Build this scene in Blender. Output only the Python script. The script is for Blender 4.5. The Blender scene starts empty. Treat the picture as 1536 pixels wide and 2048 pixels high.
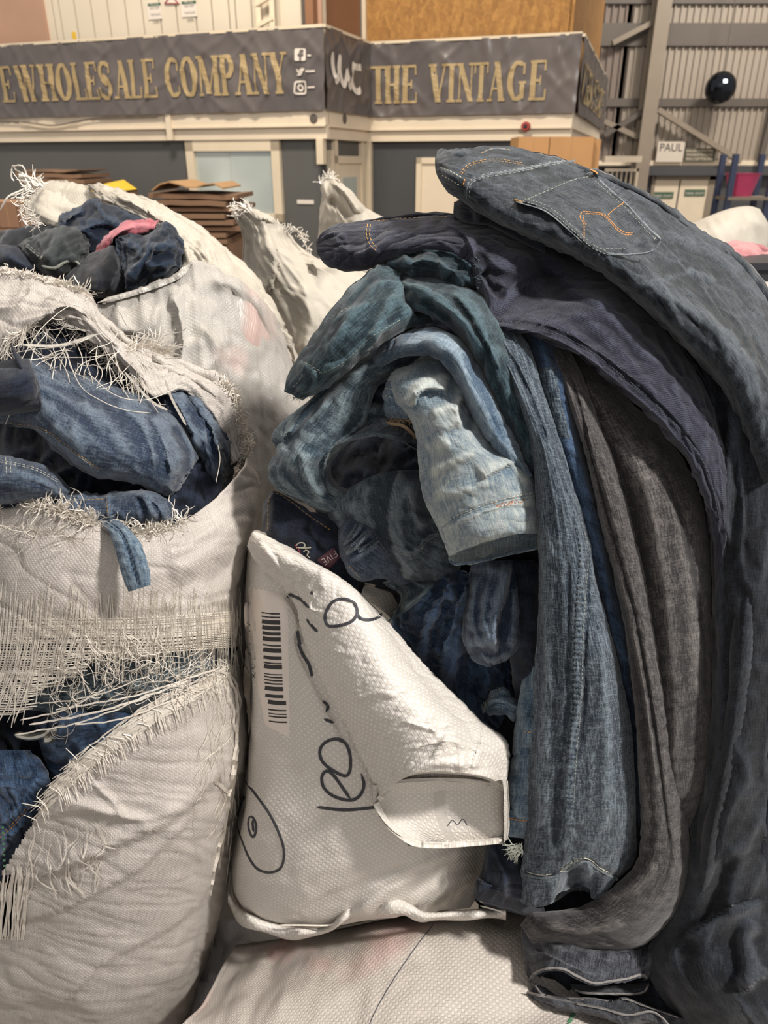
import bpy, math, random
import numpy as np
from mathutils import Vector, Matrix
from mathutils.bvhtree import BVHTree

# ---------------------------------------------------------------- camera, world, lights, exposure
F = 1479.0; CXP = 768.0; CYP = 1024.0
TH = math.atan((1024 - 325) / F)
CT, ST = math.cos(TH), math.sin(TH)
CAM = np.array([0.0, 0.0, 2.3])
FW = np.array([0, CT, -ST]); UPV = np.array([0, ST, CT]); RT = np.array([1.0, 0, 0])
SC = bpy.context.scene; COL = SC.collection

cam_d = bpy.data.cameras.new('camera'); cam = bpy.data.objects.new('camera', cam_d); COL.objects.link(cam)
cam.location = CAM; cam.rotation_euler = (math.pi / 2 - TH, 0, 0)
cam_d.sensor_fit = 'VERTICAL'; cam_d.sensor_height = 36; cam_d.lens = 36 * F / 2048; cam_d.clip_start = 0.02
cam_d.dof.use_dof = True; cam_d.dof.focus_distance = 1.2; cam_d.dof.aperture_fstop = 6
SC.camera = cam

wd = bpy.data.worlds.new('world'); SC.world = wd; wd.use_nodes = True
bg = wd.node_tree.nodes['Background']; bg.inputs[0].default_value = (1.0, 0.95, 0.92, 1); bg.inputs[1].default_value = 0.56

def area(name, loc, target, size, power, color, sy=None):
    l = bpy.data.lights.new(name, 'AREA'); o = bpy.data.objects.new(name, l); COL.objects.link(o)
    l.energy = power; l.size = size; l.color = color
    if sy: l.shape = 'RECTANGLE'; l.size_y = sy
    o.location = loc
    o.rotation_euler = (Vector(target) - Vector(loc)).to_track_quat('-Z', 'Y').to_euler()
    return o
area('high_bay_lamp_near', (3.1, -0.7, 5.4), (0, 1.1, 1.6), 0.40, 420, (1, 0.955, 0.905))
area('high_bay_lamp_hall', (-1.5, 4.0, 8.5), (-1.0, 8.5, 2.5), 2.0, 620, (1, 0.90, 0.76), 1.0)
area('high_bay_lamp_far', (8.0, 12.0, 9.5), (9.0, 20.0, 2.5), 2.5, 1000, (1, 0.92, 0.82), 1.0)
SC.view_settings.view_transform = 'Standard'; SC.view_settings.look = 'None'
SC.view_settings.exposure = 0.0; SC.view_settings.gamma = 1.0
try: SC.view_settings.use_curve_mapping = False
except Exception: pass
SC.cycles.use_denoising = True
SC.cycles.max_bounces = 6; SC.cycles.diffuse_bounces = 3; SC.cycles.glossy_bounces = 3

# ---------------------------------------------------------------- pixel rays to world points
def W(px, py, d):
    px = np.asarray(px, float); py = np.asarray(py, float); d = np.asarray(d, float)
    return CAM + d[..., None] * (FW + RT * ((px - CXP) / F)[..., None] + UPV * ((CYP - py) / F)[..., None])
def ray(px, py): return FW + RT * ((px - CXP) / F) + UPV * ((CYP - py) / F)
def atY(px, py, Y):
    r = ray(px, py); return CAM + r * (Y / r[1])
def proj(P):
    q = P - CAM; z = q @ FW
    return np.stack([CXP + F * (q @ RT) / z, CYP - F * (q @ UPV) / z, z], -1)

# ---------------------------------------------------------------- numpy noise
def gnoise(x, y, seed=0):
    rs = np.random.RandomState(seed); N = 256
    perm = rs.permutation(N); ang = rs.rand(N) * 2 * math.pi
    gx, gy = np.cos(ang), np.sin(ang)
    xi = np.floor(x).astype(int); yi = np.floor(y).astype(int); xf = x - xi; yf = y - yi
    def g(ix, iy, dx, dy):
        h = perm[(perm[ix % N] + iy) % N]; return gx[h] * dx + gy[h] * dy
    u = xf ** 3 * (xf * (xf * 6 - 15) + 10); v = yf ** 3 * (yf * (yf * 6 - 15) + 10)
    a = g(xi, yi, xf, yf); b = g(xi + 1, yi, xf - 1, yf); c = g(xi, yi + 1, xf, yf - 1); d = g(xi + 1, yi + 1, xf - 1, yf - 1)
    return (a + (b - a) * u + (c - a) * v + (a - b - c + d) * u * v) * 1.5
def wrinkle(U, V, specs, seed=1):
    """specs: (amplitude m, cycles/m across, cycles/m along, kind, angle degrees)"""
    out = np.zeros_like(U)
    for k, s in enumerate(specs):
        amp, fu, fv, kind = s[:4]; a = math.radians(s[4] if len(s) > 4 else 0)
        u = U * math.cos(a) + V * math.sin(a); v = -U * math.sin(a) + V * math.cos(a)
        w1 = gnoise(u * fu * .6 + 7, v * fv * .6 + 3, seed + 31 * k) * .55
        w2 = gnoise(u * fu * .6 + 17, v * fv * .6 + 13, seed + 31 * k + 5) * .55
        n = gnoise(u * fu + w1, v * fv + w2, seed + 31 * k + 9)
        if kind == 'n': out += amp * n
        elif kind == 'r': out += amp * (np.clip(1 - np.abs(n) * 2.6, 0, 1) ** 1.6 - .35)
        elif kind == 'v': out -= amp * (np.clip(1 - np.abs(n) * 3.4, 0, 1) ** 1.5 - .3)
        elif kind == 'f': out += amp * (n + .5 * gnoise(u * fu * 2.1, v * fv * 2.1, seed + 3 + k) + .3 * gnoise(u * fu * 4.3, v * fv * 4.3, seed + 4 + k))
    return out

# ---------------------------------------------------------------- Catmull-Rom
def crmat(k, n, closed=False, t=None):
    M = np.zeros((n, k))
    if t is None: t = np.linspace(0, k if closed else k - 1, n, endpoint=not closed)
    for i, tt in enumerate(t):
        j = int(math.floor(tt)); j = min(j, (k - 1 if closed else k - 2)); f = tt - j
        w = [(-f ** 3 + 2 * f * f - f) / 2, (3 * f ** 3 - 5 * f * f + 2) / 2, (-3 * f ** 3 + 4 * f * f + f) / 2, (f ** 3 - f * f) / 2]
        for q, wq in zip((j - 1, j, j + 1, j + 2), w):
            if closed: M[i, q % k] += wq
            elif q < 0: M[i, 0] += 2 * wq; M[i, min(1, k - 1)] -= wq
            elif q > k - 1: M[i, k - 1] += 2 * wq; M[i, max(k - 2, 0)] -= wq
            else: M[i, q] += wq
    return M
def smooth_path(pts, n):
    P = np.array(pts, float)
    if len(P) < 2: return P
    L = np.r_[0, np.cumsum(np.linalg.norm(np.diff(P[:, :2], axis=0), axis=1))]
    t = np.interp(np.linspace(0, L[-1], n), L, np.arange(len(P)))
    return crmat(len(P), n, t=t) @ P
def plen(pts):
    P = np.array(pts, float)[:, :2]; return float(np.linalg.norm(np.diff(P, axis=0), axis=1).sum())

# ---------------------------------------------------------------- materials
MATS = {}
def srgb(h):
    h = h.lstrip('#'); c = [int(h[i:i + 2], 16) / 255 for i in (0, 2, 4)]
    return tuple(x / 12.92 if x <= .04045 else ((x + .055) / 1.055) ** 2.4 for x in c) + (1,)
class NT:
    def __init__(s, name):
        s.m = bpy.data.materials.new(name); s.m.use_nodes = True; s.t = s.m.node_tree; s.n = s.t.nodes
        s.b = s.n['Principled BSDF']
    def new(s, ty, **kw):
        n = s.n.new(ty)
        for k, v in kw.items():
            if k.startswith('_'): setattr(n, k[1:], v)
            else: n.inputs[k.replace('__', ' ')].default_value = v
        return n
    def l(s, a, ai, b, bi): s.t.links.new(a.outputs[ai], b.inputs[bi])
    def map(s, src, scale, rot=0):
        m = s.new('ShaderNodeMapping'); m.inputs['Scale'].default_value = scale; m.inputs['Rotation'].default_value = (0, 0, rot)
        s.t.links.new(src, m.inputs[0]); return m.outputs[0]
    def noise(s, vec, scale, detail=2, rough=.5, dist=0):
        n = s.new('ShaderNodeTexNoise'); n.inputs['Scale'].default_value = scale; n.inputs['Detail'].default_value = detail
        n.inputs['Roughness'].default_value = rough; n.inputs['Distortion'].default_value = dist
        s.t.links.new(vec, n.inputs['Vector']); return n.outputs[0]
    def math(s, op, a, b=None, c=None):
        n = s.new('ShaderNodeMath', _operation=op)
        for i, x in enumerate((a, b, c)):
            if x is None: continue
            if isinstance(x, (int, float)): n.inputs[i].default_value = x
            else: s.t.links.new(x, n.inputs[i])
        return n.outputs[0]
    def ramp(s, f, a, b): return s.math('MULTIPLY', s.math('SUBTRACT', f, a), 1 / (b - a)) if a != b else f
    def maprange(s, f, a, b, c=0, d=1):
        n = s.new('ShaderNodeMapRange'); s.t.links.new(f, n.inputs[0])
        for i, v in zip((1, 2, 3, 4), (a, b, c, d)): n.inputs[i].default_value = v
        return n.outputs[0]
    def mix(s, f, a, b, mode='MIX'):
        n = s.new('ShaderNodeMix', _data_type='RGBA', _blend_type=mode)
        for i, x in ((0, f), (6, a), (7, b)):
            if isinstance(x, (int, float, tuple)): n.inputs[i].default_value = x
            else: s.t.links.new(x, n.inputs[i])
        return n.outputs[2]
    def setc(s, c): s.t.links.new(c, s.b.inputs['Base Color'])
    def bump(s, h, strength, dist):
        n = s.new('ShaderNodeBump'); n.inputs['Strength'].default_value = strength; n.inputs['Distance'].default_value = dist
        s.t.links.new(h, n.inputs['Height']); s.t.links.new(n.outputs[0], s.b.inputs['Normal'])

def plain(name, col, rough=.6, metal=0, bump=0, bscale=60, var=.0, coord='Object', spec=.5):
    if name in MATS: return MATS[name]
    t = NT(name); c = srgb(col) if isinstance(col, str) else col
    t.b.inputs['Roughness'].default_value = rough; t.b.inputs['Metallic'].default_value = metal
    t.b.inputs['Specular IOR Level'].default_value = spec
    tc = t.new('ShaderNodeTexCoord')
    n = t.noise(tc.outputs[coord], bscale, 4)
    f = t.maprange(n, .3, .7, 1 - var, 1 + var * .6)
    t.setc(t.mix(1.0, c, t_comb(t, f), 'MULTIPLY'))
    if bump: t.bump(n, bump, .01)
    MATS[name] = t.m; return t.m
def t_comb(t, f):
    n = t.new('ShaderNodeCombineColor'); 
    for i in range(3): t.t.links.new(f, n.inputs[i])
    return n.outputs[0]

def denim(name, dark, light, fade=.35, thread=.5, slub=.35, twill=0.0, scale=1.0):
    """woven cotton: warp and weft threads, slubs, faded patches; 'wear' attribute lightens fold crests"""
    t = NT(name); uv = t.new('ShaderNodeUVMap', _uv_map='UVMap').outputs[0]
    D, L = srgb(dark), srgb(light)
    gl = sum(L[:3]) / 3; L = tuple((x * .84 + gl * .16) * .80 for x in L[:3]) + (1,); gd = sum(D[:3]) / 3; D = tuple((x * .85 + gd * .15) * .85 for x in D[:3]) + (1,)
    s = scale
    a = t.noise(t.map(uv, (380 * s, 55 * s, 1)), 1, 2, .6)
    b = t.noise(t.map(uv, (55 * s, 380 * s, 1)), 1, 2, .6)
    g = t.noise(uv, 430 * s, 1, .5)
    sl = t.noise(t.map(uv, (300 * s, 12 * s, 1)), 1, 3, .6)
    sl2 = t.noise(t.map(uv, (12 * s, 300 * s, 1)), 1, 3, .6)
    weave = t.math('ADD', t.math('MULTIPLY', t.math('ADD', t.math('MULTIPLY', a, 1.25), t.math('MULTIPLY', b, .75)), .36), t.math('MULTIPLY', g, .28))
    if twill:
        wv = t.new('ShaderNodeTexWave', _wave_type='BANDS'); t.t.links.new(t.map(uv, (420 * s, 420 * s, 1), .9), wv.inputs[0])
        wv.inputs['Scale'].default_value = .30; wv.inputs['Distortion'].default_value = 1.5; wv.inputs['Detail'].default_value = 1
        weave = t.math('ADD', t.math('MULTIPLY', weave, 1 - twill), t.math('MULTIPLY', wv.outputs[1], twill))
    wv_ = t.maprange(weave, .39, .61, -.6, .6)
    f1 = t.noise(uv, 9, 4, .6, .6); f2 = t.noise(uv, 45, 3, .6)
    base = t.math('ADD', t.maprange(f1, .3, .7, 0, fade), t.maprange(f2, .3, .7, -.06, .1))
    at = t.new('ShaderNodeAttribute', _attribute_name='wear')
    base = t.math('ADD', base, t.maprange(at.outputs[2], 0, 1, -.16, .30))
    base = t.math('ADD', base, t.math('MULTIPLY', wv_, thread))
    sls = t.math('ADD', t.maprange(sl, .52, .72, 0, .5), t.maprange(sl2, .54, .74, 0, .35))
    base = t.math('ADD', base, t.math('MULTIPLY', sls, slub))
    n = t.new('ShaderNodeClamp'); t.t.links.new(base, n.inputs[0])
    t.setc(t.mix(n.outputs[0], D, L))
    t.b.inputs['Roughness'].default_value = .92; t.b.inputs['Specular IOR Level'].default_value = .15
    t.b.inputs['Sheen Weight'].default_value = .18; t.b.inputs['Sheen Roughness'].default_value = .5
    t.bump(weave, .6, .0016)
    MATS[name] = t.m; return t.m

def sackcloth(name, base='#d8d0c6', pitch=.0048, rough=.42, bump=.5, tint=None, streak=.0, crink=.5, yarn=0):
    """woven polypropylene tape: basket weave relief with creased film"""
    t = NT(name); uv = t.new('ShaderNodeUVMap', _uv_map='UVMap').outputs[0]
    sp = t.new('ShaderNodeSeparateXYZ')
    wob = t.new('ShaderNodeTexNoise'); wob.inputs['Scale'].default_value = 30; t.t.links.new(uv, wob.inputs['Vector'])
    mv = t.new('ShaderNodeVectorMath', _operation='MULTIPLY_ADD'); t.t.links.new(wob.outputs[1], mv.inputs[0])
    mv.inputs[1].default_value = (.004, .004, 0); t.t.links.new(uv, mv.inputs[2])
    t.t.links.new(mv.outputs[0], sp.inputs[0])
    k = math.pi / pitch
    su = t.math('SINE', t.math('MULTIPLY', sp.outputs[0], k)); sv = t.math('SINE', t.math('MULTIPLY', sp.outputs[1], k))
    w = t.math('MULTIPLY', su, sv)
    au = t.math('ABSOLUTE', su); av = t.math('ABSOLUTE', sv)
    hole = t.math('MINIMUM', au, av)
    h = t.math('ADD', t.math('MULTIPLY', w, .5), t.maprange(hole, 0, .5, -.5, 0))
    cr = t.noise(uv, 22, 5, .62, 1.2); cr2 = t.noise(uv, 90, 3, .6, .8)
    hh = t.math('ADD', h, t.math('ADD', t.math('MULTIPLY', cr, 5.0 * crink), t.math('MULTIPLY', cr2, 1.6 * crink)))
    t.bump(hh, bump, .0016)
    c = srgb(base); dk = tuple(x * .74 for x in c[:3]) + (1,)
    col = t.mix(t.maprange(h, -.7, .5), dk, c)
    col = t.mix(t.maprange(t.noise(uv, 6, 4), .35, .7, 0, .35), col, tuple(x * .82 for x in c[:3]) + (1,))
    if streak:
        st = t.noise(t.map(uv, (130, 3, 1)), 1, 3, .6)
        col = t.mix(t.maprange(st, .5, .75, 0, streak), col, srgb('#8f8c86'))
    if yarn:
        ya = t.noise(t.map(uv, (300, 14, 1)), 1, 3, .65); yb = t.noise(t.map(uv, (14, 300, 1)), 1, 3, .65)
        yy = t.math('ADD', t.maprange(ya, .42, .62, 0, .5), t.maprange(yb, .42, .62, 0, .5))
        col = t.mix(t.math('MULTIPLY', yy, yarn), col, tuple(x * .52 for x in c[:3]) + (1,))
    if tint:
        col = t.mix(t.maprange(t.noise(uv, 3.5, 2), .56, .70, 0, .6), col, srgb(tint))
    t.setc(col)
    t.b.inputs['Roughness'].default_value = rough; t.b.inputs['Specular IOR Level'].default_value = .45
    MATS[name] = t.m; return t.m

# ---------------------------------------------------------------- objects
WLOC = {}
def tag(o, label=None, cat=None, group=None, kind=None):
    if label: o['label'] = label
    if cat: o['category'] = cat
    if group: o['group'] = group
    if kind: o['kind'] = kind
    return o
def mesh(name, V, faces, mat, parent=None, smooth=False, uv=None, attrs=None, origin=None, label=None, cat=None, group=None, kind=None, quads=None):
    V = np.asarray(V, float).reshape(-1, 3)
    if origin is None:
        if parent is None and len(V): origin = np.array([(V[:, 0].min() + V[:, 0].max()) / 2, (V[:, 1].min() + V[:, 1].max()) / 2, V[:, 2].min()])
        else: origin = np.zeros(3)
    me = bpy.data.meshes.new(name)
    if quads is not None:
        Q = np.asarray(quads, np.int32); nq = len(Q)
        me.vertices.add(len(V)); me.vertices.foreach_set('co', (V - origin).astype(np.float32).ravel())
        me.loops.add(nq * 4); me.loops.foreach_set('vertex_index', Q.ravel())
        me.polygons.add(nq); me.polygons.foreach_set('loop_start', np.arange(0, nq * 4, 4, dtype=np.int32))
        me.polygons.foreach_set('loop_total', np.full(nq, 4, np.int32)); me.update(calc_edges=True)
    else:
        me.from_pydata((V - origin).tolist(), [], [list(f) for f in faces]); me.update()
    if uv is not None:
        l = me.uv_layers.new(name='UVMap'); idx = np.empty(len(me.loops), np.int32); me.loops.foreach_get('vertex_index', idx)
        l.data.foreach_set('uv', np.asarray(uv, np.float32)[idx].ravel())
    for k, a in (attrs or {}).items():
        at = me.attributes.new(k, 'FLOAT', 'POINT'); at.data.foreach_set('value', np.asarray(a, np.float32).ravel())
    if smooth: me.polygons.foreach_set('use_smooth', np.ones(len(me.polygons), bool))
    if mat: me.materials.append(mat)
    o = bpy.data.objects.new(name, me); COL.objects.link(o)
    o.location = origin
    if parent is not None:
        o.parent = parent; o.matrix_parent_inverse = Matrix.Translation(-Vector(WLOC[parent.name]))
    WLOC[o.name] = tuple(origin)
    tag(o, label, cat, group, kind)
    return o
def empty(name, loc, label, cat, group=None):
    o = bpy.data.objects.new(name, None); COL.objects.link(o); o.location = tuple(loc); o.empty_display_size = .05
    WLOC[o.name] = tuple(loc); return tag(o, label, cat, group)
BOXF = [(0, 3, 2, 1), (4, 5, 6, 7), (0, 1, 5, 4), (1, 2, 6, 5), (2, 3, 7, 6), (3, 0, 4, 7)]
class MB:
    def __init__(s): s.v = []; s.f = []
    def add(s, v, f):
        n = len(s.v); s.v += [tuple(x) for x in v]; s.f += [tuple(i + n for i in q) for q in f]
    def box(s, o, ax, ay, az):
        """corner o and three edge vectors"""
        o, ax, ay, az = map(lambda q: np.array(q, float), (o, ax, ay, az))
        s.add([o, o + ax, o + ax + ay, o + ay, o + az, o + ax + az, o + ax + ay + az, o + ay + az], BOXF)
    def aabb(s, x0, x1, y0, y1, z0, z1): s.box((x0, y0, z0), (x1 - x0, 0, 0), (0, y1 - y0, 0), (0, 0, z1 - z0))
    def bar(s, a, b, w, h=None):
        a, b = np.array(a, float), np.array(b, float); h = h or w
        t = (b - a) / np.linalg.norm(b - a); up = np.array([0, 0, 1.0]) if abs(t[2]) < .95 else np.array([0, 1.0, 0])
        sd = np.cross(t, up); sd /= np.linalg.norm(sd); n = np.cross(sd, t)
        s.box(a - sd * w / 2 - n * h / 2, sd * w, n * h, b - a)
    def tube(s, pts, r, n=5, taper=True):
        P = [np.array(p, float) for p in pts]; base = len(s.v)
        for i, p in enumerate(P):
            t = P[min(i + 1, len(P) - 1)] - P[max(i - 1, 0)]; t /= (np.linalg.norm(t) + 1e-9)
            up = np.array([0, 0, 1.0]) if abs(t[2]) < .9 else np.array([1.0, 0, 0])
            a = np.cross(t, up); a /= np.linalg.norm(a); b = np.cross(a, t)
            rr = r * (.45 if taper and i in (0, len(P) - 1) else 1)
            for k in range(n): s.v.append(tuple(p + rr * (a * math.cos(2 * math.pi * k / n) + b * math.sin(2 * math.pi * k / n))))
        for i in range(len(P) - 1):
            for k in range(n): s.f.append((base + i * n + k, base + i * n + (k + 1) % n, base + (i + 1) * n + (k + 1) % n, base + (i + 1) * n + k))
    def build(s, name, mat, parent=None, **kw): return mesh(name, s.v, s.f, mat, parent, **kw)

# ---------------------------------------------------------------- draped cloth bodies
def segdist(PX, PY, pts):
    """distance to polyline, signed side, and position 0..1 along it"""
    P = smooth_path(pts, max(8, int(plen(pts) / 14))) if len(pts) > 2 else np.array(pts, float)
    best = np.full(PX.shape, 1e9); sg = np.zeros(PX.shape); tt = np.zeros(PX.shape)
    L = np.r_[0, np.cumsum(np.linalg.norm(np.diff(P, axis=0), axis=1))]
    for i in range(len(P) - 1):
        a, b = P[i], P[i + 1]; ab = b - a; l2 = ab @ ab + 1e-9
        t = np.clip(((PX - a[0]) * ab[0] + (PY - a[1]) * ab[1]) / l2, 0, 1)
        dx, dy = PX - a[0] - t * ab[0], PY - a[1] - t * ab[1]; d = np.hypot(dx, dy)
        m = d < best; best[m] = d[m]
        s = ab[0] * dy - ab[1] * dx
        sg[m] = np.sign(s)[m]; tt[m] = ((L[i] + t * (L[i + 1] - L[i])) / L[-1])[m]
    return best, sg, tt
def apply_feats(PX, PY, feats):
    H = np.zeros_like(PX)
    for f in feats:
        kind, pts, w, h = f[:4]
        P = np.array(pts, float); m = w * 4 + 10
        sel = (PX > P[:, 0].min() - m) & (PX < P[:, 0].max() + m) & (PY > P[:, 1].min() - m) & (PY < P[:, 1].max() + m)
        if not sel.any(): continue
        d, s, t = segdist(PX[sel], PY[sel], pts)
        fade = np.clip(np.minimum(t, 1 - t) / .16, 0, 1) if not (len(f) > 4 and f[4] == 'full') else 1.0
        fade = fade * fade * (3 - 2 * fade)
        if kind == 'r': v = h * np.exp(-(d / w) ** 2) * fade
        elif kind == 's':   # step: the side right of travel (screen) raised with a long fall-off, other side drops sharply
            v = h * fade * np.where(s > 0, np.exp(-(d / (w * 1.6)) ** 1.3), np.exp(-(d / (w * .14 + 1)) ** 2))
        elif kind == 'S':
            v = h * fade * np.where(s < 0, np.exp(-(d / (w * 1.6)) ** 1.3), np.exp(-(d / (w * .14 + 1)) ** 2))
        elif kind == 'p':   # puckered seam: band raised with periodic dimples
            Lpx = plen(pts); v = h * fade * np.exp(-(d / w) ** 4) * (.55 + .45 * np.sin(t * Lpx / (f[5] if len(f) > 5 else 11) * 2 * math.pi + 2 * gnoise(t * Lpx / 40, t * 0, 5)))
        H[sel] += v
    return H
def Yd(py, Y): return Y / (CT + ST * (CYP - py) / F)      # horizontal distance from the camera -> depth along the lens axis
def expand_row(r):
    """row given with horizontal distances Y: a list of (px,py,Y), or (x0,y0,Y0, x1,y1,Y1, bulge[, sideways bow])"""
    if isinstance(r[0], (tuple, list)): return [(p[0], p[1], Yd(p[1], p[2])) for p in r]
    x0, y0, Y0, x1, y1, Y1, b = r[:7]; bow = r[7] if len(r) > 7 else 0
    nx, ny = -(y1 - y0), (x1 - x0); l = math.hypot(nx, ny) + 1e-6; nx /= l; ny /= l
    out = []
    for t, o in ((0, 0), (.12, .55), (.32, .93), (.5, 1), (.68, .93), (.88, .55), (1, 0)):
        bo = bow * 4 * t * (1 - t)
        yy = y0 + (y1 - y0) * t + ny * bo
        out.append((x0 + (x1 - x0) * t + nx * bo, yy, Yd(yy, Y0 + (Y1 - Y0) * t - b * o)))
    return out
def box_blur(A, r):
    for ax in (0, 1):
        if A.shape[ax] < 2 * r + 2: continue
        P = np.pad(A, [(r + 1, r) if k == ax else (0, 0) for k in (0, 1)], mode='edge'); C = np.cumsum(P, axis=ax)
        A = (np.take(C, range(2 * r + 1, C.shape[ax]), axis=ax) - np.take(C, range(0, C.shape[ax] - 2 * r - 1), axis=ax)) / (2 * r + 1)
    return A
G = {}
def cloth(name, rows, T=.04, step=5.0, feats=(), noise=(), mat=None, parent=None, seed=1, caps=(1, 1), lip=.0025, lipdepth=.07,
          backs=.9, nb=14, key=None, label=None, cat='jeans', group=None, post=None, hole=None, kind=None, twist=None):
    """closed soft body: each row runs across the front (left to right on screen), the rear is closed behind it at thickness T.
    caps: 1 = closed end, 0 = open mouth with a turned-in lip"""
    rows = [expand_row(r) for r in rows]
    wid = max(plen(r) for r in rows); hgt = max(plen([rows[i][j * (len(rows[i]) - 1) // 2] for i in range(len(rows))]) for j in (0, 1, 2))
    nf = int(min(260, max(10, wid / step))); nv = int(min(420, max(8, hgt / step)))
    loops = []
    for r in rows:
        P = smooth_path(r, nf)                         # front
        c = P.mean(0)
        K = 7; ts = np.linspace(1, 0, K)
        fr = P[(ts * (nf - 1)).astype(int)]
        bk = fr.copy(); bk[:, 0] = c[0] + (fr[:, 0] - c[0]) * backs; bk[:, 1] = c[1] + (fr[:, 1] - c[1]) * backs
        dmean = P[[0, -1], 2].mean(); prof = np.sin(np.linspace(0, math.pi, K)) ** .45
        bk[:, 2] = fr[:, 2] * .2 + dmean * .8 + T * (.35 + .65 * prof)
        B = crmat(K + 2, nb, t=np.linspace(.6, K + .4, nb)) @ np.vstack([P[-1:], bk, P[:1]])
        h = nb // 2
        loops.append(np.vstack([B[h:], P, B[:h]]))
    A = np.array(loops)                                 # rows x n x 3
    n = A.shape[1]; mid = A[:, n // 2, :2]
    L = np.r_[0, np.cumsum(np.linalg.norm(np.diff(mid, axis=0), axis=1) + 1e-3)]
    L2 = np.r_[0, np.cumsum(np.linalg.norm(np.diff(A[:, nb - nb // 2, :2], axis=0), axis=1) + 1e-3)]
    Lm = L + L2; tv = np.interp(np.linspace(0, Lm[-1], nv), Lm, np.arange(len(rows)))
    M = crmat(len(rows), nv, t=tv)
    S = np.einsum('vr,rnk->vnk', M, A)
    hb = nb - nb // 2
    front = np.zeros(n); front[hb:hb + nf] = 1
    k = max(2, nf // 14); ramp = np.linspace(0, 1, k + 1)[1:]
    front[hb:hb + k] = ramp; front[hb + nf - k:hb + nf] = ramp[::-1]
    PX, PY, D = S[..., 0], S[..., 1], S[..., 2]
    H = apply_feats(PX, PY, feats)
    D = D - H * front[None, :]
    P = W(PX, PY, D)
    du = np.linalg.norm(np.diff(P, axis=1), axis=2).mean(0); U1 = np.r_[0, np.cumsum(du)]
    dv = np.linalg.norm(np.diff(P, axis=0), axis=2); V1 = np.vstack([np.zeros(n), np.cumsum((dv + dv.mean(1, keepdims=True)) / 2, axis=0)])
    U = np.broadcast_to(U1[None, :], V1.shape) - U1.mean(); V = V1
    gu = np.gradient(P, axis=1); gv = np.gradient(P, axis=0); N = np.cross(gu, gv); N /= (np.linalg.norm(N, axis=2, keepdims=True) + 1e-12)
    cen = P.mean(1, keepdims=True); flip = np.mean(np.sum(N * (P - cen), axis=2)) < 0
    if flip: N = -N
    ns = wrinkle(U, V, noise, seed) if noise else np.zeros_like(U)
    # same folds fade towards the seam at the rear
    edge = np.minimum(np.arange(n), n - 1 - np.arange(n)); ns = ns * np.clip(edge / 3, 0, 1)[None, :]
    if caps[0]: ns = ns * np.clip(np.arange(nv) / 3, 0, 1)[:, None]
    P = P + N * ns[..., None]
    Hs = H * front[None, :] + ns
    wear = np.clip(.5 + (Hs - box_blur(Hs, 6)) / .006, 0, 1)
    rowsP = [P[i] for i in range(nv)]; rU = [U[i] for i in range(nv)]; rV = [V[i] for i in range(nv)]; rw = [wear[i] for i in range(nv)]
    def endcap(idx, out):
        ring = P[idx]; c = ring.mean(0); dirn = P[idx] - P[idx + (1 if idx == 0 else -1)]; dirn = dirn.mean(0); dl = np.linalg.norm(dirn) + 1e-9; dirn /= dl
        res = []
        if out:
            for s in (.8, .45, .02): res.append(c + (ring - c) * s)
        else:
            nn = N[idx]
            res.append(ring - nn * lip * .5 + dirn * lip * .6)
            res.append(ring - nn * lip)
            inn = ring - nn * lip - dirn * lipdepth * .4; res.append(inn)
            res.append(c + (ring - nn * lip * 1.2 - c) * .9 - dirn * lipdepth)
            res.append(c + (ring - c) * .02 - dirn * lipdepth)
        return res
    pre = endcap(0, caps[0]); suf = endcap(-1, caps[1])
    allr = pre[::-1] + rowsP + suf
    allU = [rU[0]] * len(pre) + rU + [rU[-1]] * len(suf)
    allV = [rV[0] - .01 * (len(pre) - i) for i in range(len(pre))] + rV + [rV[-1] + .01 * (i + 1) for i in range(len(suf))]
    allw = [rw[0] * 0 + .5] * len(pre) + rw + [rw[-1] * 0 + .5] * len(suf)
    R = len(allr); Vv = np.array(allr).reshape(-1, 3); Vv[:, 2] = np.maximum(Vv[:, 2], .004)
    i, j = np.meshgrid(np.arange(R - 1), np.arange(n), indexing='ij'); j2 = (j + 1) % n
    Q = np.stack([i * n + j, i * n + j2, (i + 1) * n + j2, (i + 1) * n + j], -1).reshape(-1, 4)
    Qfull = Q
    if hole is not None:
        pj = proj(Vv); hm = hole(pj[:, 0], pj[:, 1])
        col = np.arange(R * n) % n; fr = (col >= hb) & (col < hb + nf); hm &= fr
        Q = Q[~(hm[Q].all(1))]
    if not flip: Q = Q[:, ::-1]
    uv = np.stack([np.array(allU).ravel(), np.array(allV).ravel()], -1)
    o = mesh(name, Vv, None, mat, parent, smooth=True, uv=uv, attrs={'wear': np.array(allw).ravel()}, label=label, cat=cat if parent is None else None, group=group, kind=kind, quads=Q)
    g = {'o': o, 'V': Vv, 'Q': Qfull, 'bvh': None}
    if key: G[key] = g
    return g
def hit(g, px, py, fb=None):
    if g['bvh'] is None: g['bvh'] = BVHTree.FromPolygons(g['V'].tolist(), g['Q'].tolist())
    r = ray(px, py); l = np.linalg.norm(r)
    loc, nor, i, dist = g['bvh'].ray_cast(Vector(CAM), Vector(r / l))
    if loc is None: return fb
    return dist / l
def depths(g, XY):
    """surface depth under each pixel, gaps filled from neighbours"""
    D = np.array([hit(g, x, y) or np.nan for x, y in XY]); ok = ~np.isnan(D)
    if not ok.any(): return np.full(len(D), 1.2)
    idx = np.arange(len(D)); return np.interp(idx, idx[ok], D[ok])
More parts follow.
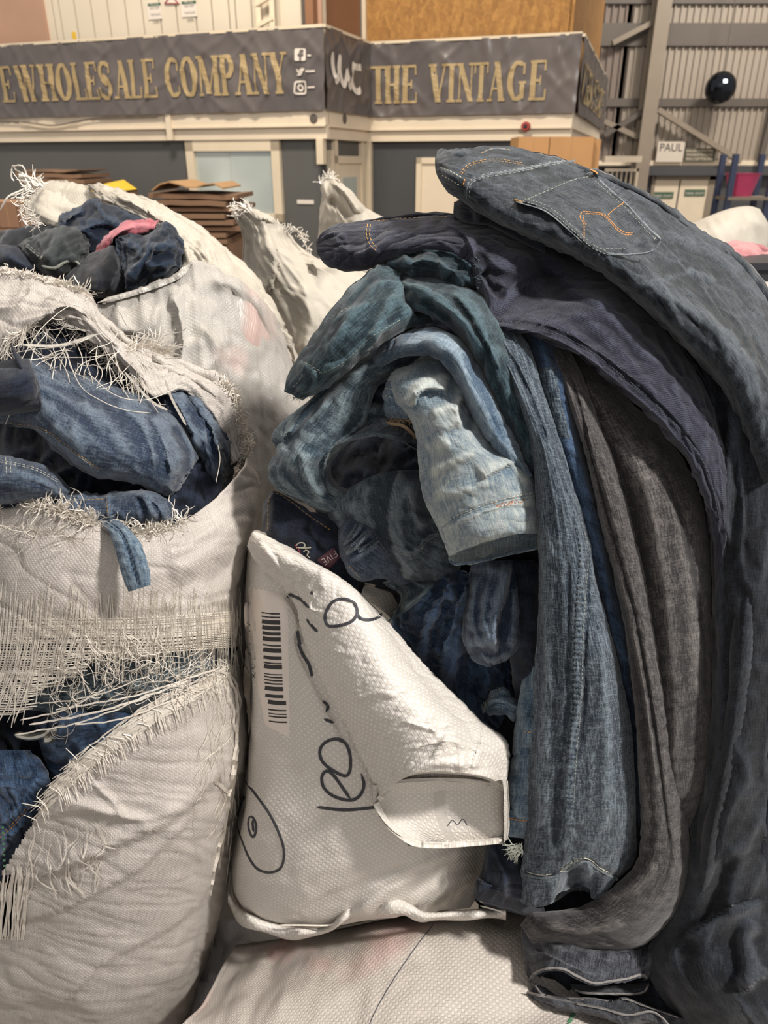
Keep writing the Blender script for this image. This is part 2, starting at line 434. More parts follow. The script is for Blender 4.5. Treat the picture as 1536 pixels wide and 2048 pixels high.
def band(g, pts, w, h, mat, name='seam', wob=0, ends=True, parent=None, label=None, taper=0, kind=None, step=5, uvs=None, flat=True):
    """raised strip lying on a cloth body, following it; w in photo pixels, h in metres"""
    n = max(4, int(plen(pts) / step)); P = smooth_path(pts, n)
    t = np.gradient(P, axis=0); t /= (np.linalg.norm(t, axis=1, keepdims=True) + 1e-9); nx = np.stack([-t[:, 1], t[:, 0]], 1)
    ww = np.full(n, w / 2.0)
    if taper: ww *= np.clip(np.minimum(np.arange(n), n - 1 - np.arange(n)) / max(1, n * taper), .25, 1)
    if wob: ww *= 1 + wob * np.array([gnoise(np.array([i * .35]), np.array([w * 1.0]), 3)[0] for i in range(n)])
    cols = [(-1, -.4), (-.86, 1), (0, 1.12), (.86, 1), (1, -.4)] if w > 4 else [(-1, -.3), (0, 1), (1, -.3)]
    V = []; UVs = []
    Dl = np.array([depths(g, P + nx * (ww * c[0])[:, None]) for c in cols]).T
    if w <= 14: Dl = np.repeat(np.median(Dl, axis=1, keepdims=True), len(cols), axis=1) * .5 + Dl * .5
    for i in range(n):
        for k, (c, hh) in enumerate(cols):
            q = P[i] + nx[i] * ww[i] * c; V.append(W(q[0], q[1], Dl[i, k] - h * hh)); UVs.append((k * w / F / 4, i * step / F * 1.2))
    m = len(cols); Fc = [(i * m + k, i * m + k + 1, (i + 1) * m + k + 1, (i + 1) * m + k) for i in range(n - 1) for k in range(m - 1)]
    if ends: Fc += [tuple(range(m - 1, -1, -1)), tuple((n - 1) * m + k for k in range(m))]
    o = mesh(name, V, Fc, mat, parent or g['o'], smooth=(w > 14), uv=UVs, attrs={'wear': np.full(len(V), .6)}, label=label, kind=kind)
    return o
def stitches(g, paths, mat, w=1.7, dash=6.5, gap=3.0, h=.0009, name='stitching', parent=None):
    V = []; Fc = []
    for pts in paths:
        L = plen(pts); n = max(4, int(L / 2)); P = smooth_path(pts, n); s = np.r_[0, np.cumsum(np.linalg.norm(np.diff(P, axis=0), axis=1))]
        a = 0
        while a + dash < s[-1]:
            p0 = np.array([np.interp(a, s, P[:, k]) for k in (0, 1)]); p1 = np.array([np.interp(a + dash, s, P[:, k]) for k in (0, 1)])
            a += dash + gap
            d0, d1, dm = hit(g, *p0), hit(g, *p1), hit(g, *((p0 + p1) / 2))
            if None in (d0, d1, dm) or abs(d0 - d1) > .03: continue
            t = (p1 - p0); t /= np.linalg.norm(t) + 1e-9; nn = np.array([-t[1], t[0]]) * w / 2
            b = len(V); pm = (p0 + p1) / 2
            for p, d, hh in ((p0, d0, -.0004), (pm, min(dm, (d0 + d1) / 2), h), (p1, d1, -.0004)):
                V.append(W(*(p - nn), d - hh * .3)); V.append(W(*p, d - hh - .0005)); V.append(W(*(p + nn), d - hh * .3))
            for i in (0, 1):
                for k in (0, 1): Fc.append((b + i * 3 + k, b + i * 3 + k + 1, b + (i + 1) * 3 + k + 1, b + (i + 1) * 3 + k))
    if V: return mesh(name, V, Fc, mat, parent or g['o'], kind='stuff')
def patch(g, corners, h, mat, name, nx=14, ny=14, label=None, parent=None, bulge=0, edge=.001, uvscale=1.0):
    """thin piece lying on a cloth body; corners tl,tr,br,bl in photo pixels (or denser left/right edge lists)"""
    if len(corners) == 4 and not isinstance(corners[0][0], (tuple, list)):
        Lf = [corners[0], corners[3]]; Rf = [corners[1], corners[2]]
    else: Lf, Rf = corners
    Lp = smooth_path(Lf, ny); Rp = smooth_path(Rf, ny)
    XY = np.array([[Lp[i] + (Rp[i] - Lp[i]) * k / (nx - 1) for k in range(nx)] for i in range(ny)]).reshape(-1, 2)
    D = depths(g, XY).reshape(ny, nx)
    hh = np.full((ny, nx), h); hh[0] = hh[-1] = -.0005; hh[:, 0] = hh[:, -1] = -.0005
    V = W(XY[:, 0], XY[:, 1], (D - hh).ravel())
    Q = [(i * nx + k, i * nx + k + 1, (i + 1) * nx + k + 1, (i + 1) * nx + k) for i in range(ny - 1) for k in range(nx - 1)]
    wu = plen([Lp[0], Rp[0]]) / F * 1.15; wv = plen(Lp) / F * 1.15
    uv = [(k / (nx - 1) * wu, i / (ny - 1) * wv) for i in range(ny) for k in range(nx)]
    o = mesh(name, V, Q, mat, parent or g['o'], smooth=True, uv=uv, attrs={'wear': np.full(len(V), .55)}, label=label)
    g2 = {'o': o, 'V': np.array(V), 'Q': np.array(Q), 'bvh': None}; return g2
# ================================================================ SETTING
M_floor = plain('concrete_floor', '#8a837a', .8, bump=.1, bscale=3, var=.15)
M_dark = plain('hazed_navy_steel', '#585754', .55, var=.06, bscale=2)  # haze put into the colour: dark wall paint lifted to grey
M_dark2 = plain('hazed_charcoal_steel', '#444446', .55, var=.06, bscale=2)  # lifted the same way, haze mixed into the paint colour
M_cream = plain('cream_painted_steel', '#dcccb4', .5, var=.05, bscale=3)
M_cream2 = plain('cream_gloss_trim', '#d8c8ae', .4, var=.05, bscale=3)
M_white = plain('white_cladding', '#d2c6b2', .5, var=.05, bscale=2)
M_pinkply = plain('pinkish_plywood', '#b08b74', .7, var=.08, bscale=1.5)
M_ply = plain('brown_plywood', '#8f6547', .7, var=.12, bscale=1.5)
def osb():
    t = NT('oriented_strand_board'); tc = t.new('ShaderNodeTexCoord')
    v = t.new('ShaderNodeTexVoronoi'); v.inputs['Scale'].default_value = 22; t.t.links.new(t.map(tc.outputs['Object'], (1, 1, .5), .3), v.inputs[0])
    n = t.noise(tc.outputs['Object'], 30, 3)
    c = t.mix(t.maprange(v.outputs[1], 0, 1), srgb('#8f6534'), srgb('#b08246'))
    t.setc(t.mix(t.maprange(n, .4, .75, 0, .45), c, srgb('#6b461e'))); t.b.inputs['Roughness'].default_value = .8
    return t.m
M_osb = osb()
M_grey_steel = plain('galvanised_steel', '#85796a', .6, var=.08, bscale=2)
M_grey_dark = plain('dark_steel', '#5b534c', .6, var=.08, bscale=2)  # brownish haze of the far end mixed into the steel colour
M_clad = plain('warehouse_cladding', '#9a8f82', .6, var=.05, bscale=1)  # lightened: distance haze is part of this colour
M_clad_dim = plain('warehouse_cladding_dim', '#776a61', .6, var=.05, bscale=1)  # same cladding; dimness left of the column put into the colour
M_gold = plain('gold_vinyl_print', '#a48e66', .6)
M_printw = plain('white_vinyl_print', '#d8cec2', .6)
M_black = plain('black_print', '#26262a', .6)
M_green = plain('green_sign', '#3e5a45', .6)
def glass():
    t = NT('window_glass'); t.b.inputs['Base Color'].default_value = srgb('#9ba8a4'); t.b.inputs['Roughness'].default_value = .18
    t.b.inputs['Metallic'].default_value = .25
    tc = t.new('ShaderNodeTexCoord'); n = t.noise(tc.outputs['Object'], 1.3, 2)
    t.setc(t.mix(t.maprange(n, .35, .65), srgb('#a3aca8'), srgb('#cdd3cb')))  # whitish reflections painted as pale patches in the pane colour
    return t.m
M_glass = glass()

mb = MB(); mb.aabb(-9, 16, -3, 20.2, -.1, 0); mb.build('floor', M_floor, kind='structure')

def plane_face(A, yaw, left=True):
    a = math.radians(yaw); u = np.array([math.cos(a), -math.sin(a), 0]); n = np.array([-math.sin(a), -math.cos(a), 0])
    return {'O': np.array([A[0], A[1], 0.0]), 'u': u, 'n': n}
def fuz(f, px, py, off=0.0):
    r = ray(px, py); t = ((f['O'] + f['n'] * off - CAM) @ f['n']) / (r @ f['n']); P = CAM + r * t
    return float((P - f['O']) @ f['u']), float(P[2])
def FP(f, u, z, off=0): return f['O'] + f['u'] * u + f['n'] * off + np.array([0, 0, z])
def fbox(m, f, u0, u1, z0, z1, o0, o1): m.box(FP(f, u0, z0, o0), f['u'] * (u1 - u0), f['n'] * (o1 - o0), (0, 0, z1 - z0))
def pbox(m, f, px0, py0, px1, py1, o0, o1):
    pm = (py0 + py1) / 2; qm = (px0 + px1) / 2
    u0 = fuz(f, px0, pm)[0]; u1 = fuz(f, px1, pm)[0]; z1 = fuz(f, qm, py0)[1]; z0 = fuz(f, qm, py1)[1]
    fbox(m, f, u0, u1, z0, z1, o0, o1)

A = atY(638, 140, 8.0)
YAW = 20
fL = plane_face(A, YAW); uD = fL['u']; vD = -fL['n']
B = A + vD * 1.16
fM = {'O': np.array([A[0], A[1], 0.0]), 'u': vD.copy(), 'n': fL['u'].copy()}
YR = 18; fR = plane_face(B, YR); Cc = B + fR['u'] * 2.13
fS = {'O': np.array([Cc[0], Cc[1], 0.0]), 'u': -fR['n'], 'n': fR['u'].copy()}
ZT = fuz(fL, 635, 57)[1]; ZB = fuz(fL, 641, 222)[1]; ZL = fuz(fL, 642, 278)[1]; ZG = ZB + .02
LL = 6.5; LM = 1.16; LR = 2.13; LS = 4.6
# lower cabin walls
def wallbox(name, f, u0, u1, z0, z1, mat, th=.08, off=0):
    m = MB(); fbox(m, f, u0, u1, z0, z1, off - th, off); return m.build(name, mat, kind='structure')
wL = wallbox('wall_left_cabin', fL, -LL, 0, 0, ZL, M_dark)
wM = wallbox('wall_middle_cabin', fM, 0, LM, 0, ZL, M_dark)
wR = wallbox('wall_right_cabin', fR, 0, LR, 0, ZL, M_dark2)
wS = wallbox('wall_side_cabin', fS, 0, LS, 0, ZL, M_dark2)
# roof decks of the cabins
def trimrun(name, f, u0, u1, mat=M_cream, o=.02):
    m = MB(); h = ZG - ZL
    fbox(m, f, u0, u1, ZL + h * .42, ZG, 0, o + .07); fbox(m, f, u0, u1, ZL, ZL + h * .40, 0, o + .045)
    fbox(m, f, u0, u1, ZL + h * .40, ZL + h * .46, 0, o + .085)
    return m.build(name, mat, kind='structure')
trimrun('trim_1', fL, -LL, .09); trimrun('trim_2', fM, -.02, LM - .02); trimrun('trim_3', fR, .02, LR + .09); trimrun('trim_4', fS, 0, LS)
m = MB()
u = fuz(fL, 345, 250)[0]; fbox(m, fL, u, u + .06, ZL, ZG, .09, .12); m.build('trim_5', M_cream, kind='structure')
m = MB(); fbox(m, fR, .0, .09, 0, ZL, .0, .07); m.build('trim_6', M_cream2, kind='structure')
m = MB(); fbox(m, fL, -.02, .05, ZL - .22, ZL, .0, .08); pbox(m, fM, 655, 300, 661, 420, 0, .05); m.build('trim_7', M_cream2, kind='structure')
# upper storey
ZU = 5.2
upL = wallbox('wall_left_upper', fL, -LL, 0, ZG, ZU, M_white, .08, -.12)
upM = wallbox('wall_middle_upper', fM, 0, LM, ZG, ZU, M_ply, .08, -.04)
upR = wallbox('wall_right_upper', fR, 0, LR, ZG, ZU, M_osb, .08, -.04)
upS = wallbox('wall_side_upper', fS, 0, LS, ZG, ZU, M_osb, .08, -.04)
xs = [88, 104, 117, 148, 181, 214, 249, 282, 317, 350, 388, 421, 455, 468, 500, 545]
for i in range(len(xs) - 1):
    m = MB(); u0 = fuz(fL, xs[i] - 2, 60)[0]; u1 = fuz(fL, xs[i + 1] - 4.5, 60)[0]
    fbox(m, fL, u0, u1, ZG, ZU - .01, -.12, -.085); m.build('wall_panel', M_white, upL)
m = MB(); u1 = fuz(fL, 86, 60)[0]; fbox(m, fL, -LL, u1, ZG, ZU, -.11, -.05); m.build('wall_panel', M_pinkply, upL, label='pinkish plywood sheet')
u0, u1 = fuz(fL, 552, 30)[0], fuz(fL, 600, 30)[0]
m = MB(); fbox(m, fL, u0, u1 - .03, ZG, ZU - .01, -.12, -.09); m.build('wall_panel', M_white, upL)
m = MB(); fbox(m, fL, u1, u1 + .07, ZG, ZU, -.12, -.05); m.build('trim_8', M_grey_dark, kind='structure')
m = MB(); fbox(m, fL, u1 + .07, 0, ZG, ZU, -.12, -.1); m.build('wall_panel', M_pinkply, upL, label='brown plywood sheet beside the corner')
m = MB(); fbox(m, fR, -.02, .02, ZG, ZU, -.04, .0); m.build('trim_9', M_cream2, kind='structure')
# timber ladder-like frame leaning on the upper wall
lad = empty('ladder', FP(fL, fuz(fL, 525, 60)[0], ZT, -.05), 'pale timber ladder frame standing behind the long dark banner', 'ladder')
for px in (514, 541):
    m = MB(); a = fuz(fL, px, 75)[0]; m.bar(FP(fL, a, ZG, -.04), FP(fL, a + .03, ZU - .3, -.04), .045, .05); m.build('rail', M_cream2, lad)
for z in (ZT + .05, ZT + .22, ZT + .42, ZT + .7):
    m = MB(); m.bar(FP(fL, fuz(fL, 512, 60)[0], z, -.02), FP(fL, fuz(fL, 545, 60)[0], z + .06, -.02), .03, .035); m.build('rung', M_cream2, lad)
# notice signs
def notice(px0, py0, px1, py1, label):
    m = MB(); pbox(m, fL, px0, py0, px1, py1, -.083, -.076); s = m.build('notice_sign', M_printw, label=label, cat='sign', group='notices on the white wall')
    m = MB(); pbox(m, fL, px0 + 1, py0 + 1, px1 - 1, py0 + 7, -.076, -.074); m.build('header', M_green, s)
    u0, zt = fuz(fL, px0 + 2, py0 + 6); u1 = fuz(fL, px1 - 2, py0)[0]
    text_lines(['NOTICE'], fL, u0 + .012, u1 - .012, fuz(fL, px0, py0 + 6)[1], .024, .03, M_printw, s, -.0735)
    text_lines(['HELP KEEP', 'THIS PLACE', 'CLEAN'], fL, u0 + .012, u1 - .012, fuz(fL, px0, py0 + 15)[1], .022, .055, M_black, s, -.0755)
def text_lines(lines, f, u0, u1, z, size, dz, mat, parent, off, name='lettering', fit=True, kind='stuff'):
    for k, s in enumerate(lines):
        c = bpy.data.curves.new('txt', 'FONT'); c.body = s; c.size = 1; c.extrude = 0
        o = bpy.data.objects.new('txt', c); COL.objects.link(o); bpy.context.view_layer.update()
        me = bpy.data.meshes.new_from_object(o.evaluated_get(bpy.context.evaluated_depsgraph_get()))
        co = np.array([v.co[:] for v in me.vertices]); fc = [tuple(p.vertices) for p in me.polygons]
        bpy.data.objects.remove(o); bpy.data.curves.remove(c); bpy.data.meshes.remove(me)
        w = co[:, 0].max() - co[:, 0].min(); sx = min((u1 - u0) / w, size * 1.1) if fit else (u1 - u0) / w
        uu = (u0 + u1) / 2 + (co[:, 0] - co[:, 0].min() - w / 2) * sx; zz = z - k * dz + co[:, 1] * size * 1.35
        V = np.array([FP(f, a, b, off) for a, b in zip(uu, zz)])
        mesh(name, V, fc, mat, parent, kind=kind)
notice(285, 2, 313, 36, 'white notice sign with dark header, left of two on the white wall')
notice(353, -2, 384, 31, 'white notice sign with dark header, right of two on the white wall')
m = MB(); pbox(m, fL, 318, -12, 350, 5, -.083, -.078); s = m.build('warning_sign', M_printw, label='white sign cut by the picture top between the two notices', cat='sign')
m = MB(); a = fuz(fL, 320, 4); b = fuz(fL, 348, 4); c = fuz(fL, 334, -14)
M_red = plain('red_paint', '#a23a34', .5)
m.bar(FP(fL, *a, -.075), FP(fL, *b, -.075), .012, .006); m.bar(FP(fL, *b, -.075), FP(fL, *c, -.075), .012, .006); m.bar(FP(fL, *c, -.075), FP(fL, *a, -.075), .012, .006); m.build('triangle', M_red, s)
M_yel = plain('yellow_tape', '#d9b02c', .5)
m = MB(); pbox(m, fL, 134, 61, 141, 81, -.084, -.078); m.build('tape_strip', M_yel, label='short yellow tape strip on the white wall above the banner', cat='tape')
# ---- banners
def vinyl():
    t = NT('hazed_dark_vinyl'); t.b.inputs['Roughness'].default_value = .34
    t.setc(t.mix(t.maprange(t.noise(t.new('ShaderNodeTexCoord').outputs['Object'], 1.2, 3), .35, .65), srgb('#575150'), srgb('#645d5a')))  # vinyl lightened, haze put into both tones
    return t.m
M_vinyl = vinyl()
def bdisp(u, z, seed):
    u = np.asarray(u, float); z = np.asarray(z, float)
    return .014 * gnoise(u * 2.2 + z * .9, z * 1.6, seed) + .012 * np.clip(1 - np.abs(gnoise(u * 4.2 + z * 2.5, z * 1.2 - u * .8, seed + 2)) * 4, 0, 1) \
        + .011 * np.clip(1 - np.abs(gnoise(u * 3.6 - z * 3.2, z * 1.4 + u, seed + 3)) * 4, 0, 1) + .006 * gnoise(u * 9, z * 5, seed + 4) + .02
BUL = math.radians(0)
def banner(f, u0, u1, label, seed, o=.10):
    nu = int((u1 - u0) * 40); nz = 40
    uu, zz = np.meshgrid(np.linspace(u0, u1, nu), np.linspace(ZB, ZT, nz))
    dd = o + bdisp(uu, zz, seed)
    V = np.concatenate([np.array([FP(f, a, b, c) for a, b, c in zip(uu.ravel(), zz.ravel(), dd.ravel())]), np.array([FP(f, a, b, c - .003) for a, b, c in zip(uu.ravel(), zz.ravel(), dd.ravel())])])
    i, j = np.meshgrid(np.arange(nz - 1), np.arange(nu - 1), indexing='ij')
    Q = np.stack([i * nu + j, i * nu + j + 1, (i + 1) * nu + j + 1, (i + 1) * nu + j], -1).reshape(-1, 4); Q = np.vstack([Q, Q[:, ::-1] + nu * nz])
    bo = mesh('banner', V, None, M_vinyl, smooth=True, quads=Q, label=label, cat='banner')
    m = MB(); fbox(m, f, u0, u1, ZT - .01, ZT + .015, o - .02, o + .03); m.build('rail', M_cream2, bo)
    return bo
T_, t_, sf = .27, .10, .075
def rib(path, w):   # polyline, widths
    return ('p', path, w)
def letter(ch):
    S = []
    def st(x0, y0, x1, y1, w): S.append([(x0, y0, w), (x1, y1, w)])
    def ser(x, y, w=.34): S.append([(x - w / 2, y, sf), (x + w / 2, y, sf)])
    def arc(cx, cy, rx, ry, a0, a1, th, tn=t_, n=14):
        L = []
        for k in range(n + 1):
            a = math.radians(a0 + (a1 - a0) * k / n); L.append((cx + rx * math.cos(a), cy + ry * math.sin(a), tn + (th - tn) * abs(math.cos(a)) ** 1.2))
        S.append(L)
    if ch == 'E': st(.28, 0, .28, 1, T_); S.append([(.1, .97, sf), (.84, .97, sf)]); S.append([(.1, .03, sf), (.9, .03, sf)]); st(.3, .5, .62, .5, sf); st(.82, .74, .82, .97, .08); st(.87, .03, .87, .28, .08); st(.62, .38, .62, .62, .07)
    if ch == 'L': st(.28, 0, .28, 1, T_); ser(.28, .97, .42); S.append([(.08, .03, sf), (.9, .03, sf)]); st(.86, .03, .86, .3, .09)
    if ch == 'H': st(.24, 0, .24, 1, T_); st(.76, 0, .76, 1, T_); st(.24, .5, .76, .5, .07); [ser(x, y, .4) for x in (.24, .76) for y in (.03, .97)]
    if ch == 'T': st(.5, 0, .5, 1, T_); ser(.5, .03, .42); S.append([(.06, .97, sf), (.94, .97, sf)]); st(.1, .72, .1, .97, .08); st(.9, .72, .9, .97, .08)
    if ch == 'I': st(.5, 0, .5, 1, T_ * 1.5); ser(.5, .03, .8); ser(.5, .97, .8)
    if ch == 'O': arc(.5, .5, .34, .46, 0, 360, T_ * 1.05, n=26)
    if ch == 'C': arc(.54, .5, .36, .46, 55, 305, T_ * 1.05, n=20); st(.84, .66, .84, .95, .1); st(.84, .08, .84, .3, .07)
    if ch == 'G': arc(.52, .5, .36, .46, 55, 300, T_ * 1.05, n=20); st(.82, .66, .82, .95, .1); st(.76, .05, .76, .45, T_ * .8); ser(.76, .46, .36)
    if ch == 'S': arc(.5, .73, .3, .23, 30, 250, T_ * .8, n=12); arc(.5, .27, .3, .25, 75, -150, T_ * .95, n=12); st(.3, .6, .7, .42, T_ * .95); st(.8, .68, .8, .95, .09); st(.17, .05, .17, .32, .09)
    if ch == 'A': st(.2, 0, .5, 1, .08); st(.5, 1, .8, 0, T_); st(.3, .32, .7, .32, .06); ser(.18, .03, .3); ser(.8, .03, .36)
    if ch == 'V': st(.2, 1, .5, 0, T_); st(.5, 0, .8, 1, .08); ser(.2, .97, .38); ser(.8, .97, .3)
    if ch == 'Y': st(.2, 1, .5, .42, T_); st(.5, .42, .8, 1, .08); st(.5, 0, .5, .45, T_); ser(.2, .97, .38); ser(.8, .97, .3); ser(.5, .03, .4)
    if ch == 'W': st(.13, 1, .32, 0, T_ * .75); st(.32, 0, .5, 1, .06); st(.5, 1, .7, 0, T_ * .75); st(.7, 0, .88, 1, .06); ser(.13, .97, .26); ser(.5, .97, .26); ser(.88, .97, .22)
    if ch == 'M': st(.14, 0, .14, 1, .07); st(.16, 1, .5, .05, T_ * .8); st(.5, .05, .84, 1, .06); st(.84, 0, .84, 1, T_ * .8); ser(.14, .03, .24); ser(.84, .03, .3); ser(.14, .97, .24); ser(.84, .97, .3)
    if ch == 'N': st(.2, 0, .2, 1, .07); st(.2, 1, .8, 0, T_ * .9); st(.8, 0, .8, 1, .07); ser(.2, .03, .3); ser(.2, .97, .34); ser(.8, .97, .3)
    if ch == 'P': st(.26, 0, .26, 1, T_); ser(.26, .03, .42); ser(.22, .97, .34); arc(.44, .72, .3, .25, 100, -100, T_, n=12); st(.26, .97, .46, .97, sf); st(.26, .47, .46, .47, sf)
    return S
def put_text(f, s, cells, seed, parent, o=.10, mat=None):
    """cells: for each letter (u0,u1,z0,z1)"""
    for ch, (u0, u1, z0, z1) in zip(s, cells):
        V = []; Fc = []; off = 0
        for path in letter(ch):
            off += .0004
            L = []
            for a, b in zip(path[:-1], path[1:]):
                kk = 10 if len(path) == 2 else 2
                for q in range(kk): L.append(tuple(a[i] + (b[i] - a[i]) * q / kk for i in range(3)))
            L.append(path[-1]); n = len(L); base = len(V)
            for i, (x, y, w) in enumerate(L):
                p, q = L[max(i - 1, 0)], L[min(i + 1, n - 1)]
                ux, uy = (q[0] - p[0]) * (u1 - u0), (q[1] - p[1]) * (z1 - z0); l = math.hypot(ux, uy) + 1e-9; nx, ny = -uy / l, ux / l
                cw = (u1 - u0); hz = (z1 - z0)
                wx = w * cw / 2 if abs(nx) > .7 else w * hz / 2 * .9
                if abs(nx) > .7: dx, dz = math.copysign(wx / abs(nx), nx) , 0
                else: dx, dz = nx * wx, ny * wx
                for sgn in (-1, 1):
                    uu = u0 + x * cw + sgn * dx; zz = z0 + y * hz + sgn * dz
                    V.append(FP(f, uu, zz, o + float(bdisp(uu, zz, seed)) + .010 + off))
            for i in range(n - 1): Fc.append((base + 2 * i, base + 2 * i + 1, base + 2 * i + 3, base + 2 * i + 2))
        mesh('letter_' + ch.lower(), V, Fc, mat or M_gold, parent)
bn1 = banner(fL, -LL, .11, 'long dark vinyl banner with gold letters across the left cabin', 11)
px = {'c': []}
def cell(f, x0, yt0, yb0, x1, yt1, yb1):
    ut, zt = fuz(f, (x0 + x1) / 2, (yt0 + yt1) / 2, .13); ub, zb = fuz(f, (x0 + x1) / 2, (yb0 + yb1) / 2, .13)
    return (fuz(f, x0, (yt0 + yb0) / 2, .13)[0], fuz(f, x1, (yt1 + yb1) / 2, .13)[0], zb, zt)
L1 = [('G', -32, -4), ('E', -2, 31), ('W', 34, 77), ('H', 78, 113), ('O', 111, 145), ('L', 144, 174), ('E', 169, 200), ('S', 196, 226), ('A', 227, 259), ('L', 257, 285), ('E', 283, 316), ('C', 329, 361), ('O', 360, 396), ('M', 395, 440), ('P', 439, 474), ('A', 468, 505), ('N', 503, 541), ('Y', 538, 577)]
cs = []
for ch, a, b in L1:
    m_ = (a + b) / 2; yt = 134 - m_ * .055; yb = 205.5 - m_ * .033
    cs.append(cell(fL, a, yt, yb, b, yt, yb))
zt_m = sum(c[3] for c in cs) / len(cs); zb_m = sum(c[2] for c in cs) / len(cs)
cs = [(c[0], c[1], zb_m, zt_m) for c in cs]
put_text(fL, [q[0] for q in L1], cs, 11, bn1)
# social icons as flat print
def ribbon_print(f, paths, w, seed, parent, name, mat=None, o=.10, zoff=.012):
    V = []; Fc = []
    for pts in paths:
        P = smooth_path([fuz(f, *p, .13) for p in pts], max(6, len(pts) * 6)); t = np.gradient(P, axis=0); t /= np.linalg.norm(t, axis=1, keepdims=True) + 1e-9
        b = len(V)
        for i in range(len(P)):
            for s in (-1, 1):
                q = P[i] + s * np.array([-t[i, 1], t[i, 0]]) * w / 2; V.append(FP(f, q[0], q[1], o + float(bdisp(q[0], q[1], seed)) + zoff))
        Fc += [(b + 2 * i, b + 2 * i + 1, b + 2 * i + 3, b + 2 * i + 2) for i in range(len(P) - 1)]; zoff += .0004
    mesh(name, V, Fc, mat or M_printw, parent)
def poly_print(f, pts, seed, parent, name, mat=None, zoff=.012):
    V = []
    for p in pts: u, z = fuz(f, *p, .13); V.append(FP(f, u, z, .10 + float(bdisp(u, z, seed)) + zoff))
    mesh(name, V, [tuple(range(len(V)))], mat or M_printw, parent)
poly_print(fL, [(590, 100), (592, 97), (610, 97), (612, 100), (612, 120), (610, 122), (592, 122), (590, 120)], 11, bn1, 'social_icon')
ribbon_print(fL, [[(608, 102), (603, 102), (602, 108), (602, 122)], [(597, 110), (608, 109)]], .018, 11, bn1, 'icon_letter', M_vinyl, zoff=.017)
poly_print(fL, [(593, 137), (599, 141), (602, 137), (606, 136), (611, 138), (607, 143), (604, 150), (598, 152), (593, 150), (597, 147), (593, 143)], 11, bn1, 'social_icon')
ribbon_print(fL, [[(592, 164), (608, 163), (611, 166), (611, 184), (608, 187), (593, 187), (590, 184), (590, 167), (592, 164)], [(596, 175), (600, 170), (605, 173), (605, 179), (600, 181), (596, 175)]], .016, 11, bn1, 'social_icon')
for q_ in ([(615, 111), (622, 111)], [(613, 143), (630, 142)], [(615, 175), (630, 174)]): ribbon_print(fL, [q_], .014, 11, bn1, 'small_print')
bn2 = banner(fM, -.115, LM - .02, 'short dark banner section with white script monogram at the inner corner', 12)
ribbon_print(fM, [[(663 + (x_ - 651) * .86, y_) for x_, y_ in st_] for st_ in [[(651, 104), (652, 120), (657, 145), (662, 162), (666, 140), (669, 113), (670, 140), (676, 165), (681, 168), (685, 142), (687, 155), (694, 175), (698, 160), (700, 131), (706, 134), (719, 135)],
                  [(699, 150), (699, 166), (704, 180), (713, 183), (718, 178)]]], .058, 12, bn2, 'script_monogram')
bn3 = banner(fR, .02, LR + .11, 'dark banner with gold letters across the right cabin front', 13)
L2 = [('T', 738, 775), ('H', 768, 802), ('E', 800, 838), ('V', 857, 898), ('I', 892, 914), ('N', 912, 950), ('T', 946, 978), ('A', 974, 1012), ('G', 1014, 1055), ('E', 1055, 1097)]
cs = []
for ch, a, b in L2:
    m_ = (a + b) / 2; yt = 135 - (m_ - 738) * .047; yb = 208 - (m_ - 738) * .022
    cs.append(cell(fR, a, yt, yb, b, yt, yb))
z3t = sum(c[3] for c in cs) / len(cs); z3b = sum(c[2] for c in cs) / len(cs)
put_text(fR, [q[0] for q in L2], [(c[0], c[1], z3b, z3t) for c in cs], 13, bn3)
bn4 = banner(fS, 0, LS, 'dark banner receding along the right cabin side', 14)
put_text(fS, 'WHOLESALE', [(0.12 + k * .42, .12 + k * .42 + .38, z3b, z3t) for k in range(9)], 14, bn4)
# bell, vents, junction box, cable
def disc(m, c, n, r, th, k=18):
    c = np.array(c, float); n = np.array(n, float); n /= np.linalg.norm(n); a = np.cross(n, (0, 0, 1)); a /= np.linalg.norm(a); b = np.cross(a, n)
    v = [c + r * (a * math.cos(2 * math.pi * i / k) + b * math.sin(2 * math.pi * i / k)) for i in range(k)]
    v2 = [p + n * th for p in v]; v3 = [c + (p - c) * .8 + n * th * 1.5 for p in v]
    m.add(v + v2 + v3, [(i, (i + 1) % k, k + (i + 1) % k, k + i) for i in range(k)] + [(k + i, k + (i + 1) % k, 2 * k + (i + 1) % k, 2 * k + i) for i in range(k)] + [tuple(2 * k + i for i in range(k)), tuple(range(k - 1, -1, -1))])
ub, zb_ = fuz(fR, 1055, 254)
m = MB(); disc(m, FP(fR, ub, zb_, .08), fR['n'], .045, .05); o = m.build('alarm_bell', M_red, label='small round red alarm bell on the white beam', cat='alarm bell')
m = MB(); disc(m, FP(fR, ub, zb_, .15), fR['n'], .02, .01); m.build('cap', M_black, o)
ub, zb_ = fuz(fL, 645, 238); m = MB(); disc(m, FP(fL, -.03, zb_, .085), fL['n'], .04, .012); o = m.build('vent', M_grey_dark, label='dark round vent on the white beam left of the corner', cat='vent')
ub, zb_ = fuz(fM, 672, 238); m = MB(); disc(m, FP(fM, ub, zb_, .085), fM['n'], .045, .012); o = m.build('vent', M_grey_dark, label='dark round vent on the white beam just right of the corner', cat='vent')
for k, (cpts, lab) in enumerate([([(0, 243), (40, 244), (80, 247), (120, 252), (160, 246), (200, 238), (260, 236), (330, 234)], 'dark cable pinned along the left white beam'), ([(55, 246), (90, 255), (130, 256), (170, 248)], 'pale cable loop sagging below the dark cable on the left beam')]):
    m = MB(); m.tube([FP(fL, *fuz(fL, *p), .12) for p in smooth_path(cpts, 24)], .006, 5, False); m.build('cable', M_grey_dark if k == 0 else M_cream2, label=lab, cat='cable')
